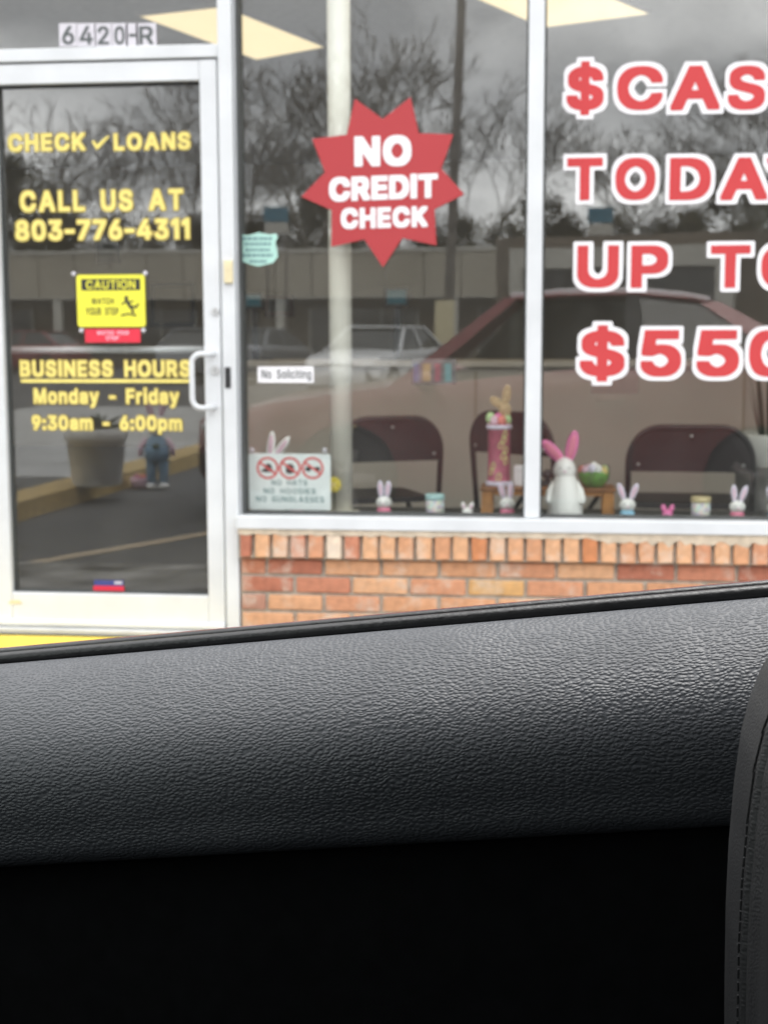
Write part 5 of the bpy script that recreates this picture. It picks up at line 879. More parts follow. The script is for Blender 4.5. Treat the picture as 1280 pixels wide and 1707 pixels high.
for i_, (a, b_, w) in enumerate((((210,494),(214,499),.014), ((211,499),(219,512),.013), ((211,502),(204,508),.006), ((215,504),(224,502),.006), ((219,511),(224,522),.009), ((218,511),(229,512),.009), ((229,512),(232,506),.007), ((203,526),(216,523),.006), ((216,523),(229,526),.006))):
    capsule(fg, a, b_, w, -0.0080 - i_*0.00006)
fg.build('slipping_figure_pictogram', 'black', ca, onpane=True, kind='stuff')
for i_, (a, b_) in enumerate(((124,457),(243,456),(137,551),(240,551))):
    w = P(a, b_, 0); MB().lathe([(0.010,-0.0048),(0.006,-0.0075),(0.0015,-0.0085)], (w.x, 0, w.z), 12, 'Y').build('suction_cup', 'tile', ca, smooth=True)
b = pbox(143, 548, 235, 571)
rs = thing('notice_sticker', ((b[0]+b[1])/2, LY, b[2]), 'small red sticker with pale print under the yellow caution sign', 'sticker')
plate('panel', (143,548,235,571), -0.0055, 0.002, 0.003, 'redstick', rs)
j = MB(); line('WATCH YOUR', pbox(163,551.5,216,558), -0.0062, 'palepink', rs, 0, 0.09, join=j); line('STEP', pbox(178,560.5,199,567), -0.0062, 'palepink', rs, 0, 0.09, join=j)
j.build('print', 'palepink', rs, onpane=True, kind='stuff')
b = pbox(157, 966, 208, 989)
fl = thing('flag_sticker', ((b[0]+b[1])/2, LY, b[2]), 'blue and red sticker at the foot of the door glass', 'sticker')
plate('blue_band', (158,967,207,976), -0.0055, 0.002, 0.002, 'bluestick', fl)
plate('red_band', (157,976.5,208,988), -0.0055, 0.002, 0.002, 'redstick', fl)
plate('pale_panel', (192,969,205,973), -0.0062, 0.0006, 0.001, 'tile', fl)

# ---------------------------------------------------------------- stickers on the window
bdg = [(398,390),(410,392),(428,387),(446,391),(457,389),(460,395),(456,404),(459,418),(460,428),(452,438),(440,441),(428,444),(414,441),(402,436),(397,428),(401,416),(399,402),(396,396)]
w = [P(a+3, b_, 0) for a, b_ in bdg]
bd = thing('badge_sticker', (P(430,415,0).x, LY, P(430,444,0).z), 'mint shield shaped sticker on the window beside the jamb', 'sticker')
kk = len(w); MB().add([(p.x, -0.005, p.z) for p in w] + [(p.x, -0.0035, p.z) for p in w], [tuple(range(kk))] + [(i, i+kk, (i+1)%kk+kk, (i+1)%kk) for i in range(kk)]).build('panel', 'mint', bd, onpane=True)
j = MB()
for i_, (y_, a, b_) in enumerate(((395,404,455),(404,407,452),(414,409,450),(423,405,454),(433,416,446))):
    x = a
    while x < b_ - 2:
        w_ = random.uniform(3, 8); r_ = pbox(x, y_, min(x+w_, b_), y_+5)
        j.add([(r_[0],-0.0058,r_[2]),(r_[1],-0.0058,r_[2]),(r_[1],-0.0058,r_[3]),(r_[0],-0.0058,r_[3])],[(0,1,2,3)]); x += w_ + 1.6
j.build('print', 'signteal', bd, onpane=True, kind='stuff')
b = pbox(429, 611, 523, 638)
ns = thing('no_soliciting_sticker', ((b[0]+b[1])/2, LY, b[2]), 'white No Soliciting sticker low on the middle window', 'sticker')
plate('panel', (429,611,523,638), -0.0055, 0.002, 0.004, 'whitevinyl', ns)
j = MB(); line('No Soliciting', pbox(436,616,519,631), -0.0062, 'darkgrey', ns, 0, 0.07, join=j); j.build('print', 'darkgrey', ns, onpane=True, kind='stuff')

# sign on the inside of the glass: no hats, hoodies, sunglasses
IY = 0.012
b = pbox(413, 757, 550, 851, IY)
nh = thing('dress_code_sign', ((b[0]+b[1])/2, IY, b[2]), 'white sign NO HATS NO HOODIES NO SUNGLASSES behind the window', 'sign')
plate('panel', (413,757,550,851), IY, 0.004, 0.010, 'signwhite', nh)
def ringpoly(cx_, cy_, r1, r2, y, m, par, name='prohibition_ring'):
    b_ = MB(); N = 28; c = P(cx_, cy_, 0); s = (P(cx_+r1, cy_, 0).x - c.x)/r1
    vs = []
    for i in range(N):
        a = 2*math.pi*i/N
        vs.append((c.x + r1*s*math.cos(a), y, c.z + r1*s*math.sin(a))); vs.append((c.x + r2*s*math.cos(a), y, c.z + r2*s*math.sin(a)))
    b_.add(vs, [(2*i, 2*((i+1)%N), 2*((i+1)%N)+1, 2*i+1) for i in range(N)])
    a1, a2 = rad(145), rad(-35); e = Vector((math.cos(a1+math.pi/2), 0, math.sin(a1+math.pi/2)))*(r1-r2)*s*0.5
    p1 = Vector((c.x+r2*s*math.cos(a1), y-0.0003, c.z+r2*s*math.sin(a1))); p2 = Vector((c.x+r2*s*math.cos(a2), y-0.0003, c.z+r2*s*math.sin(a2)))
    b_.add([p1-e, p2-e, p2+e, p1+e], [(0,1,2,3)])
    return b_.build(name, m, par, onpane=True)
for cx_ in (444.5, 482, 520): ringpoly(cx_, 781, 18.5, 14.8, IY-0.0015, 'signred', nh)
pic = MB()
def blob(pts, y):
    w = [P(a, b_, 0) for a, b_ in pts]; pic.add([(p.x, y, p.z) for p in w], [tuple(range(len(w)))])
blob([(433,784),(439,783),(440,776),(446,773),(451,776),(452,783),(455,785),(452,788),(436,788)], IY-0.0008)
blob([(475,789),(475,779),(479,774),(485,774),(489,779),(489,789),(482,791)], IY-0.0008)
blob([(507,782),(509,779),(517,779),(518,784),(514,787),(509,786)], IY-0.0008); blob([(522,784),(523,779),(531,779),(533,782),(531,786),(526,787)], IY-0.0010)
pic.build('pictogram', 'black', nh, onpane=True, kind='stuff')
j = MB()
line('NO HATS', pbox(451,801,511,810), IY-0.0008, 'signteal', nh, 0, 0.12, join=j)
line('NO HOODIES', pbox(438,815,525,824), IY-0.0008, 'signteal', nh, 0, 0.12, join=j)
line('NO SUNGLASSES', pbox(425,828.5,539,838), IY-0.0008, 'signteal', nh, 0, 0.12, join=j)
j.build('print', 'signteal', nh, onpane=True, kind='stuff')
for a, b_ in ((419,751),(541,751)):
    w = P(a, b_, IY); MB().lathe([(0.009, IY-0.008),(0.011, IY-0.002),(0.006, IY+0.008)], (w.x, pane_y(w.x), w.z), 12, 'Y').build('suction_cup', 'tile', nh, smooth=True)
# flyers taped to the inside of the glass
b = pbox(686, 598, 760, 641, IY)
fy = thing('window_flyer', ((b[0]+b[1])/2, IY, b[2]), 'small faded flyer with coloured panels inside the middle window', 'flyer')
plate('sheet', (686,598,760,641), IY, 0.0008, 0.002, 'flyer', fy)
for (a, c, m_) in ((689,698,'dullblue'), (704,717,'dullgold'), (724,734,'dullrose'), (741,752,'signteal')):
    plate('panel', (a, 606, c, 636), IY-0.0008, 0.0005, 0.001, m_, fy)
b = pbox(985, 618, 1063, 656, IY)
MB().prism(rrect(b[0], b[1], b[2], b[3], 0.003), IY, IY+0.001).build('clear_card_holder', glass_mat('clear_card', 0.05, (0.92, 0.9, 0.92)), onpane=True, label='clear plastic card holder behind the foot of the red dollar sign', cat='card holder')

# ================================================================ INSIDE THE SHOP
LZ = 0.503
MB().box((JR+0.03, 0.062, LZ-0.05), (2.4, 0.46, LZ), 0.004).build('window_ledge', 'ledge', label='dark ledge inside the shop window holding the rabbit ornaments', cat='ledge')
MB().box((JR+0.03, 0.102, WZ), (2.6, 0.16, LZ-0.052)).build('low_wall', 'iwall', label='low inner wall under the window ledge', cat='wall')
px0, px1 = P(545, 400, 0.17).x, P(583, 400, 0.17).x
pt = thing('steel_post', ((px0+px1)/2, 0.17+0.04, LZ), 'cream painted steel post just behind the middle window', 'post')
MB().tube([((px0+px1)/2, 0.21, LZ+0.001), ((px0+px1)/2, 0.21, CZ-0.001)], (px1-px0)/2, 20).build('shaft', 'post', pt, smooth=True)
MB().box((px0-0.02, 0.15, LZ+0.0005), (px1+0.02, 0.27, LZ+0.010), 0.003).build('base_plate', 'post', pt)

# ceiling troffers
def troffer(pxs, lab):
    q = [G(a, b_, CZ-0.004) for a, b_ in pxs]
    c = sum(q, Vector())/4
    t = thing('ceiling_light', (c.x, c.y, CZ-0.03), lab, 'ceiling light', 'ceiling lights in the shop')
    ring_ = [(p - c)*1.035 + c for p in q]
    fr = MB(); vs = [(p.x, p.y, CZ-0.022) for p in q] + [(p.x, p.y, CZ-0.022) for p in ring_] + [(p.x, p.y, CZ-0.001) for p in ring_] + [(p.x, p.y, CZ-0.001) for p in q]
    fs = []
    for i in range(4):
        j_ = (i+1) % 4; fs += [(i, j_, 4+j_, 4+i), (4+i, 4+j_, 8+j_, 8+i), (i, 12+i, 12+j_, j_)]
    fr.add(vs, fs).build('frame', 'iceil', t)
    MB().add([(p.x, p.y, CZ-0.018) for p in q], [(0,1,2,3)]).build('diffuser', 'lamp', t)
    return t
troffer([(232,22),(372,6),(541,74),(428,95)], 'yellowed fluorescent ceiling light above the door seen through the glass')
troffer([(735,-34),(905,41),(1082,18),(900,-58)], 'yellowed fluorescent ceiling light at the top beside the window mullion')
for (x, y, w_) in ((-5.2, 3.4, 'far left behind the wall'), (-4.2, 1.2, 'left of the door'), (-3.0, 0.95, 'over the door'), (-1.6, 0.75, 'just inside the door'), (-0.4, 0.75, 'just inside the middle window'), (0.9, 0.75, 'just inside the right window'), (2.2, 1.2, 'right of the window lettering'), (3.2, 3.6, 'far right behind the wall'), (-2.75, 3.8, 'behind the door header')):  # extra panels out of view, added to brighten the shop interior
    t = thing('ceiling_light', (x, y, CZ-0.03), 'added unseen ceiling light to brighten the shop, ' + w_, 'ceiling light', 'ceiling lights in the shop')
    dx_, dy_ = (0.62, 0.30) if 'header' in w_ else (0.32, 0.62)
    MB().box((x-dx_, y-dy_, CZ-0.02), (x+dx_, y+dy_, CZ-0.001)).build('frame', 'iceil', t)
    MB().add([(x-dx_+.03, y-dy_+.03, CZ-0.022), (x+dx_-.03, y-dy_+.03, CZ-0.022), (x+dx_-.03, y+dy_-.03, CZ-0.022), (x-dx_+.03, y+dy_-.03, CZ-0.022)], [(0,3,2,1)]).build('diffuser', 'lamp', t)

# counters at the back
ct = thing('service_counter', (1.5, 2.95, WZ), 'tan service counter across the back of the shop', 'counter')
MB().box((-1.82, 2.85, WZ), (4.15, 3.35, 1.02)).build('front', 'counter', ct)
MB().box((-1.84, 2.80, 1.021), (4.15, 3.42, 1.06), 0.006).build('worktop', 'counter', ct)
for x in (-0.4, 1.1, 2.6): MB().box((x-0.006, 2.838, WZ+0.1), (x+0.006, 2.849, 1.0)).build('joint_strip', 'iwall', ct)
def monitor(px, lab, Y=3.1):
    b = pbox(*px, Y); cx_ = (b[0]+b[1])/2
    t = thing('monitor', (cx_, Y, 1.061), lab, 'monitor', 'monitors on the counter')
    MB().box((b[0], Y, b[2]), (b[1], Y+0.04, b[3]), 0.006).build('casing', 'black', t)
    MB().box((b[0]+0.02, Y-0.003, b[2]+0.02), (b[1]-0.02, Y-0.0005, b[3]-0.02)).build('screen', 'screen', t)
    MB().box((cx_-0.02, Y+0.045, 1.07), (cx_+0.02, Y+0.06, (b[2]+b[3])/2)).build('stand', 'black', t)
    MB().box((cx_-0.1, Y-0.05, 1.0615), (cx_+0.1, Y+0.1, 1.069)).build('foot', 'black', t)
monitor((640, 478, 682, 512), 'small monitor with a teal screen on the back counter')
monitor((404, 486, 440, 516), 'small dark monitor on the back counter beside the jamb')
for px, lab in (((440, 490, 490, 528), 'small brown picture frame on the shop back wall'), ((160, 395, 200, 440), 'dark framed notice on the back wall behind the phone number'), ((250, 470, 325, 545), 'pale framed notice on the back wall right of the caution sign')):
    b = pbox(*px, 9.25); t = thing('picture_frame', ((b[0]+b[1])/2, 9.27, b[2]), lab, 'picture frame')
    MB().box((b[0], 9.25, b[2]), (b[1], 9.295, b[3]), 0.01).build('frame', 'frame_brown' if 'brown' in lab else 'black', t)
    MB().box((b[0]+0.05, 9.245, b[2]+0.05), (b[1]-0.05, 9.249, b[3]-0.05)).build('picture', 'iwall' if 'pale' in lab else 'ledge', t)

# ---------------------------------------------------------------- folding chairs
def folding_chair(loc, rz, lab, h=0.77, w=0.235):
    t = thing('folding_chair', loc, lab, 'chair', 'black folding chairs by the window', rz)
    def B(mb_, name, m, smooth=True, par=None): return mb_.build(name, m, par or t, smooth=smooth, world=False)
    # bent back hoop, leaning away from the seat (seat lies towards +y)
    hoop = []
    N = 22
    lean = lambda z: -0.10 * (z / h)
    pts = [(-w, 0.02), (-w, h-0.17)]
    for k_ in range(9):
        a = rad(180 - 90*k_/8); pts.append((-w+0.13 + 0.13*math.cos(a), h-0.15 + 0.15*math.sin(a)))
    for k_ in range(9):
        a = rad(90 - 90*k_/8); pts.append((w-0.13 + 0.13*math.cos(a), h-0.15 + 0.15*math.sin(a)))
    pts += [(w, h-0.17), (w, 0.02)]
    B(MB().tube([(x, 0.10 + lean(z), z) for x, z in pts], 0.0125, 8), 'back_frame', 'chair')
    ins = [(x*0.965, z) for x, z in pts if z > h-0.175]
    ins = [(x, z-0.008) for x, z in ins]
    n_ = len(ins); vs = []
    zb_ = h - 0.185
    poly = [(ins[0][0], zb_)] + ins + [(ins[-1][0], zb_)]
    n_ = len(poly)
    for dy in (-0.008, 0.008):
        vs += [(x, 0.10 + lean(z) + dy - 0.02*(1-(x/w)**2), z) for x, z in poly]
    cidx = len(vs)
    B(MB().add(vs, [tuple(range(n_-1,-1,-1)), tuple(range(n_, 2*n_))] + [(i, (i+1)%n_, (i+1)%n_+n_, i+n_) for i in range(n_)]), 'backrest', 'chairvinyl', smooth=False)
    for (x, z) in ((0, h-0.035), (-w*0.84, zb_+0.03), (w*0.84, zb_+0.03)):
        B(MB().lathe([(0.008, -0.006), (0.007, 0.0)], (x, 0.10+lean(z)-0.012-0.02*(1-(x/w)**2), z), 10, 'Y'), 'rivet', 'rivet')
    sp_ = rrect(-w+0.02, w-0.02, 0.10, 0.50, 0.06); k2 = len(sp_)
    B(MB().add([(x, y, 0.425) for x, y in sp_] + [(x, y, 0.45) for x, y in sp_], [tuple(range(k2-1,-1,-1)), tuple(range(k2, 2*k2))] + [(i, (i+1)%k2, (i+1)%k2+k2, i+k2) for i in range(k2)]), 'seat', 'chairvinyl', smooth=False)
    for s_ in (-1, 1):
        B(MB().tube([(s_*(w-0.028), 0.42, 0.42), (s_*(w-0.028), -0.08, 0.015)], 0.0115, 8), 'leg', 'chair')
    B(MB().tube([(-w+0.028, 0.0, 0.08), (w-0.028, 0.0, 0.08)], 0.008, 6), 'stretcher', 'chair')
    return t
c = P(1148, 800, 0.66); folding_chair((c.x, 0.62, WZ), rad(-3), 'black folding chair behind the right window with its back to the glass', 0.775, 0.252)
c = P(652, 800, 0.75); folding_chair((c.x, 0.72, WZ), rad(24), 'black folding chair behind the cream post in the middle window', 0.80, 0.235)
c = P(846, 800, 1.05); folding_chair((c.x, 1.15, WZ), rad(-38), 'black folding chair behind the pink vase, partly hidden by the mullion', 0.80, 0.235)

# ---------------------------------------------------------------- planters
def planter(loc, r, h, m, lab, cat='planter'):
    t = thing('planter', loc, lab, cat, 'planters')
    pr_ = [(r*0.74, 0), (r*0.77, 0.01), (r*0.93, h*0.80), (r*0.96, h*0.80), (r*1.0, h*0.82), (r*1.02, h*0.99), (r*1.0, h), (r*0.93, h), (r*0.92, h*0.9)]
    MB().lathe(pr_, (0,0,0), 28).build('pot', m, t, smooth=True, world=False)
    MB().lathe([(r*0.925, h*0.88), (r*0.5, h*0.90), (0.01, h*0.91)], (0,0,0), 20).build('soil', 'soil', t, world=False)
    return t
def blade(t, base, tip, w, m, bend=0.0):
    b0, b1 = Vector(base), Vector(tip); d_ = b1-b0; side = Vector((d_.y, -d_.x, 0)) if abs(d_.x)+abs(d_.y) > 1e-4 else Vector((1,0,0))
    a = random.random()*6.28; side = Vector((math.cos(a), math.sin(a), 0)); out = Vector((d_.x, d_.y, 0))
    vs, fs = [], []
    N = 6
    for i in range(N+1):
        u = i/N; p = b0 + d_*u + out*bend*(u*u) - Vector((0,0,bend*0.4*u**3*d_.length)); ww = w*(0.55+0.9*u-1.45*u*u)*1.2 if u < 1 else 0.002
        vs += [p - side*ww, p + side*ww + Vector((0,0,0.001)), p + side.cross(Vector((0,0,1)))*ww*0.25]
    for i in range(N):
        a_ = 3*i; fs += [(a_, a_+2, a_+5, a_+3), (a_+2, a_+1, a_+4, a_+5)]
    MB().add(vs, fs).build('leaf', m, t, smooth=True, world=False)
IZ = GZ + 0.11
q = MZ(163, 812, IZ)
p1 = planter((q.x, q.y, GZ+0.131), 0.245, 0.44, 'potwhite', 'white ribbed planter with dark leaves on the kerb, reflected in the door')
for z in (0.30, 0.33): MB().lathe([(0.232*(0.70+0.25*z/0.44*1.05)+0.004, z), (0.232*(0.70+0.25*z/0.44*1.05)+0.010, z+0.008), (0.232*(0.70+0.25*z/0.44*1.05)+0.004, z+0.016)], (0,0,0), 28).build('rib', 'potwhite', p1, smooth=True, world=False)
for i in range(34):
    a = random.random()*6.28; rr_ = random.uniform(0.08, 0.22); h_ = random.uniform(0.12, 0.26)
    blade(p1, (rr_*0.3*math.cos(a), rr_*0.3*math.sin(a), 0.39), (rr_*math.cos(a)*1.15, rr_*math.sin(a)*1.15, 0.40+h_*0.8), 0.035, 'leaf', 0.5)
q = P(1290, 800, 1.05)
p2 = planter((q.x, 1.05, WZ+0.001), 0.185, P(1250, 722, 1.05).z - WZ, 'potgrey', 'tall grey planter of upright leaves at the right edge')
hp2 = P(1250, 722, 1.05).z - WZ
for i in range(26):
    a = random.random()*6.28; rr_ = random.uniform(0.02, 0.10)
    blade(p2, (rr_*math.cos(a), rr_*math.sin(a), hp2*0.9), (rr_*1.9*math.cos(a), rr_*1.9*math.sin(a), hp2 + random.uniform(0.18, 0.42)), 0.022, random.choice(['leaf', 'leaf', 'leafbrown']), 0.15)

# rabbit doll beside the planter
q = MZ(263, 815, GZ); dl = thing('rabbit_doll', (q.x, q.y, GZ+0.001), 'rabbit doll in blue overalls beside the white planter, reflected in the door', 'doll', None, rad(170))
def lb(mb_, name, m, par=None): return mb_.build(name, m, par or dl, smooth=True, world=False)
for s_ in (-1, 1):
    lb(MB().ball((s_*0.055, -0.02, 0.03), (0.045, 0.075, 0.03)), 'foot', 'porcelain')
    lb(MB().tube([(s_*0.05, 0, 0.04), (s_*0.05, 0, 0.14), (s_*0.045, 0, 0.27)], [0.036, 0.042, 0.05], 10), 'trouser_leg', 'denim')
    lb(MB().tube([(s_*0.08, 0, 0.42), (s_*0.125, -0.01, 0.36), (s_*0.135, -0.03, 0.28)], [0.028, 0.026, 0.022], 8), 'arm', 'palepink')
    e_ = lb(MB().ball((s_*0.06, 0, 0.70), (0.032, 0.014, 0.10), Matrix.Rotation(s_*0.3, 3, 'Y')), 'ear', 'palepink')
lb(MB().lathe([(0.05, 0.24), (0.105, 0.26), (0.10, 0.33), (0.085, 0.40), (0.05, 0.445)], (0,0,0), 16), 'overalls', 'denim')
lb(MB().ball((0, -0.088, 0.36), (0.03, 0.012, 0.03)), 'leaf_patch', 'leaf')
hd = lb(MB().ball((0, 0, 0.53), (0.085, 0.078, 0.09)), 'head', 'porcelain')
lb(MB().ball((0, -0.08, 0.515), (0.012, 0.01, 0.009), seg=8, rings=5), 'nose', 'pink', hd)
for s_ in (-1, 1): lb(MB().ball((s_*0.03, -0.074, 0.545), (0.009, 0.006, 0.012), seg=8, rings=5), 'eye', 'black', hd)
q = MZ(234, 814, GZ); bk = thing('easter_basket', (q.x, q.y, GZ+0.001), 'small pink basket on the ground between planter and rabbit doll', 'basket')
MB().lathe([(0.05,0),(0.075,0.01),(0.085,0.09),(0.078,0.095),(0.07,0.05)], (0,0,0), 16).build('bowl', 'palepink', bk, smooth=True, world=False)
for a in range(3): MB().ball((0.03*math.cos(a*2.1), 0.03*math.sin(a*2.1), 0.095), (0.026,0.026,0.034), seg=10, rings=6).build('egg', ['coral','rosepink','eggyel'][a], bk, smooth=True, world=False)

# ---------------------------------------------------------------- small rabbits, jars and the bench on the ledge
def small_thing(name, px, Y, lab, cat, group=None, pyb=860):
    x = P(px, pyb, Y).x; return thing(name, (x, Y, LZ+0.0005), lab, cat, group)
def put(mb_, name, m, par, smooth=True): return mb_.build(name, m, par, smooth=smooth, world=False)
def gnome(px, Y, base, lab, s=1.0, splay=0.30, side=0.0):
    t = small_thing('rabbit_figurine', px, Y, lab, 'figurine', 'rabbit figurines on the window ledge')
    put(MB().lathe([(0.020*s,0),(0.026*s,0.003),(0.0275*s,0.018*s),(0.0255*s,0.034*s),(0.015*s,0.040*s)], (0,0,0), 18), 'base', base, t)
    put(MB().ball((0,0,0.056*s), (0.031*s,0.030*s,0.025*s)), 'head', 'porcelain', t)
    put(MB().ball((0,-0.029*s,0.052*s), (0.005*s,0.004*s,0.004*s), seg=8, rings=5), 'nose', 'palepink', t)
    for s_ in (-1, 1): put(MB().ball((s_*0.012*s,-0.028*s,0.062*s), 0.0028*s, seg=8, rings=5), 'eye', 'black', t)
    for s_ in (-1, 1):
        rot = Matrix.Rotation(s_*splay + side, 3, 'Y'); c_ = rot @ Vector((0,0,0.034*s)) + Vector((s_*0.011*s, 0, 0.074*s))
        e = put(MB().ball(c_, (0.0125*s, 0.006*s, 0.034*s), rot), 'ear', 'lavender', t)
        put(MB().ball(c_ + Vector((0,-0.004*s,0)), (0.007*s, 0.003*s, 0.025*s), rot, seg=10, rings=6), 'inner_ear', 'palepink', e)
    return t
gnome(640, 0.13, 'rosepink', 'small white rabbit head with close pale ears on a pink base, right of the post', 1.0, 0.10, 0.03)
gnome(845, 0.13, 'rosepink', 'small white rabbit head with tilted pale ears on a pink base, left of the mullion', 1.0, 0.16, -0.12)
gnome(1045, 0.12, 'skyblue', 'small white rabbit head with spread ears on a sky blue base', 1.02, 0.36)
gnome(1228, 0.12, 'rosepink', 'small white rabbit head on a pink base, near the right edge', 0.98, 0.2, 0.12)
gnome(1291, 0.12, 'skyblue', 'small white rabbit head cut off by the right edge of view', 0.95, 0.2, -0.1)
def mini(px, m, earm, lab, s=1.0):
    t = small_thing('mini_rabbit', px, 0.12, lab, 'figurine', 'mini rabbits on the window ledge')
    put(MB().lathe([(0.022*s,0),(0.025*s,0.006*s),(0.022*s,0.022*s),(0.016*s,0.034*s),(0.006*s,0.040*s)], (0,0,0), 16), 'body', m, t)
    for s_ in (-1,1):
        rot = Matrix.Rotation(s_*0.35, 3, 'Y'); c_ = Vector((s_*0.014*s,0,0.045*s))
        e = put(MB().ball(c_, (0.010*s,0.006*s,0.018*s), rot), 'ear', m, t)
        put(MB().ball(c_+Vector((0,-0.004*s,0)), (0.006*s,0.003*s,0.011*s), rot, seg=10, rings=6), 'inner_ear', earm, e)
mini(779, 'porcelain', 'palepink', 'tiny white rabbit with pink ears on the ledge, left of the bench')
mini(1112, 'pink', 'pink', 'tiny all pink rabbit on the ledge before the folding chair')
patt = mat('speckled_pattern', (0.8, 0.8, 0.8), 0.5)
_n, _l = patt.node_tree.nodes, patt.node_tree.links
_v = _n.new('ShaderNodeTexVoronoi'); _v.inputs['Scale'].default_value = 75
_t = _n.new('ShaderNodeTexCoord'); _l.new(_t.outputs['Object'], _v.inputs['Vector'])
_h = _n.new('ShaderNodeHueSaturation'); _h.inputs['Saturation'].default_value = 0.55; _h.inputs['Value'].default_value = 1.0
_m = _n.new('ShaderNodeMixRGB'); _m.inputs[0].default_value = 0.45; _m.inputs[1].default_value = (0.78, 0.75, 0.78, 1)
_l.new(_v.outputs['Color'], _h.inputs['Color']); _l.new(_h.outputs[0], _m.inputs[2]); _l.new(_m.outputs[0], _n['Principled BSDF'].inputs['Base Color'])
M['pattern'] = patt
def jar(px, lid, lab, s=1.14):
    t = small_thing('patterned_jar', px, 0.125, lab, 'jar', 'patterned jars on the window ledge')
    put(MB().lathe([(0.028*s,0),(0.031*s,0.004),(0.031*s,0.058*s),(0.026*s,0.066*s)], (0,0,0), 20), 'body', 'pattern', t)
    put(MB().lathe([(0.0325*s,0.062*s),(0.033*s,0.064*s),(0.033*s,0.078*s),(0.031*s,0.081*s)], (0,0,0), 20), 'lid', lid, t)
jar(725, 'teal', 'speckled jar with a teal lid on the window ledge')
jar(1167, 'gold', 'speckled jar with a pale gold lid before the folding chair')

# rabbit half hidden behind the dress code sign
t = small_thing('white_rabbit', 448, 0.14, 'white rabbit ornament behind the dress code sign, ears showing above it', 'figurine')
put(MB().lathe([(0.055,0),(0.062,0.01),(0.058,0.08),(0.045,0.14),(0.02,0.165)], (0,0,0), 20), 'body', 'porcelain', t)
put(MB().ball((0,0,0.195), (0.05,0.047,0.05)), 'head', 'porcelain', t)
for a_, ln in ((0.12, 0.062), (0.62, 0.060)):
    rot = Matrix.Rotation(a_, 3, 'Y'); c_ = Vector((0.006 if a_ < 0.3 else 0.022, 0, 0.22)) + rot @ Vector((0,0,0.05))
    e = put(MB().ball(c_, (0.017,0.010,ln), rot), 'ear', 'porcelain', t)
    put(MB().ball(c_+Vector((0,-0.007,0)), (0.010,0.005,ln*0.75), rot, seg=10, rings=6), 'inner_ear', 'palepink', e)
t = small_thing('pink_cup', 494, 0.14, 'small pink cup peeping out under the dress code sign', 'cup')
put(MB().lathe([(0.02,0),(0.024,0.005),(0.028,0.05),(0.026,0.052)], (0,0,0), 16), 'cup', 'rosepink', t)
# yellow flower
x = P(556, 808, 0.10).x; t = thing('yellow_flower', (x, 0.105, LZ+0.0005), 'yellow artificial flower between the dress code sign and cream post', 'flower')
zf = P(556, 808, 0.105).z - LZ
put(MB().tube([(0,0,0),(0.003,0,zf*0.5),(0,0,zf)], 0.0025, 6), 'stem', 'leaf', t)
put(MB().lathe([(0.012,0),(0.016,0.002),(0.018,0.012)], (0,0,0), 12), 'foot', 'leaf', t)
for k_ in range(12):
    a = k_*0.524; rot = Matrix.Rotation(a, 3, 'Y')
    put(MB().ball(rot @ Vector((0,0,0.017)) + Vector((0,-0.004-0.003*(k_%2),zf)), (0.0075,0.003,0.016), rot, seg=8, rings=6), 'petal', 'petal', t)
put(MB().ball((0,-0.008,zf), (0.008,0.005,0.008), seg=10, rings=6), 'flower_centre', 'eggyel', t)

# big white rabbit with pink ears
t = small_thing('ceramic_rabbit', 941, 0.12, 'tall white ceramic rabbit with large pink ears beside the mullion', 'figurine')
put(MB().lathe([(0.060,0),(0.066,0.004),(0.068,0.03),(0.064,0.075),(0.055,0.120),(0.046,0.148),(0.039,0.160),(0.034,0.170)], (0,0,0), 26), 'body', 'porcelain', t)
hd = put(MB().ball((-0.003,0,0.193), (0.043,0.040,0.046), taper=0.12), 'head', 'porcelain', t)
put(MB().ball((-0.003,-0.040,0.186), (0.006,0.005,0.004), seg=8, rings=5), 'nose', 'palepink', hd)
for s_ in (-1,1):
    put(MB().ball((-0.003+s_*0.016,-0.0375,0.199), 0.0032, seg=8, rings=5), 'eye', 'darkgrey', hd)
    put(MB().tube([(s_*0.040,-0.006,0.140),(s_*0.058,-0.016,0.110),(s_*0.066,-0.03,0.078),(s_*0.062,-0.042,0.066)], [0.012,0.013,0.012,0.010], 10), 'arm', 'porcelain', t)
for a_, off_, ln in ((-0.78, -0.016, 0.054), (0.20, 0.013, 0.060)):
    rot = Matrix.Rotation(a_, 3, 'Y'); c_ = Vector((off_,0,0.228)) + rot @ Vector((0,0,ln*0.86))
    e = put(MB().ball(c_, (0.0235,0.010,ln*1.04), rot), 'ear', 'pink', t)
    put(MB().ball(c_+Vector((0,-0.0065,0)), (0.015,0.0045,ln*0.80), rot, seg=10, rings=6), 'inner_ear', 'rosepink', e)

# little wooden bench with its ornaments
bx0, bx1 = P(800, 815, 0.26).x, P(1026, 815, 0.26).x; bz = P(912, 814, 0.24).z
t = thing('small_wooden_bench', ((bx0+bx1)/2, 0.33, LZ+0.0005), 'little orange wooden bench on the ledge behind the mullion', 'bench')
MB().box((bx0, 0.24, bz-0.014), (bx1, 0.42, bz), 0.004).build('top', 'wooddark', t)
for x in (bx0+0.028, bx1-0.028):
    for y in (0.262, 0.398):
        MB().add([(x-0.024,y-0.014,LZ+0.001),(x+0.024,y-0.014,LZ+0.001),(x+0.024,y+0.014,LZ+0.001),(x-0.024,y+0.014,LZ+0.001),(x-0.020,y-0.014,bz-0.0145),(x+0.020,y-0.014,bz-0.0145),(x+0.020,y+0.014,bz-0.0145),(x-0.020,y+0.014,bz-0.0145)],
                 [(0,3,2,1),(4,5,6,7),(0,1,5,4),(1,2,6,5),(2,3,7,6),(3,0,4,7)]).build('leg', 'wood', t)
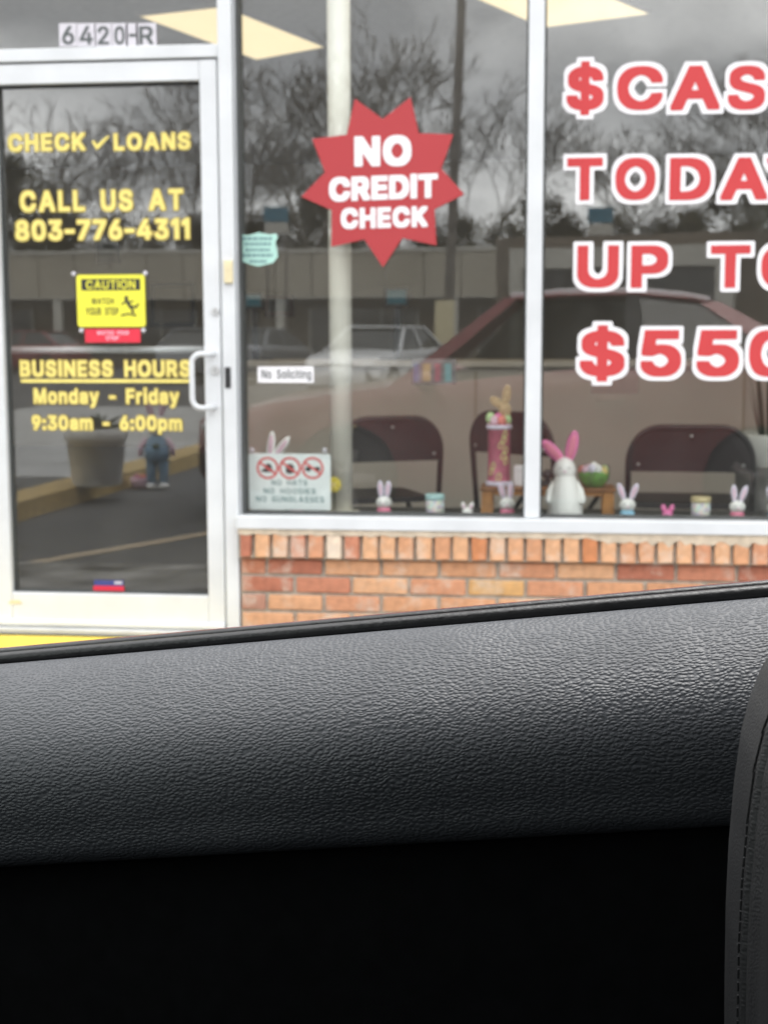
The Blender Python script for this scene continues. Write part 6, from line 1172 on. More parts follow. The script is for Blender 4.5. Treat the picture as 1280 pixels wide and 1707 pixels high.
MB().box((bx0+0.055, 0.25, bz-0.030), (bx1-0.055, 0.262, bz-0.0145)).build('apron', 'wood', t)
def bench_thing(name, px, lab, cat, Y=0.31): return thing(name, (P(px, 810, Y).x, Y, bz+0.0005), lab, cat)
Y = 0.31
t = bench_thing('pink_vase', 831, 'tall pink patterned vase of eggs topped by burlap rabbit ears', 'vase')
hv = P(831, 706, Y).z - bz
put(MB().lathe([(0.046,0),(0.050,0.004),(0.050,0.020),(0.044,0.026),(0.043,hv-0.026),(0.048,hv-0.020),(0.049,hv-0.004),(0.044,hv)], (0,0,0), 24), 'body', 'vase', t)
put(MB().lathe([(0.0505,0.003),(0.052,0.006),(0.052,0.018),(0.0505,0.021)], (0,0,0), 24), 'foot_band', 'lavender', t)
put(MB().lathe([(0.049,hv-0.021),(0.0505,hv-0.018),(0.0505,hv-0.007),(0.049,hv-0.004)], (0,0,0), 24), 'rim_band', 'lavender', t)
for i in range(9):
    a = rad(-90 + random.uniform(-42, 42)); z = 0.04 + (hv-0.08)*i/8; r_ = 0.0445
    pts = []
    for k_ in range(8):
        aa = a + 0.22*math.sin(k_*0.9); pts.append((r_*math.cos(aa), r_*math.sin(aa), z + 0.016*math.cos(k_*0.8)))
    put(MB().tube(pts, 0.0026, 5), 'scroll', 'vasemark', t)
for (x, y, z, m_, r_) in ((-0.034,-0.012,0.022,'egggreen',0.019), (-0.018,-0.026,0.010,'palepink',0.018), (-0.004,-0.012,0.020,'pink',0.018), (0.012,-0.028,0.012,'coral',0.017), (0.030,0.004,0.014,'egggreen',0.018), (0.0,0.02,0.016,'palepink',0.018)):
    put(MB().ball((x,y,hv+z), (r_,r_,r_*1.25), seg=12, rings=8), 'egg', m_, t)
put(MB().ball((0.022,0.006,hv+0.052), (0.025,0.018,0.032)), 'burlap_head', 'burlap', t)
for a_, o_, ln in ((-0.95, (0.002,0.006,0.085), 0.032), (0.12, (0.028,0.006,0.108), 0.038)):
    rot = Matrix.Rotation(a_, 3, 'Y')
    put(MB().ball((o_[0] + (-0.012 if a_ < 0 else 0), o_[1], hv+o_[2]-(0.002 if a_ < 0 else -0.006)), (0.018,0.006,ln), rot), 'burlap_ear', 'burlap', t)
wb = pbox(856, 776, 882, 812, 0.33); t = bench_thing('white_box', 868, 'small plain white box on the bench beside the vase', 'box', 0.33)
MB().box((wb[0], 0.31, bz+0.001), (wb[1], 0.36, wb[3]), 0.003).build('carton', 'whitevinyl', t)
MB().box((wb[0]+0.004, 0.3085, wb[3]-0.02), (wb[1]-0.004, 0.3098, wb[3]-0.018)).build('lid_edge', 'tile', t)
t = bench_thing('glass_bowl', 989, 'round bowl of green grass and pastel eggs on the bench', 'bowl', 0.30)
put(MB().lathe([(0.030,0),(0.036,0.004),(0.056,0.030),(0.060,0.055),(0.057,0.062),(0.05,0.066)], (0,0,0), 24), 'grass_fill', 'moss', t)
for (x, y, z, m_) in ((-0.032,-0.034,0.070,'palepink'), (-0.010,-0.040,0.076,'lavender'), (0.014,-0.038,0.072,'porcelain'), (0.036,-0.026,0.064,'eggyel'), (-0.045,-0.01,0.066,'coral'), (0.0,0.0,0.080,'porcelain'), (0.04,0.01,0.066,'egggreen'), (-0.02,0.03,0.07,'palepink')):
    put(MB().ball((x,y,z), (0.017,0.017,0.021), Matrix.Rotation(random.uniform(-1,1),3,'X'), seg=12, rings=8), 'egg', m_, t)
put(MB().lathe([(0.031,0.0005),(0.038,0.003),(0.059,0.029),(0.063,0.055),(0.060,0.085)], (0,0,0), 24), 'glass', glass_mat('bowl_glass', 0.05, (0.93,0.95,0.95)), t)
t = bench_thing('dark_camera_stand', 912, 'small dark gadget on the bench left of the ceramic rabbit', 'gadget', 0.34)
put(MB().lathe([(0.022,0),(0.024,0.004),(0.012,0.012),(0.010,0.03)], (0,0,0), 14), 'stand', 'black', t)
put(MB().ball((0,0,0.045), (0.022,0.02,0.02), seg=12, rings=8), 'head', 'black', t)

# ================================================================ THE RED CAR WE SIT IN
CAR = Vector((-0.22, -4.97, GZ))
EZ = CAM.z - GZ                                              # eye above the car's ground
def belt(x): return 1.0504 + 0.1095*(x + CAR.x)                  # x in car space, z above the ground
def interp(tab, x):
    if x <= tab[0][0]: return tab[0][1:]
    for a, b in zip(tab, tab[1:]):
        if x <= b[0]:
            u = (x-a[0])/(b[0]-a[0]); u = u*u*(3-2*u)*0.5 + u*0.5
            return tuple(p + (q-p)*u for p, q in zip(a[1:], b[1:]))
    return tab[-1][1:]
def car_body(root, tab, cowl, deck, axles, m, rw=0.36, nx=96, rows=9):
    """lower shell: flanks with wheel arches, bonnet and boot skins. tab: x, top z, half width, bottom z"""
    x0, x1 = tab[0][0], tab[-1][0]
    xs = [x0 + (x1-x0)*i/nx for i in range(nx+1)]
    for s_ in (-1, 1):
        vs, inside = [], []
        for x in xs:
            zt_, hw, zb_ = interp(tab, x)
            prof = [(hw-0.10, zb_), (hw-0.03, zb_+0.06), (hw-0.01, zb_+0.16), (hw+0.002, zb_+0.30), (hw+0.004, zt_-0.36), (hw, zt_-0.24), (hw-0.008, zt_-0.13), (hw-0.025, zt_-0.05), (hw-0.05, zt_)]
            for w_, z in prof:
                p = Vector((x, s_*w_, z)); ins_ = False
                for ax in axles:
                    dx, dz = p.x-ax, p.z-0.34
                    r_ = math.hypot(dx, dz)
                    if r_ < rw:
                        ins_ = True
                        p.x, p.z = ax + dx/max(r_,1e-4)*rw, 0.34 + dz/max(r_,1e-4)*rw
                inside.append(ins_); vs.append(p)
        R_ = 9; fs = []
        for i in range(nx):
            for k_ in range(R_-1):
                f = (i*R_+k_, (i+1)*R_+k_, (i+1)*R_+k_+1, i*R_+k_+1)
                if not all(inside[j_] for j_ in f): fs.append(f)
        MB().add(vs, fs).build('side_panel', m, root, smooth=True, world=False)
    def cap(xa, xb, name):
        xs_ = [xa + (xb-xa)*i/16 for i in range(17)]; vs, fs = [], []
        for x in xs_:
            zt_, hw, zb_ = interp(tab, x); h_ = hw-0.05
            for k_ in range(13):
                u = -1 + 2*k_/12; vs.append((x, u*h_, zt_ + 0.045*(1-u*u) + 0.012*(abs(u) > 0.6)*(1-abs(u))))
        for i in range(16):
            for k_ in range(12): fs.append((i*13+k_, i*13+k_+1, (i+1)*13+k_+1, (i+1)*13+k_))
        return MB().add(vs, fs).build(name, m, root, smooth=True, world=False)
    cap(x0, cowl, 'bonnet'); cap(deck, x1, 'boot_lid')
    for x, nm in ((x0, 'front_bumper'), (x1, 'rear_bumper')):
        zt_, hw, zb_ = interp(tab, x); sg = -1 if x < 0 else 1; vs, fs = [], []
        for i in range(7):
            z = zb_ + (zt_-zb_)*i/6; bul = 0.10*math.sin(math.pi*(i+0.6)/7.5)
            for k_ in range(9):
                u = -1 + 2*k_/8; vs.append((x + sg*bul*(1-u*u*0.9), u*(hw-0.05), z))
        for i in range(6):
            for k_ in range(8): fs.append((i*9+k_, i*9+k_+1, (i+1)*9+k_+1, (i+1)*9+k_))
        MB().add(vs, fs).build(nm, m, root, smooth=True, world=False)
    MB().box((x0+0.3, -0.80, 0.16), (x1-0.3, 0.80, 0.22)).build('underbody', 'carplastic', root, world=False)
def wheel(root, x, y, r=0.33):
    sg = 1 if y > 0 else -1
    w = bpy.data.objects.new('wheel', None); col.objects.link(w); w.parent = root; w.location = (x, y, r)
    MB().lathe([(r*0.62,-0.10),(r*0.90,-0.11),(r,-0.085),(r,0.085),(r*0.90,0.11),(r*0.62,0.10)], (0,0,0), 28, 'Y').build('tyre', 'tyre', w, smooth=True, world=False)
    rm = MB().lathe([(r*0.64,-0.095),(r*0.64,0.095)], (0,0,0), 28, 'Y')
    for k_ in range(5):
        a = k_*2*math.pi/5; ca_, sa_ = math.cos(a), math.sin(a)
        rm.tube([(0.05*ca_, sg*0.09, 0.05*sa_), (r*0.62*ca_, sg*0.10, r*0.62*sa_)], [0.045, 0.03], 6)
    rm.build('rim', 'rim', w, world=False)
    MB().lathe([(0.055, sg*0.09),(0.05, sg*0.115)], (0,0,0), 14, 'Y').build('hub_cap', 'carplastic', w, world=False)
def quad_pane(root, pts, m='carglass', name='window_glass'):
    return MB().add(pts, [tuple(range(len(pts)))]).build(name, m, root, world=False)
def bar3(root, a, b, wa, wb, m, name):
    """a pillar: tapered box bar from a to b; wa, wb (width along x, depth along y)"""
    vs = []
    for p, w in ((a, wa), (b, wb)):
        for sx_, sy_ in ((-1,-1),(1,-1),(1,1),(-1,1)): vs.append((p[0]+sx_*w[0]/2, p[1]+sy_*w[1]/2, p[2]))
    return MB().add(vs, [(0,3,2,1),(4,5,6,7),(0,1,5,4),(1,2,6,5),(2,3,7,6),(3,0,4,7)]).build(name, m, root, world=False)

car = thing('red_car', CAR, 'red car seen from inside through its open window and reflected in the shop glass', 'car')
TAB = [(-2.16,0.70,0.66,0.30), (-2.02,0.78,0.80,0.22), (-1.75,0.84,0.89,0.20), (-1.3,0.90,0.925,0.20), (-0.98,0.945,0.93,0.20), (-0.6,belt(-0.6)-0.02,0.93,0.20), (0.0,belt(0)-0.018,0.93,0.20), (0.6,belt(0.6)-0.018,0.93,0.20), (1.15,1.13,0.92,0.20), (1.7,1.12,0.90,0.22), (2.1,1.04,0.84,0.26), (2.24,0.95,0.74,0.34)]
# keep the flanks under the sight line to the wall: real belt line of the car
car_body(car, TAB, -0.98, 1.55, (-1.28, 1.42), 'redpaint')
for x in (-1.28, 1.42):
    for y in (-0.80, 0.80): wheel(car, x, y)
# wheel housings
for x in (-1.28, 1.42):
    for s_ in (-1, 1):
        vs, fs = [], []
        for i in range(13):
            a = math.pi*i/12
            for yy in (0.55, 0.90): vs.append((x + 0.365*math.cos(a), s_*yy, 0.34 + 0.365*math.sin(a)))
        for i in range(12): fs.append((2*i, 2*i+1, 2*i+3, 2*i+2))
        MB().add(vs, fs).build('wheel_housing', 'carplastic', car, smooth=True, world=False)
HX = -0.22            # windscreen header, car space
roofs = [(HX, 1.585, 0.55), (0.15, 1.615, 0.565), (0.6, 1.62, 0.565), (0.95, 1.59, 0.56), (1.12, 1.555, 0.55)]
def roof_skin(dz, name, m, shrink=0.0):
    vs, fs = [], []; N = 16
    for i in range(N+1):
        x = HX + (1.12-HX)*i/N; zc2, hw = interp(roofs, x); hw -= shrink
        for k_ in range(15):
            u = -1 + 2*k_/14; vs.append((x, u*hw, zc2 + dz - 0.05*u*u - 0.02*u**8))
    for i in range(N):
        for k_ in range(14): fs.append((i*15+k_, i*15+k_+1, (i+1)*15+k_+1, (i+1)*15+k_))
    return MB().add(vs, fs).build(name, m, car, smooth=True, world=False)
roof_skin(0.0, 'roof', 'redpaint'); roof_skin(-0.022, 'headliner', 'headliner', 0.01)
CW = -0.98
for s_ in (-1, 1):
    bar3(car, (CW+0.05, s_*0.85, 0.93), (HX+0.02, s_*0.548, 1.535), (0.16, 0.05), (0.09, 0.05), 'redpaint', 'front_pillar')
    bar3(car, (0.62, s_*0.87, belt(0.62)-0.02), (0.60, s_*0.555, 1.555), (0.13, 0.04), (0.09, 0.04), 'carplastic', 'centre_pillar')
    bar3(car, (1.72, s_*0.80, 1.11), (1.10, s_*0.54, 1.50), (0.26, 0.06), (0.14, 0.05), 'redpaint', 'rear_pillar')
    # roof rails
    pts = []
    for i in range(9):
        x = HX + (1.12-HX)*i/8; zc2, hw = interp(roofs, x); pts.append((x, s_*(hw+0.002), zc2-0.066))
    MB().tube(pts, 0.016, 8).build('roof_rail', 'redpaint', car, smooth=True, world=False)
    quad_pane(car, [(0.70, s_*0.868, belt(0.7)-0.02), (1.58, s_*0.815, 1.115), (1.06, s_*0.55, 1.50), (0.65, s_*0.56, 1.55)])
    # door gaps and handles
    MB().box((0.60, s_*0.925, 0.33), (0.606, s_*0.9365, 0.86)).build('door_gap', 'carplastic', car, world=False)
    MB().tube([(0.38, s_*0.93, 0.86), (0.40, s_*0.962, 0.865), (0.52, s_*0.962, 0.87), (0.54, s_*0.93, 0.872)], 0.013, 8).build('door_handle', 'redpaint', car, smooth=True, world=False)
    mr_ = MB().ball((-0.72, s_*1.02, 0.985), (0.07, 0.11, 0.065), taper=0.1).build('door_mirror', 'redpaint', car, smooth=True, world=False)
    MB().tube([(-0.70, s_*0.88, 0.95), (-0.71, s_*0.95, 0.965)], 0.022, 8).build('mirror_arm', 'carplastic', mr_, world=False)
    MB().ball((-2.0, s_*0.64, 0.66), (0.15, 0.13, 0.06), Matrix.Rotation(s_*-0.45, 3, 'Z')).build('headlamp', 'lampclear', car, smooth=True, world=False)
    MB().ball((2.18, s_*0.66, 0.86), (0.08, 0.15, 0.07)).build('tail_lamp', 'lampred', car, smooth=True, world=False)
quad_pane(car, [(CW, -0.82, 0.965), (CW, 0.82, 0.965), (HX, 0.54, 1.555), (HX, -0.54, 1.555)], 'screenglass', 'windscreen')
quad_pane(car, [(1.66, -0.74, 1.15), (1.10, -0.52, 1.525), (1.10, 0.52, 1.525), (1.66, 0.74, 1.15)], name='rear_window')
quad_pane(car, [(-0.72, -0.878, belt(-0.72)-0.02), (0.55, -0.872, belt(0.55)-0.02), (0.55, -0.56, 1.55), (HX, -0.55, 1.51)])
# cabin
MB().box((-1.0, -0.86, 0.225), (1.6, 0.86, 0.245)).build('cabin_floor', 'lowertrim', car, world=False)
MB().add([(-0.98,-0.84,0.93),(-0.98,0.84,0.93),(-0.60,0.84,0.95),(-0.60,-0.84,0.95),(-0.52,-0.84,0.88),(-0.52,0.84,0.88),(-0.58,0.84,0.40),(-0.58,-0.84,0.40)], [(0,1,2,3),(3,2,5,4),(4,5,6,7)]).build('dashboard', 'carplastic', car, world=False)
MB().box((-0.99,-0.84,0.25), (-0.97,0.84,0.92)).build('bulkhead', 'carplastic', car, world=False)
MB().box((1.50,-0.84,0.25), (1.56,0.84,1.08)).build('rear_bulkhead', 'carplastic', car, world=False)

# ---- right front door: moulded trim, seals
D0 = CAM.y                                                   # d is the distance out from the camera
def tx(x): return x                                          # world x
def zbelt(x): return GZ + 1.0504 + 0.1095*x
XA, XB, NX = -1.02, 0.70, 90
def sweep(prof, name, m, uvs=True, parent=None, xa=XA, xb=XB, closed=False, smooth=True, subpart=None):
    """carry a (d, dz) profile along the belt line"""
    vs, fs, uv = [], [], []
    K = len(prof); s_acc = [0.0]
    for a, b in zip(prof, prof[1:]): s_acc.append(s_acc[-1] + math.hypot(b[0]-a[0], b[1]-a[1]))
    for i in range(NX+1):
        x = xa + (xb-xa)*i/NX
        for j_, (d_, dz) in enumerate(prof):
            vs.append(Vector((x, D0 + d_, zbelt(x) + dz*(1.035 + 0.05*(x+0.46)/0.63)))); uv.append((x, s_acc[j_]))
    for i in range(NX):
        for j_ in range(K-1 if not closed else K):
            a, b = i*K+j_, i*K+(j_+1) % K
            fs.append((a, b, b+K, a+K))
    o_ = world_loc(parent or car)
    me = bpy.data.meshes.new(name); me.from_pydata([tuple(v-o_) for v in vs], [], fs)
    ul = me.uv_layers.new(name='UVMap')
    for lp in me.loops: ul.data[lp.index].uv = uv[lp.vertex_index]
    me.materials.append(M[m])
    if smooth: me.polygons.foreach_set('use_smooth', [True]*len(me.polygons))
    o = bpy.data.objects.new(name, me); col.objects.link(o); o.parent = parent or car
    return o
def smooth_prof(pts, n_=6):
    out = []
    P_ = [pts[0]] + pts + [pts[-1]]
    for i in range(1, len(P_)-2):
        for k_ in range(n_):
            u = k_/n_; p0, p1, p2, p3 = P_[i-1], P_[i], P_[i+1], P_[i+2]
            out.append(tuple(0.5*((2*p1[c_]) + (-p0[c_]+p2[c_])*u + (2*p0[c_]-5*p1[c_]+4*p2[c_]-p3[c_])*u*u + (-p0[c_]+3*p1[c_]-3*p2[c_]+p3[c_])*u**3) for c_ in (0,1)))
    out.append(pts[-1]); return out
trim_prof = smooth_prof([(1.166,-0.012), (1.158,-0.0005), (1.140,-0.004), (1.115,-0.019), (1.092,-0.038), (1.077,-0.056), (1.068,-0.076), (1.065,-0.098), (1.066,-0.120), (1.067,-0.134), (1.070,-0.142), (1.077,-0.1485), (1.090,-0.151)], 6)
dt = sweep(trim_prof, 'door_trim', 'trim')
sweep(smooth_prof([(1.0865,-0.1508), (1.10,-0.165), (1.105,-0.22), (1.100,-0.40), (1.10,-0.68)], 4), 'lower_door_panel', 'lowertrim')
def bead(d_, dz, r_, n_=10): return [(d_ + r_*math.cos(2*math.pi*k_/n_), dz + r_*1.15*math.sin(2*math.pi*k_/n_)) for k_ in range(n_)]
sweep(bead(1.1685, 0.0015, 0.0052), 'window_seal', 'seal', closed=True)
sweep(bead(1.184, 0.0035, 0.0040), 'outer_window_seal', 'seal', closed=True)
sweep([(1.170,-0.012), (1.184,-0.004)], 'seal_web', 'seal')
sweep(smooth_prof([(1.188,-0.02), (1.1895,0.0045), (1.1935,0.0062), (1.199,0.004), (1.215,-0.02)], 3), 'waist_moulding', 'redpaint')

# ---- front passenger seat, its edge at the right of the view
st_ = bpy.data.objects.new('passenger_seat', None); col.objects.link(st_); st_.parent = car
SYF = -4.33                                                  # outer side of the backrest, by the door
st_.location = Vector((0.35, SYF-0.24, GZ+0.24)) - CAR
sl = world_loc(st_)
sil = [(1330,1035),(1292,1075),(1268,1112),(1249,1160),(1234,1220),(1223,1300),(1214,1400),(1209,1500),(1207,1620),(1206,1760),(1207,1950)]
front = [P(a, b_, SYF-0.03) for a, b_ in sil]
fine = []
for a, b_ in zip(front, front[1:]):
    for k_ in range(4): fine.append(a.lerp(b_, k_/4))
fine.append(front[-1])
def seat_dx(e):
    """how far the face lies back, e metres in from the door side"""
    dx = 0.0
    if e < 0.03: dx += 0.06*(1 - math.sqrt(max(0, 1 - (1-e/0.03)**2)))
    dx += 0.012*math.exp(-((e-0.112)/0.0045)**2)
    u = min(1, max(0, (e-0.112)/0.03)); dx += 0.006*u*u*(3-2*u)
    return dx
vs, fs, uv = [], [], []
es = [0, .002, .005, .009, .014, .02, .03, .045, .06, .08, .096, .102, .105, .108, .110, .112, .114, .116, .119, .122, .128, .136, .146, .16, .19, .24, .32, .40, .44, .46]
K = len(fine)
for e in es:
    s_ = 0.0
    for j_, p in enumerate(fine):
        vs.append(Vector((p.x + seat_dx(e), SYF-e, p.z + 0.004*math.sin(j_*0.9)*0))); uv.append((e, s_))
        if j_ < K-1: s_ += (fine[j_+1]-p).length
for i in range(len(es)-1):
    for j_ in range(K-1):
        a = i*K+j_; fs.append((a, a+1, a+1+K, a+K))
me = bpy.data.meshes.new('backrest'); me.from_pydata([tuple(v-sl) for v in vs], [], fs)
ul = me.uv_layers.new(name='UVMap')
for lp in me.loops: ul.data[lp.index].uv = uv[lp.vertex_index]
me.materials.append(M['seatleather']); me.polygons.foreach_set('use_smooth', [True]*len(me.polygons))
o = bpy.data.objects.new('backrest', me); col.objects.link(o); o.parent = st_
MB().tube([(p.x + 0.010, SYF-0.1125, p.z) for p in fine], 0.0022, 8).build('piping', 'carplastic', st_, smooth=True)
for i in range(60):
    u = i/60*(K-1.01); a, f_ = int(u), u-int(u); p = fine[a].lerp(fine[a+1], f_); p2 = p + (fine[a+1]-fine[a]).normalized()*0.006
    MB().tube([(p.x-0.0006, SYF-0.100, p.z), (p2.x-0.0006, SYF-0.100, p2.z)], 0.0007, 5).build('stitch', 'seatleather', st_)
MB().box((0.20, SYF-0.46, GZ+0.26), (0.66, SYF-0.01, GZ+0.36), 0.04).build('seat_base', 'carplastic', st_)
MB().ball((0.42, SYF-0.23, GZ+1.30), (0.07, 0.13, 0.10)).build('headrest', 'carplastic', st_, smooth=True)

ds = bpy.data.objects.new('driver_seat', None); col.objects.link(ds); ds.parent = car; ds.location = (0.62, -0.37, 0.24)
MB().box((-0.10,-0.24,0.0),(0.06,0.24,0.62),0.05).build('backrest', 'carplastic', ds, world=False)
MB().box((-0.62,-0.24,0.0),(-0.09,0.24,0.14),0.05).build('seat_base', 'carplastic', ds, world=False)
MB().ball((0.0,0,0.74),(0.06,0.13,0.10)).build('headrest', 'carplastic', ds, smooth=True, world=False)
MB().box((-0.95,-0.84,0.26),(1.5,-0.80,1.02),0.01).build('driver_door_panel', 'lowertrim', car, world=False)
MB().box((1.12,-0.80,0.245),(1.30,0.80,0.98),0.05).build('rear_bench_back', 'carplastic', car, world=False)

# ================================================================ ACROSS THE CAR PARK (seen in the glass)
def lot_car(px, py, dist_y, m, lab, rz, s=1.0):
    c_ = MY(px, py, dist_y); t = thing('parked_car', (c_.x, c_.y, GZ), lab, 'car', 'cars parked across the lot', rz)
    tab = [(-2.2,0.68,0.68,0.30), (-2.05,0.78,0.80,0.22), (-1.7,0.88,0.88,0.20), (-1.0,0.98,0.91,0.20), (0,1.00,0.91,0.20), (1.2,1.04,0.91,0.20), (1.9,1.02,0.86,0.24), (2.2,0.9,0.74,0.34)]
    car_body(t, tab, -0.95, 1.45, (-1.35, 1.35), m, nx=44)
    for x in (-1.35, 1.35):
        for y in (-0.80, 0.80): wheel(t, x, y)
    A = [(-0.95,0.84,0.98),(1.75,0.80,1.03),(1.10,0.60,1.46),(-0.15,0.62,1.46)]
    for s_ in (-1,1): MB().add([(x, s_*y, z) for x, y, z in A], [(0,1,2,3)]).build('window_glass', 'darkglass', t, world=False)
    MB().add([(-0.95,-0.84,0.985),(-0.95,0.84,0.985),(-0.15,0.62,1.46),(-0.15,-0.62,1.46)], [(0,1,2,3)]).build('windscreen', 'darkglass', t, world=False)
    MB().add([(1.75,-0.80,1.035),(1.75,0.80,1.035),(1.10,0.60,1.46),(1.10,-0.60,1.46)], [(0,1,2,3)]).build('rear_window', 'darkglass', t, world=False)
    MB().box((-0.22,-0.64,1.45), (1.16,0.64,1.50), 0.02).build('roof', m, t, world=False)
    for s_ in (-1,1):
        bar3(t, (-0.95, s_*0.86, 0.97), (-0.15, s_*0.635, 1.46), (0.10,0.04), (0.06,0.04), m, 'front_pillar')
        bar3(t, (1.75, s_*0.82, 1.02), (1.10, s_*0.615, 1.46), (0.16,0.04), (0.10,0.04), m, 'rear_pillar')
        bar3(t, (0.35, s_*0.855, 0.98), (0.35, s_*0.63, 1.46), (0.07,0.03), (0.06,0.03), m, 'centre_pillar')
        MB().ball((-2.08, s_*0.62, 0.68), (0.12,0.14,0.06)).build('headlamp', 'lampclear', t, smooth=True, world=False)
    t.scale = (s, s, s)
    return t
lot_car(632, 590, -25, 'whitepaint', 'white car parked across the lot, reflected beside the cream post', rad(-76), 1.0)
lot_car(440, 600, -34, 'greypaint', 'grey car parked across the lot, reflected beside the jamb', rad(100))
lot_car(45, 520, -44, 'redpaint', 'distant red car reflected at the left of the door glass', rad(15))

# strip of shops opposite
ml = thing('strip_mall', (-10, -52, GZ), 'long low beige strip of shops across the car park, reflected in the glass', 'building')
MB().box((-58, -62, GZ), (26, -53, 3.0)).build('shop_wall', 'mallbrown', ml)
x = -58.0
while x < 26:
    MB().box((x, -51.4, 2.75), (x+1.46, -51.2, 4.5)).build('fascia_panel', 'mallwall', ml); x += 1.5
MB().box((-58, -62, 4.505), (26, -51.15, 4.65)).build('roof_edge', 'malltrim', ml)
MB().box((-58, -53, 2.70), (26, -51.2, 2.748)).build('soffit', 'malltrim', ml)
for i in range(12):
    x = -55 + 7*i
    MB().box((x, -51.6, GZ), (x+0.34, -51.26, 2.698)).build('column', 'malltrim', ml)
    wdw = MB().box((x+1.0, -52.98, 0.5), (x+5.6, -52.90, 2.3)).build('shop_window', 'malldark', ml)
    for k_ in range(4): MB().box((x+1.0+k_*1.5, -52.895, 0.48), (x+1.08+k_*1.5, -52.86, 2.32)).build('window_bar', 'malltrim', wdw)
# projecting entrance bay with a pale portal
eb = thing('entrance_bay', (8.2, -34, GZ), 'dark entrance bay with a pale portal frame reflected behind the red lettering', 'building', rz=rad(14))
def EB(a, b, name, m): MB().box(a, b).build(name, m, eb, world=False)
EB((-4.6, -3, 0), (3.4, -0.3, 4.0), 'wall', 'mallbrown'); EB((-3.6, -0.29, 0), (1.6, -0.20, 3.1), 'glazing', 'malldark')
EB((-4.0, -0.19, 3.11), (2.1, 0.35, 3.65), 'lintel', 'malltrim'); EB((1.62, -0.19, 0), (2.1, 0.35, 3.108), 'jamb', 'malltrim'); EB((-4.0, -0.19, 0), (-3.61, 0.35, 3.108), 'jamb', 'malltrim')
ebx = MY(1030, 430, -34); eb.location.x = ebx.x + 1.0
# teal board signs on posts
for px, lab in ((460, 'teal board sign across the lot, reflected above the mint sticker'), (1000, 'blue board sign across the lot, reflected behind the red letter O')):
    c_ = MY(px, 358, -40); t = thing('board_sign', (c_.x, -40, GZ), lab, 'sign')
    MB().box((c_.x-0.4, -40.05, c_.z-0.25), (c_.x+0.4, -39.98, c_.z+0.22), 0.01).build('board', 'signblue', t)
    MB().box((c_.x-0.38, -40.05, c_.z-0.62), (c_.x+0.38, -39.99, c_.z-0.27), 0.01).build('lower_board', 'malltrim', t)
    for s_ in (-0.3, 0.3): MB().tube([(c_.x+s_, -40.1, GZ), (c_.x+s_, -40.1, c_.z+0.2)], 0.04, 8).build('post', 'galv', t)
# utility pole
a = MY(742, 560, -30); b_ = MY(770, 0, -30)
t = thing('utility_pole', (a.x, -30, GZ), 'tall weathered utility pole across the lot, reflected right of the star sign', 'utility pole')
MB().tube([(a.x, -30, GZ), ((a.x+b_.x)/2, -30, (GZ+b_.z)/2), (b_.x+0.1, -30, b_.z+3)], [0.135, 0.12, 0.10], 12).build('pole', 'galv', t, smooth=True)
MB().tube([(b_.x-1.0, -30, b_.z+2.2), (b_.x+1.2, -30, b_.z+2.2)], 0.06, 8).build('crossarm', 'galv', t)
MB().box((a.x-0.24, -29.82, 1.0), (a.x+0.24, -29.79, 2.05), 0.01).build('notice_board', 'cream', t)

# ---------------------------------------------------------------- trees
def bare_tree(name, h, seed, spread=0.42, depth=6, tw=0.24):
    rnd = random.Random(seed)
    trunk, crown = MB(), MB()
    def seg(mb_, p, q, r0, r1, n_=4):
        d_ = (q-p).normalized(); a = d_.orthogonal().normalized(); b = d_.cross(a); vs = []
        for pp, rr_ in ((p, r0), (q, r1)):
            for k_ in range(n_):
                an = 2*math.pi*k_/n_; vs.append(pp + (a*math.cos(an) + b*math.sin(an))*rr_)
        mb_.add(vs, [(k_, (k_+1) % n_, (k_+1) % n_+n_, k_+n_) for k_ in range(n_)])
    def grow(p, d_, L, r_, lev):
        n_ = 3 if lev < 3 else 2; mb_ = trunk if lev == 0 else crown
        for i in range(n_):
            d2 = (d_ + Vector((rnd.gauss(0,.12), rnd.gauss(0,.12), rnd.gauss(0.04,.06)))).normalized()
            q = p + d2*L/n_; r2 = r_*0.86
            seg(mb_, p, q, r_, r2, 7 if lev == 0 else 4 if lev < 3 else 3); p, r_, d_ = q, r2, d2
            if lev > 0 and lev < depth and rnd.random() < tw:
                s_ = (d_ + Vector((rnd.gauss(0,1), rnd.gauss(0,1), rnd.gauss(0.15,.5)))*spread*1.1).normalized(); grow(p, s_, L*0.55, max(0.013, r_*0.42), lev+1)
        if lev < depth:
            for k_ in range(3 if lev < 4 else 2):
                s_ = (d_ + Vector((rnd.gauss(0,1), rnd.gauss(0,1), rnd.gauss(0.25,.4)))*spread).normalized()
                grow(p, s_, L*rnd.uniform(0.62,0.82), max(0.013, r_*rnd.uniform(0.5,0.66)), lev+1)
    grow(Vector((0,0,0)), Vector((0,0,1)), h*0.25, h*0.0165, 0)
    k_ = h/sorted(v.z for v in crown.v)[int(len(crown.v)*0.995)]
    for mb_ in (trunk, crown): mb_.v = [v*k_ for v in mb_.v]
    return trunk, crown
LEAFV = {}
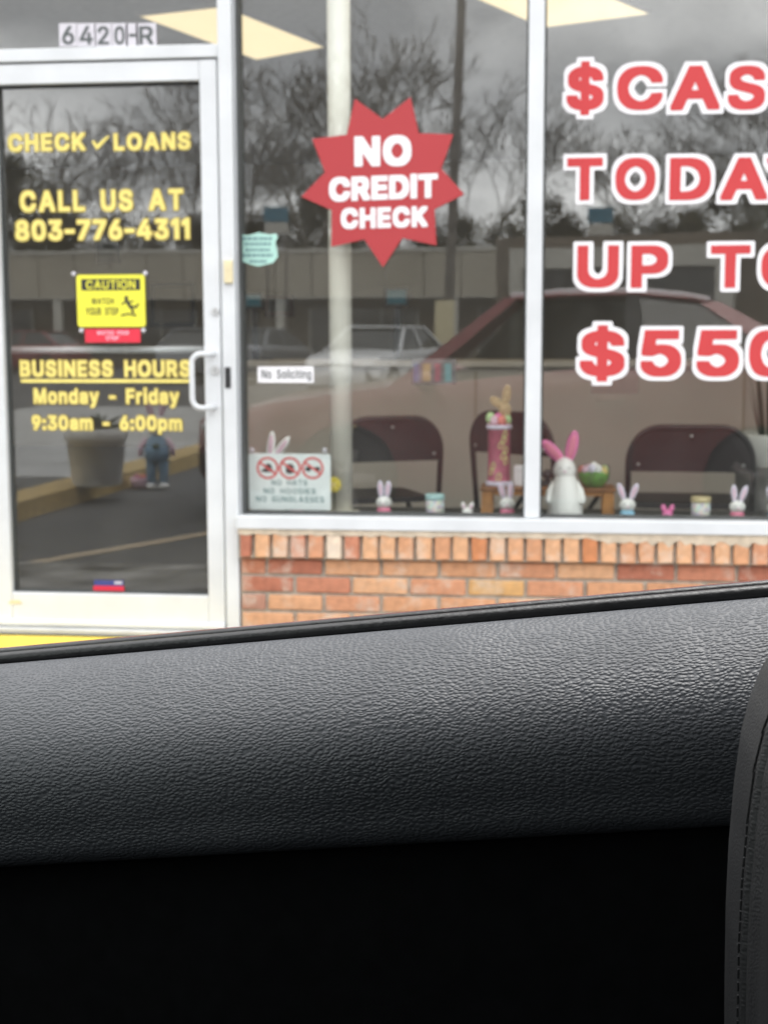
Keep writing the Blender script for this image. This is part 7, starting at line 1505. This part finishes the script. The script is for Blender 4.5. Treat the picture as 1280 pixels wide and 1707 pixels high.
def evergreen(h, seed, n_=7000):
    rnd = random.Random(seed); trunk = MB().tube([(0,0,0),(0.1,0,h*0.4),(0,0.1,h*0.85)], [h*0.022,h*0.016,h*0.006], 7); crown = MB()
    clumps = []
    for i in range(46):
        z = rnd.uniform(0.18, 1.0); r_ = (1-z)**0.55*0.30*h*rnd.uniform(0.5, 1.1) + 0.03*h; a = rnd.uniform(0, 6.28)
        clumps.append((Vector((r_*math.cos(a), r_*math.sin(a), z*h)), h*rnd.uniform(0.05, 0.11)))
    for i in range(n_):
        c_, rr_ = rnd.choice(clumps); p = c_ + Vector((rnd.gauss(0,.6), rnd.gauss(0,.6), rnd.gauss(0,.5)))*rr_
        s_ = rnd.uniform(0.07, 0.15); a = Vector((rnd.gauss(0,1), rnd.gauss(0,1), rnd.gauss(0,1))).normalized()*s_; b = a.orthogonal().normalized()*s_*0.8
        crown.add([p-a, p+b, p+a, p-b*0.4], [(0,1,2,3)])
    return trunk, crown
def tree_proto(pair, mcrown):
    tr, cr_ = pair; out = []
    for mb_, nm, m in ((tr, 'trunk', 'bark'), (cr_, 'crown', mcrown)):
        me = bpy.data.meshes.new(nm); me.from_pydata([tuple(v) for v in mb_.v], [], mb_.f); me.materials.append(M[m]); out.append((nm, me))
    return out
def plant(name, proto, loc, rz, s, lab, group):
    t = thing(name, loc, lab, 'tree', group, rz); t.scale = (s, s, s)
    for nm, me in proto:
        o = bpy.data.objects.new(nm, me); col.objects.link(o); o.parent = t
bare = [tree_proto(bare_tree('b', 14, sd_, 0.5), 'bark') for sd_ in (3, 11, 23)]
ever = [tree_proto(evergreen(9, sd_), 'evergreen') for sd_ in (5, 8)]
def tz(py, Y): # height of a reflected tree top at photo row py
    return MY(640, py, Y).z - GZ
i_ = 0
for (px, pt_, Y, pr_, lab) in ((500, 70, -66, 0, 'largest bare tree, reflected behind the cream post'), (660, 50, -70, 1, 'bare tree reflected above the star sign'), (815, 165, -74, 2, 'bare tree reflected just right of the utility pole'),
        (420, 170, -72, 1, 'bare tree reflected beside the door jamb'), (980, 195, -78, 0, 'small bare tree reflected above the word TODAY'), (1090, 200, -80, 2, 'small bare tree reflected under the word CASH'), (1345, 60, -70, 1, 'tall bare tree reflected at the right edge'),
        (270, 200, -66, 2, 'bare tree reflected behind the word LOANS'), (120, 230, -74, 0, 'bare tree reflected behind the word CHECK on the door'), (30, 150, -70, 1, 'bare tree reflected at the left edge of the door')):
    c_ = MY(px, 500, Y); h_ = MY(px, pt_, Y).z - GZ
    plant('bare_tree', bare[pr_], (c_.x, Y, GZ), i_*1.3, h_/14.0, lab, 'bare trees across the lot'); i_ += 1
ev = []
for px, pt_, Y in ((20,215,-68), (75,250,-72), (-40,200,-70), (130,320,-66), (190,330,-68), (320,330,-70), (255,340,-72), (420,330,-70), (470,320,-72), (545,265,-68), (600,320,-70), (700,330,-72), (770,335,-70), (840,325,-68), (905,290,-70), (950,325,-72), (1020,330,-70), (1090,325,-68), (1150,320,-70), (1215,215,-66), (1285,255,-70), (1340,230,-72), (1400,260,-70), (-110,240,-70), (-180,260,-72), (1480,250,-70)):
    c_ = MY(px, 500, Y); h_ = MY(px, pt_, Y).z - GZ
    plant('evergreen_tree', ever[i_ % 2], (c_.x, Y, GZ), i_*2.1, h_/10.5, 'dense dark evergreen tree in the belt behind the strip of shops', 'evergreen trees behind the shops'); i_ += 1
print('tris', sum(len(o.data.polygons) for o in bpy.data.objects if o.type == 'MESH'))
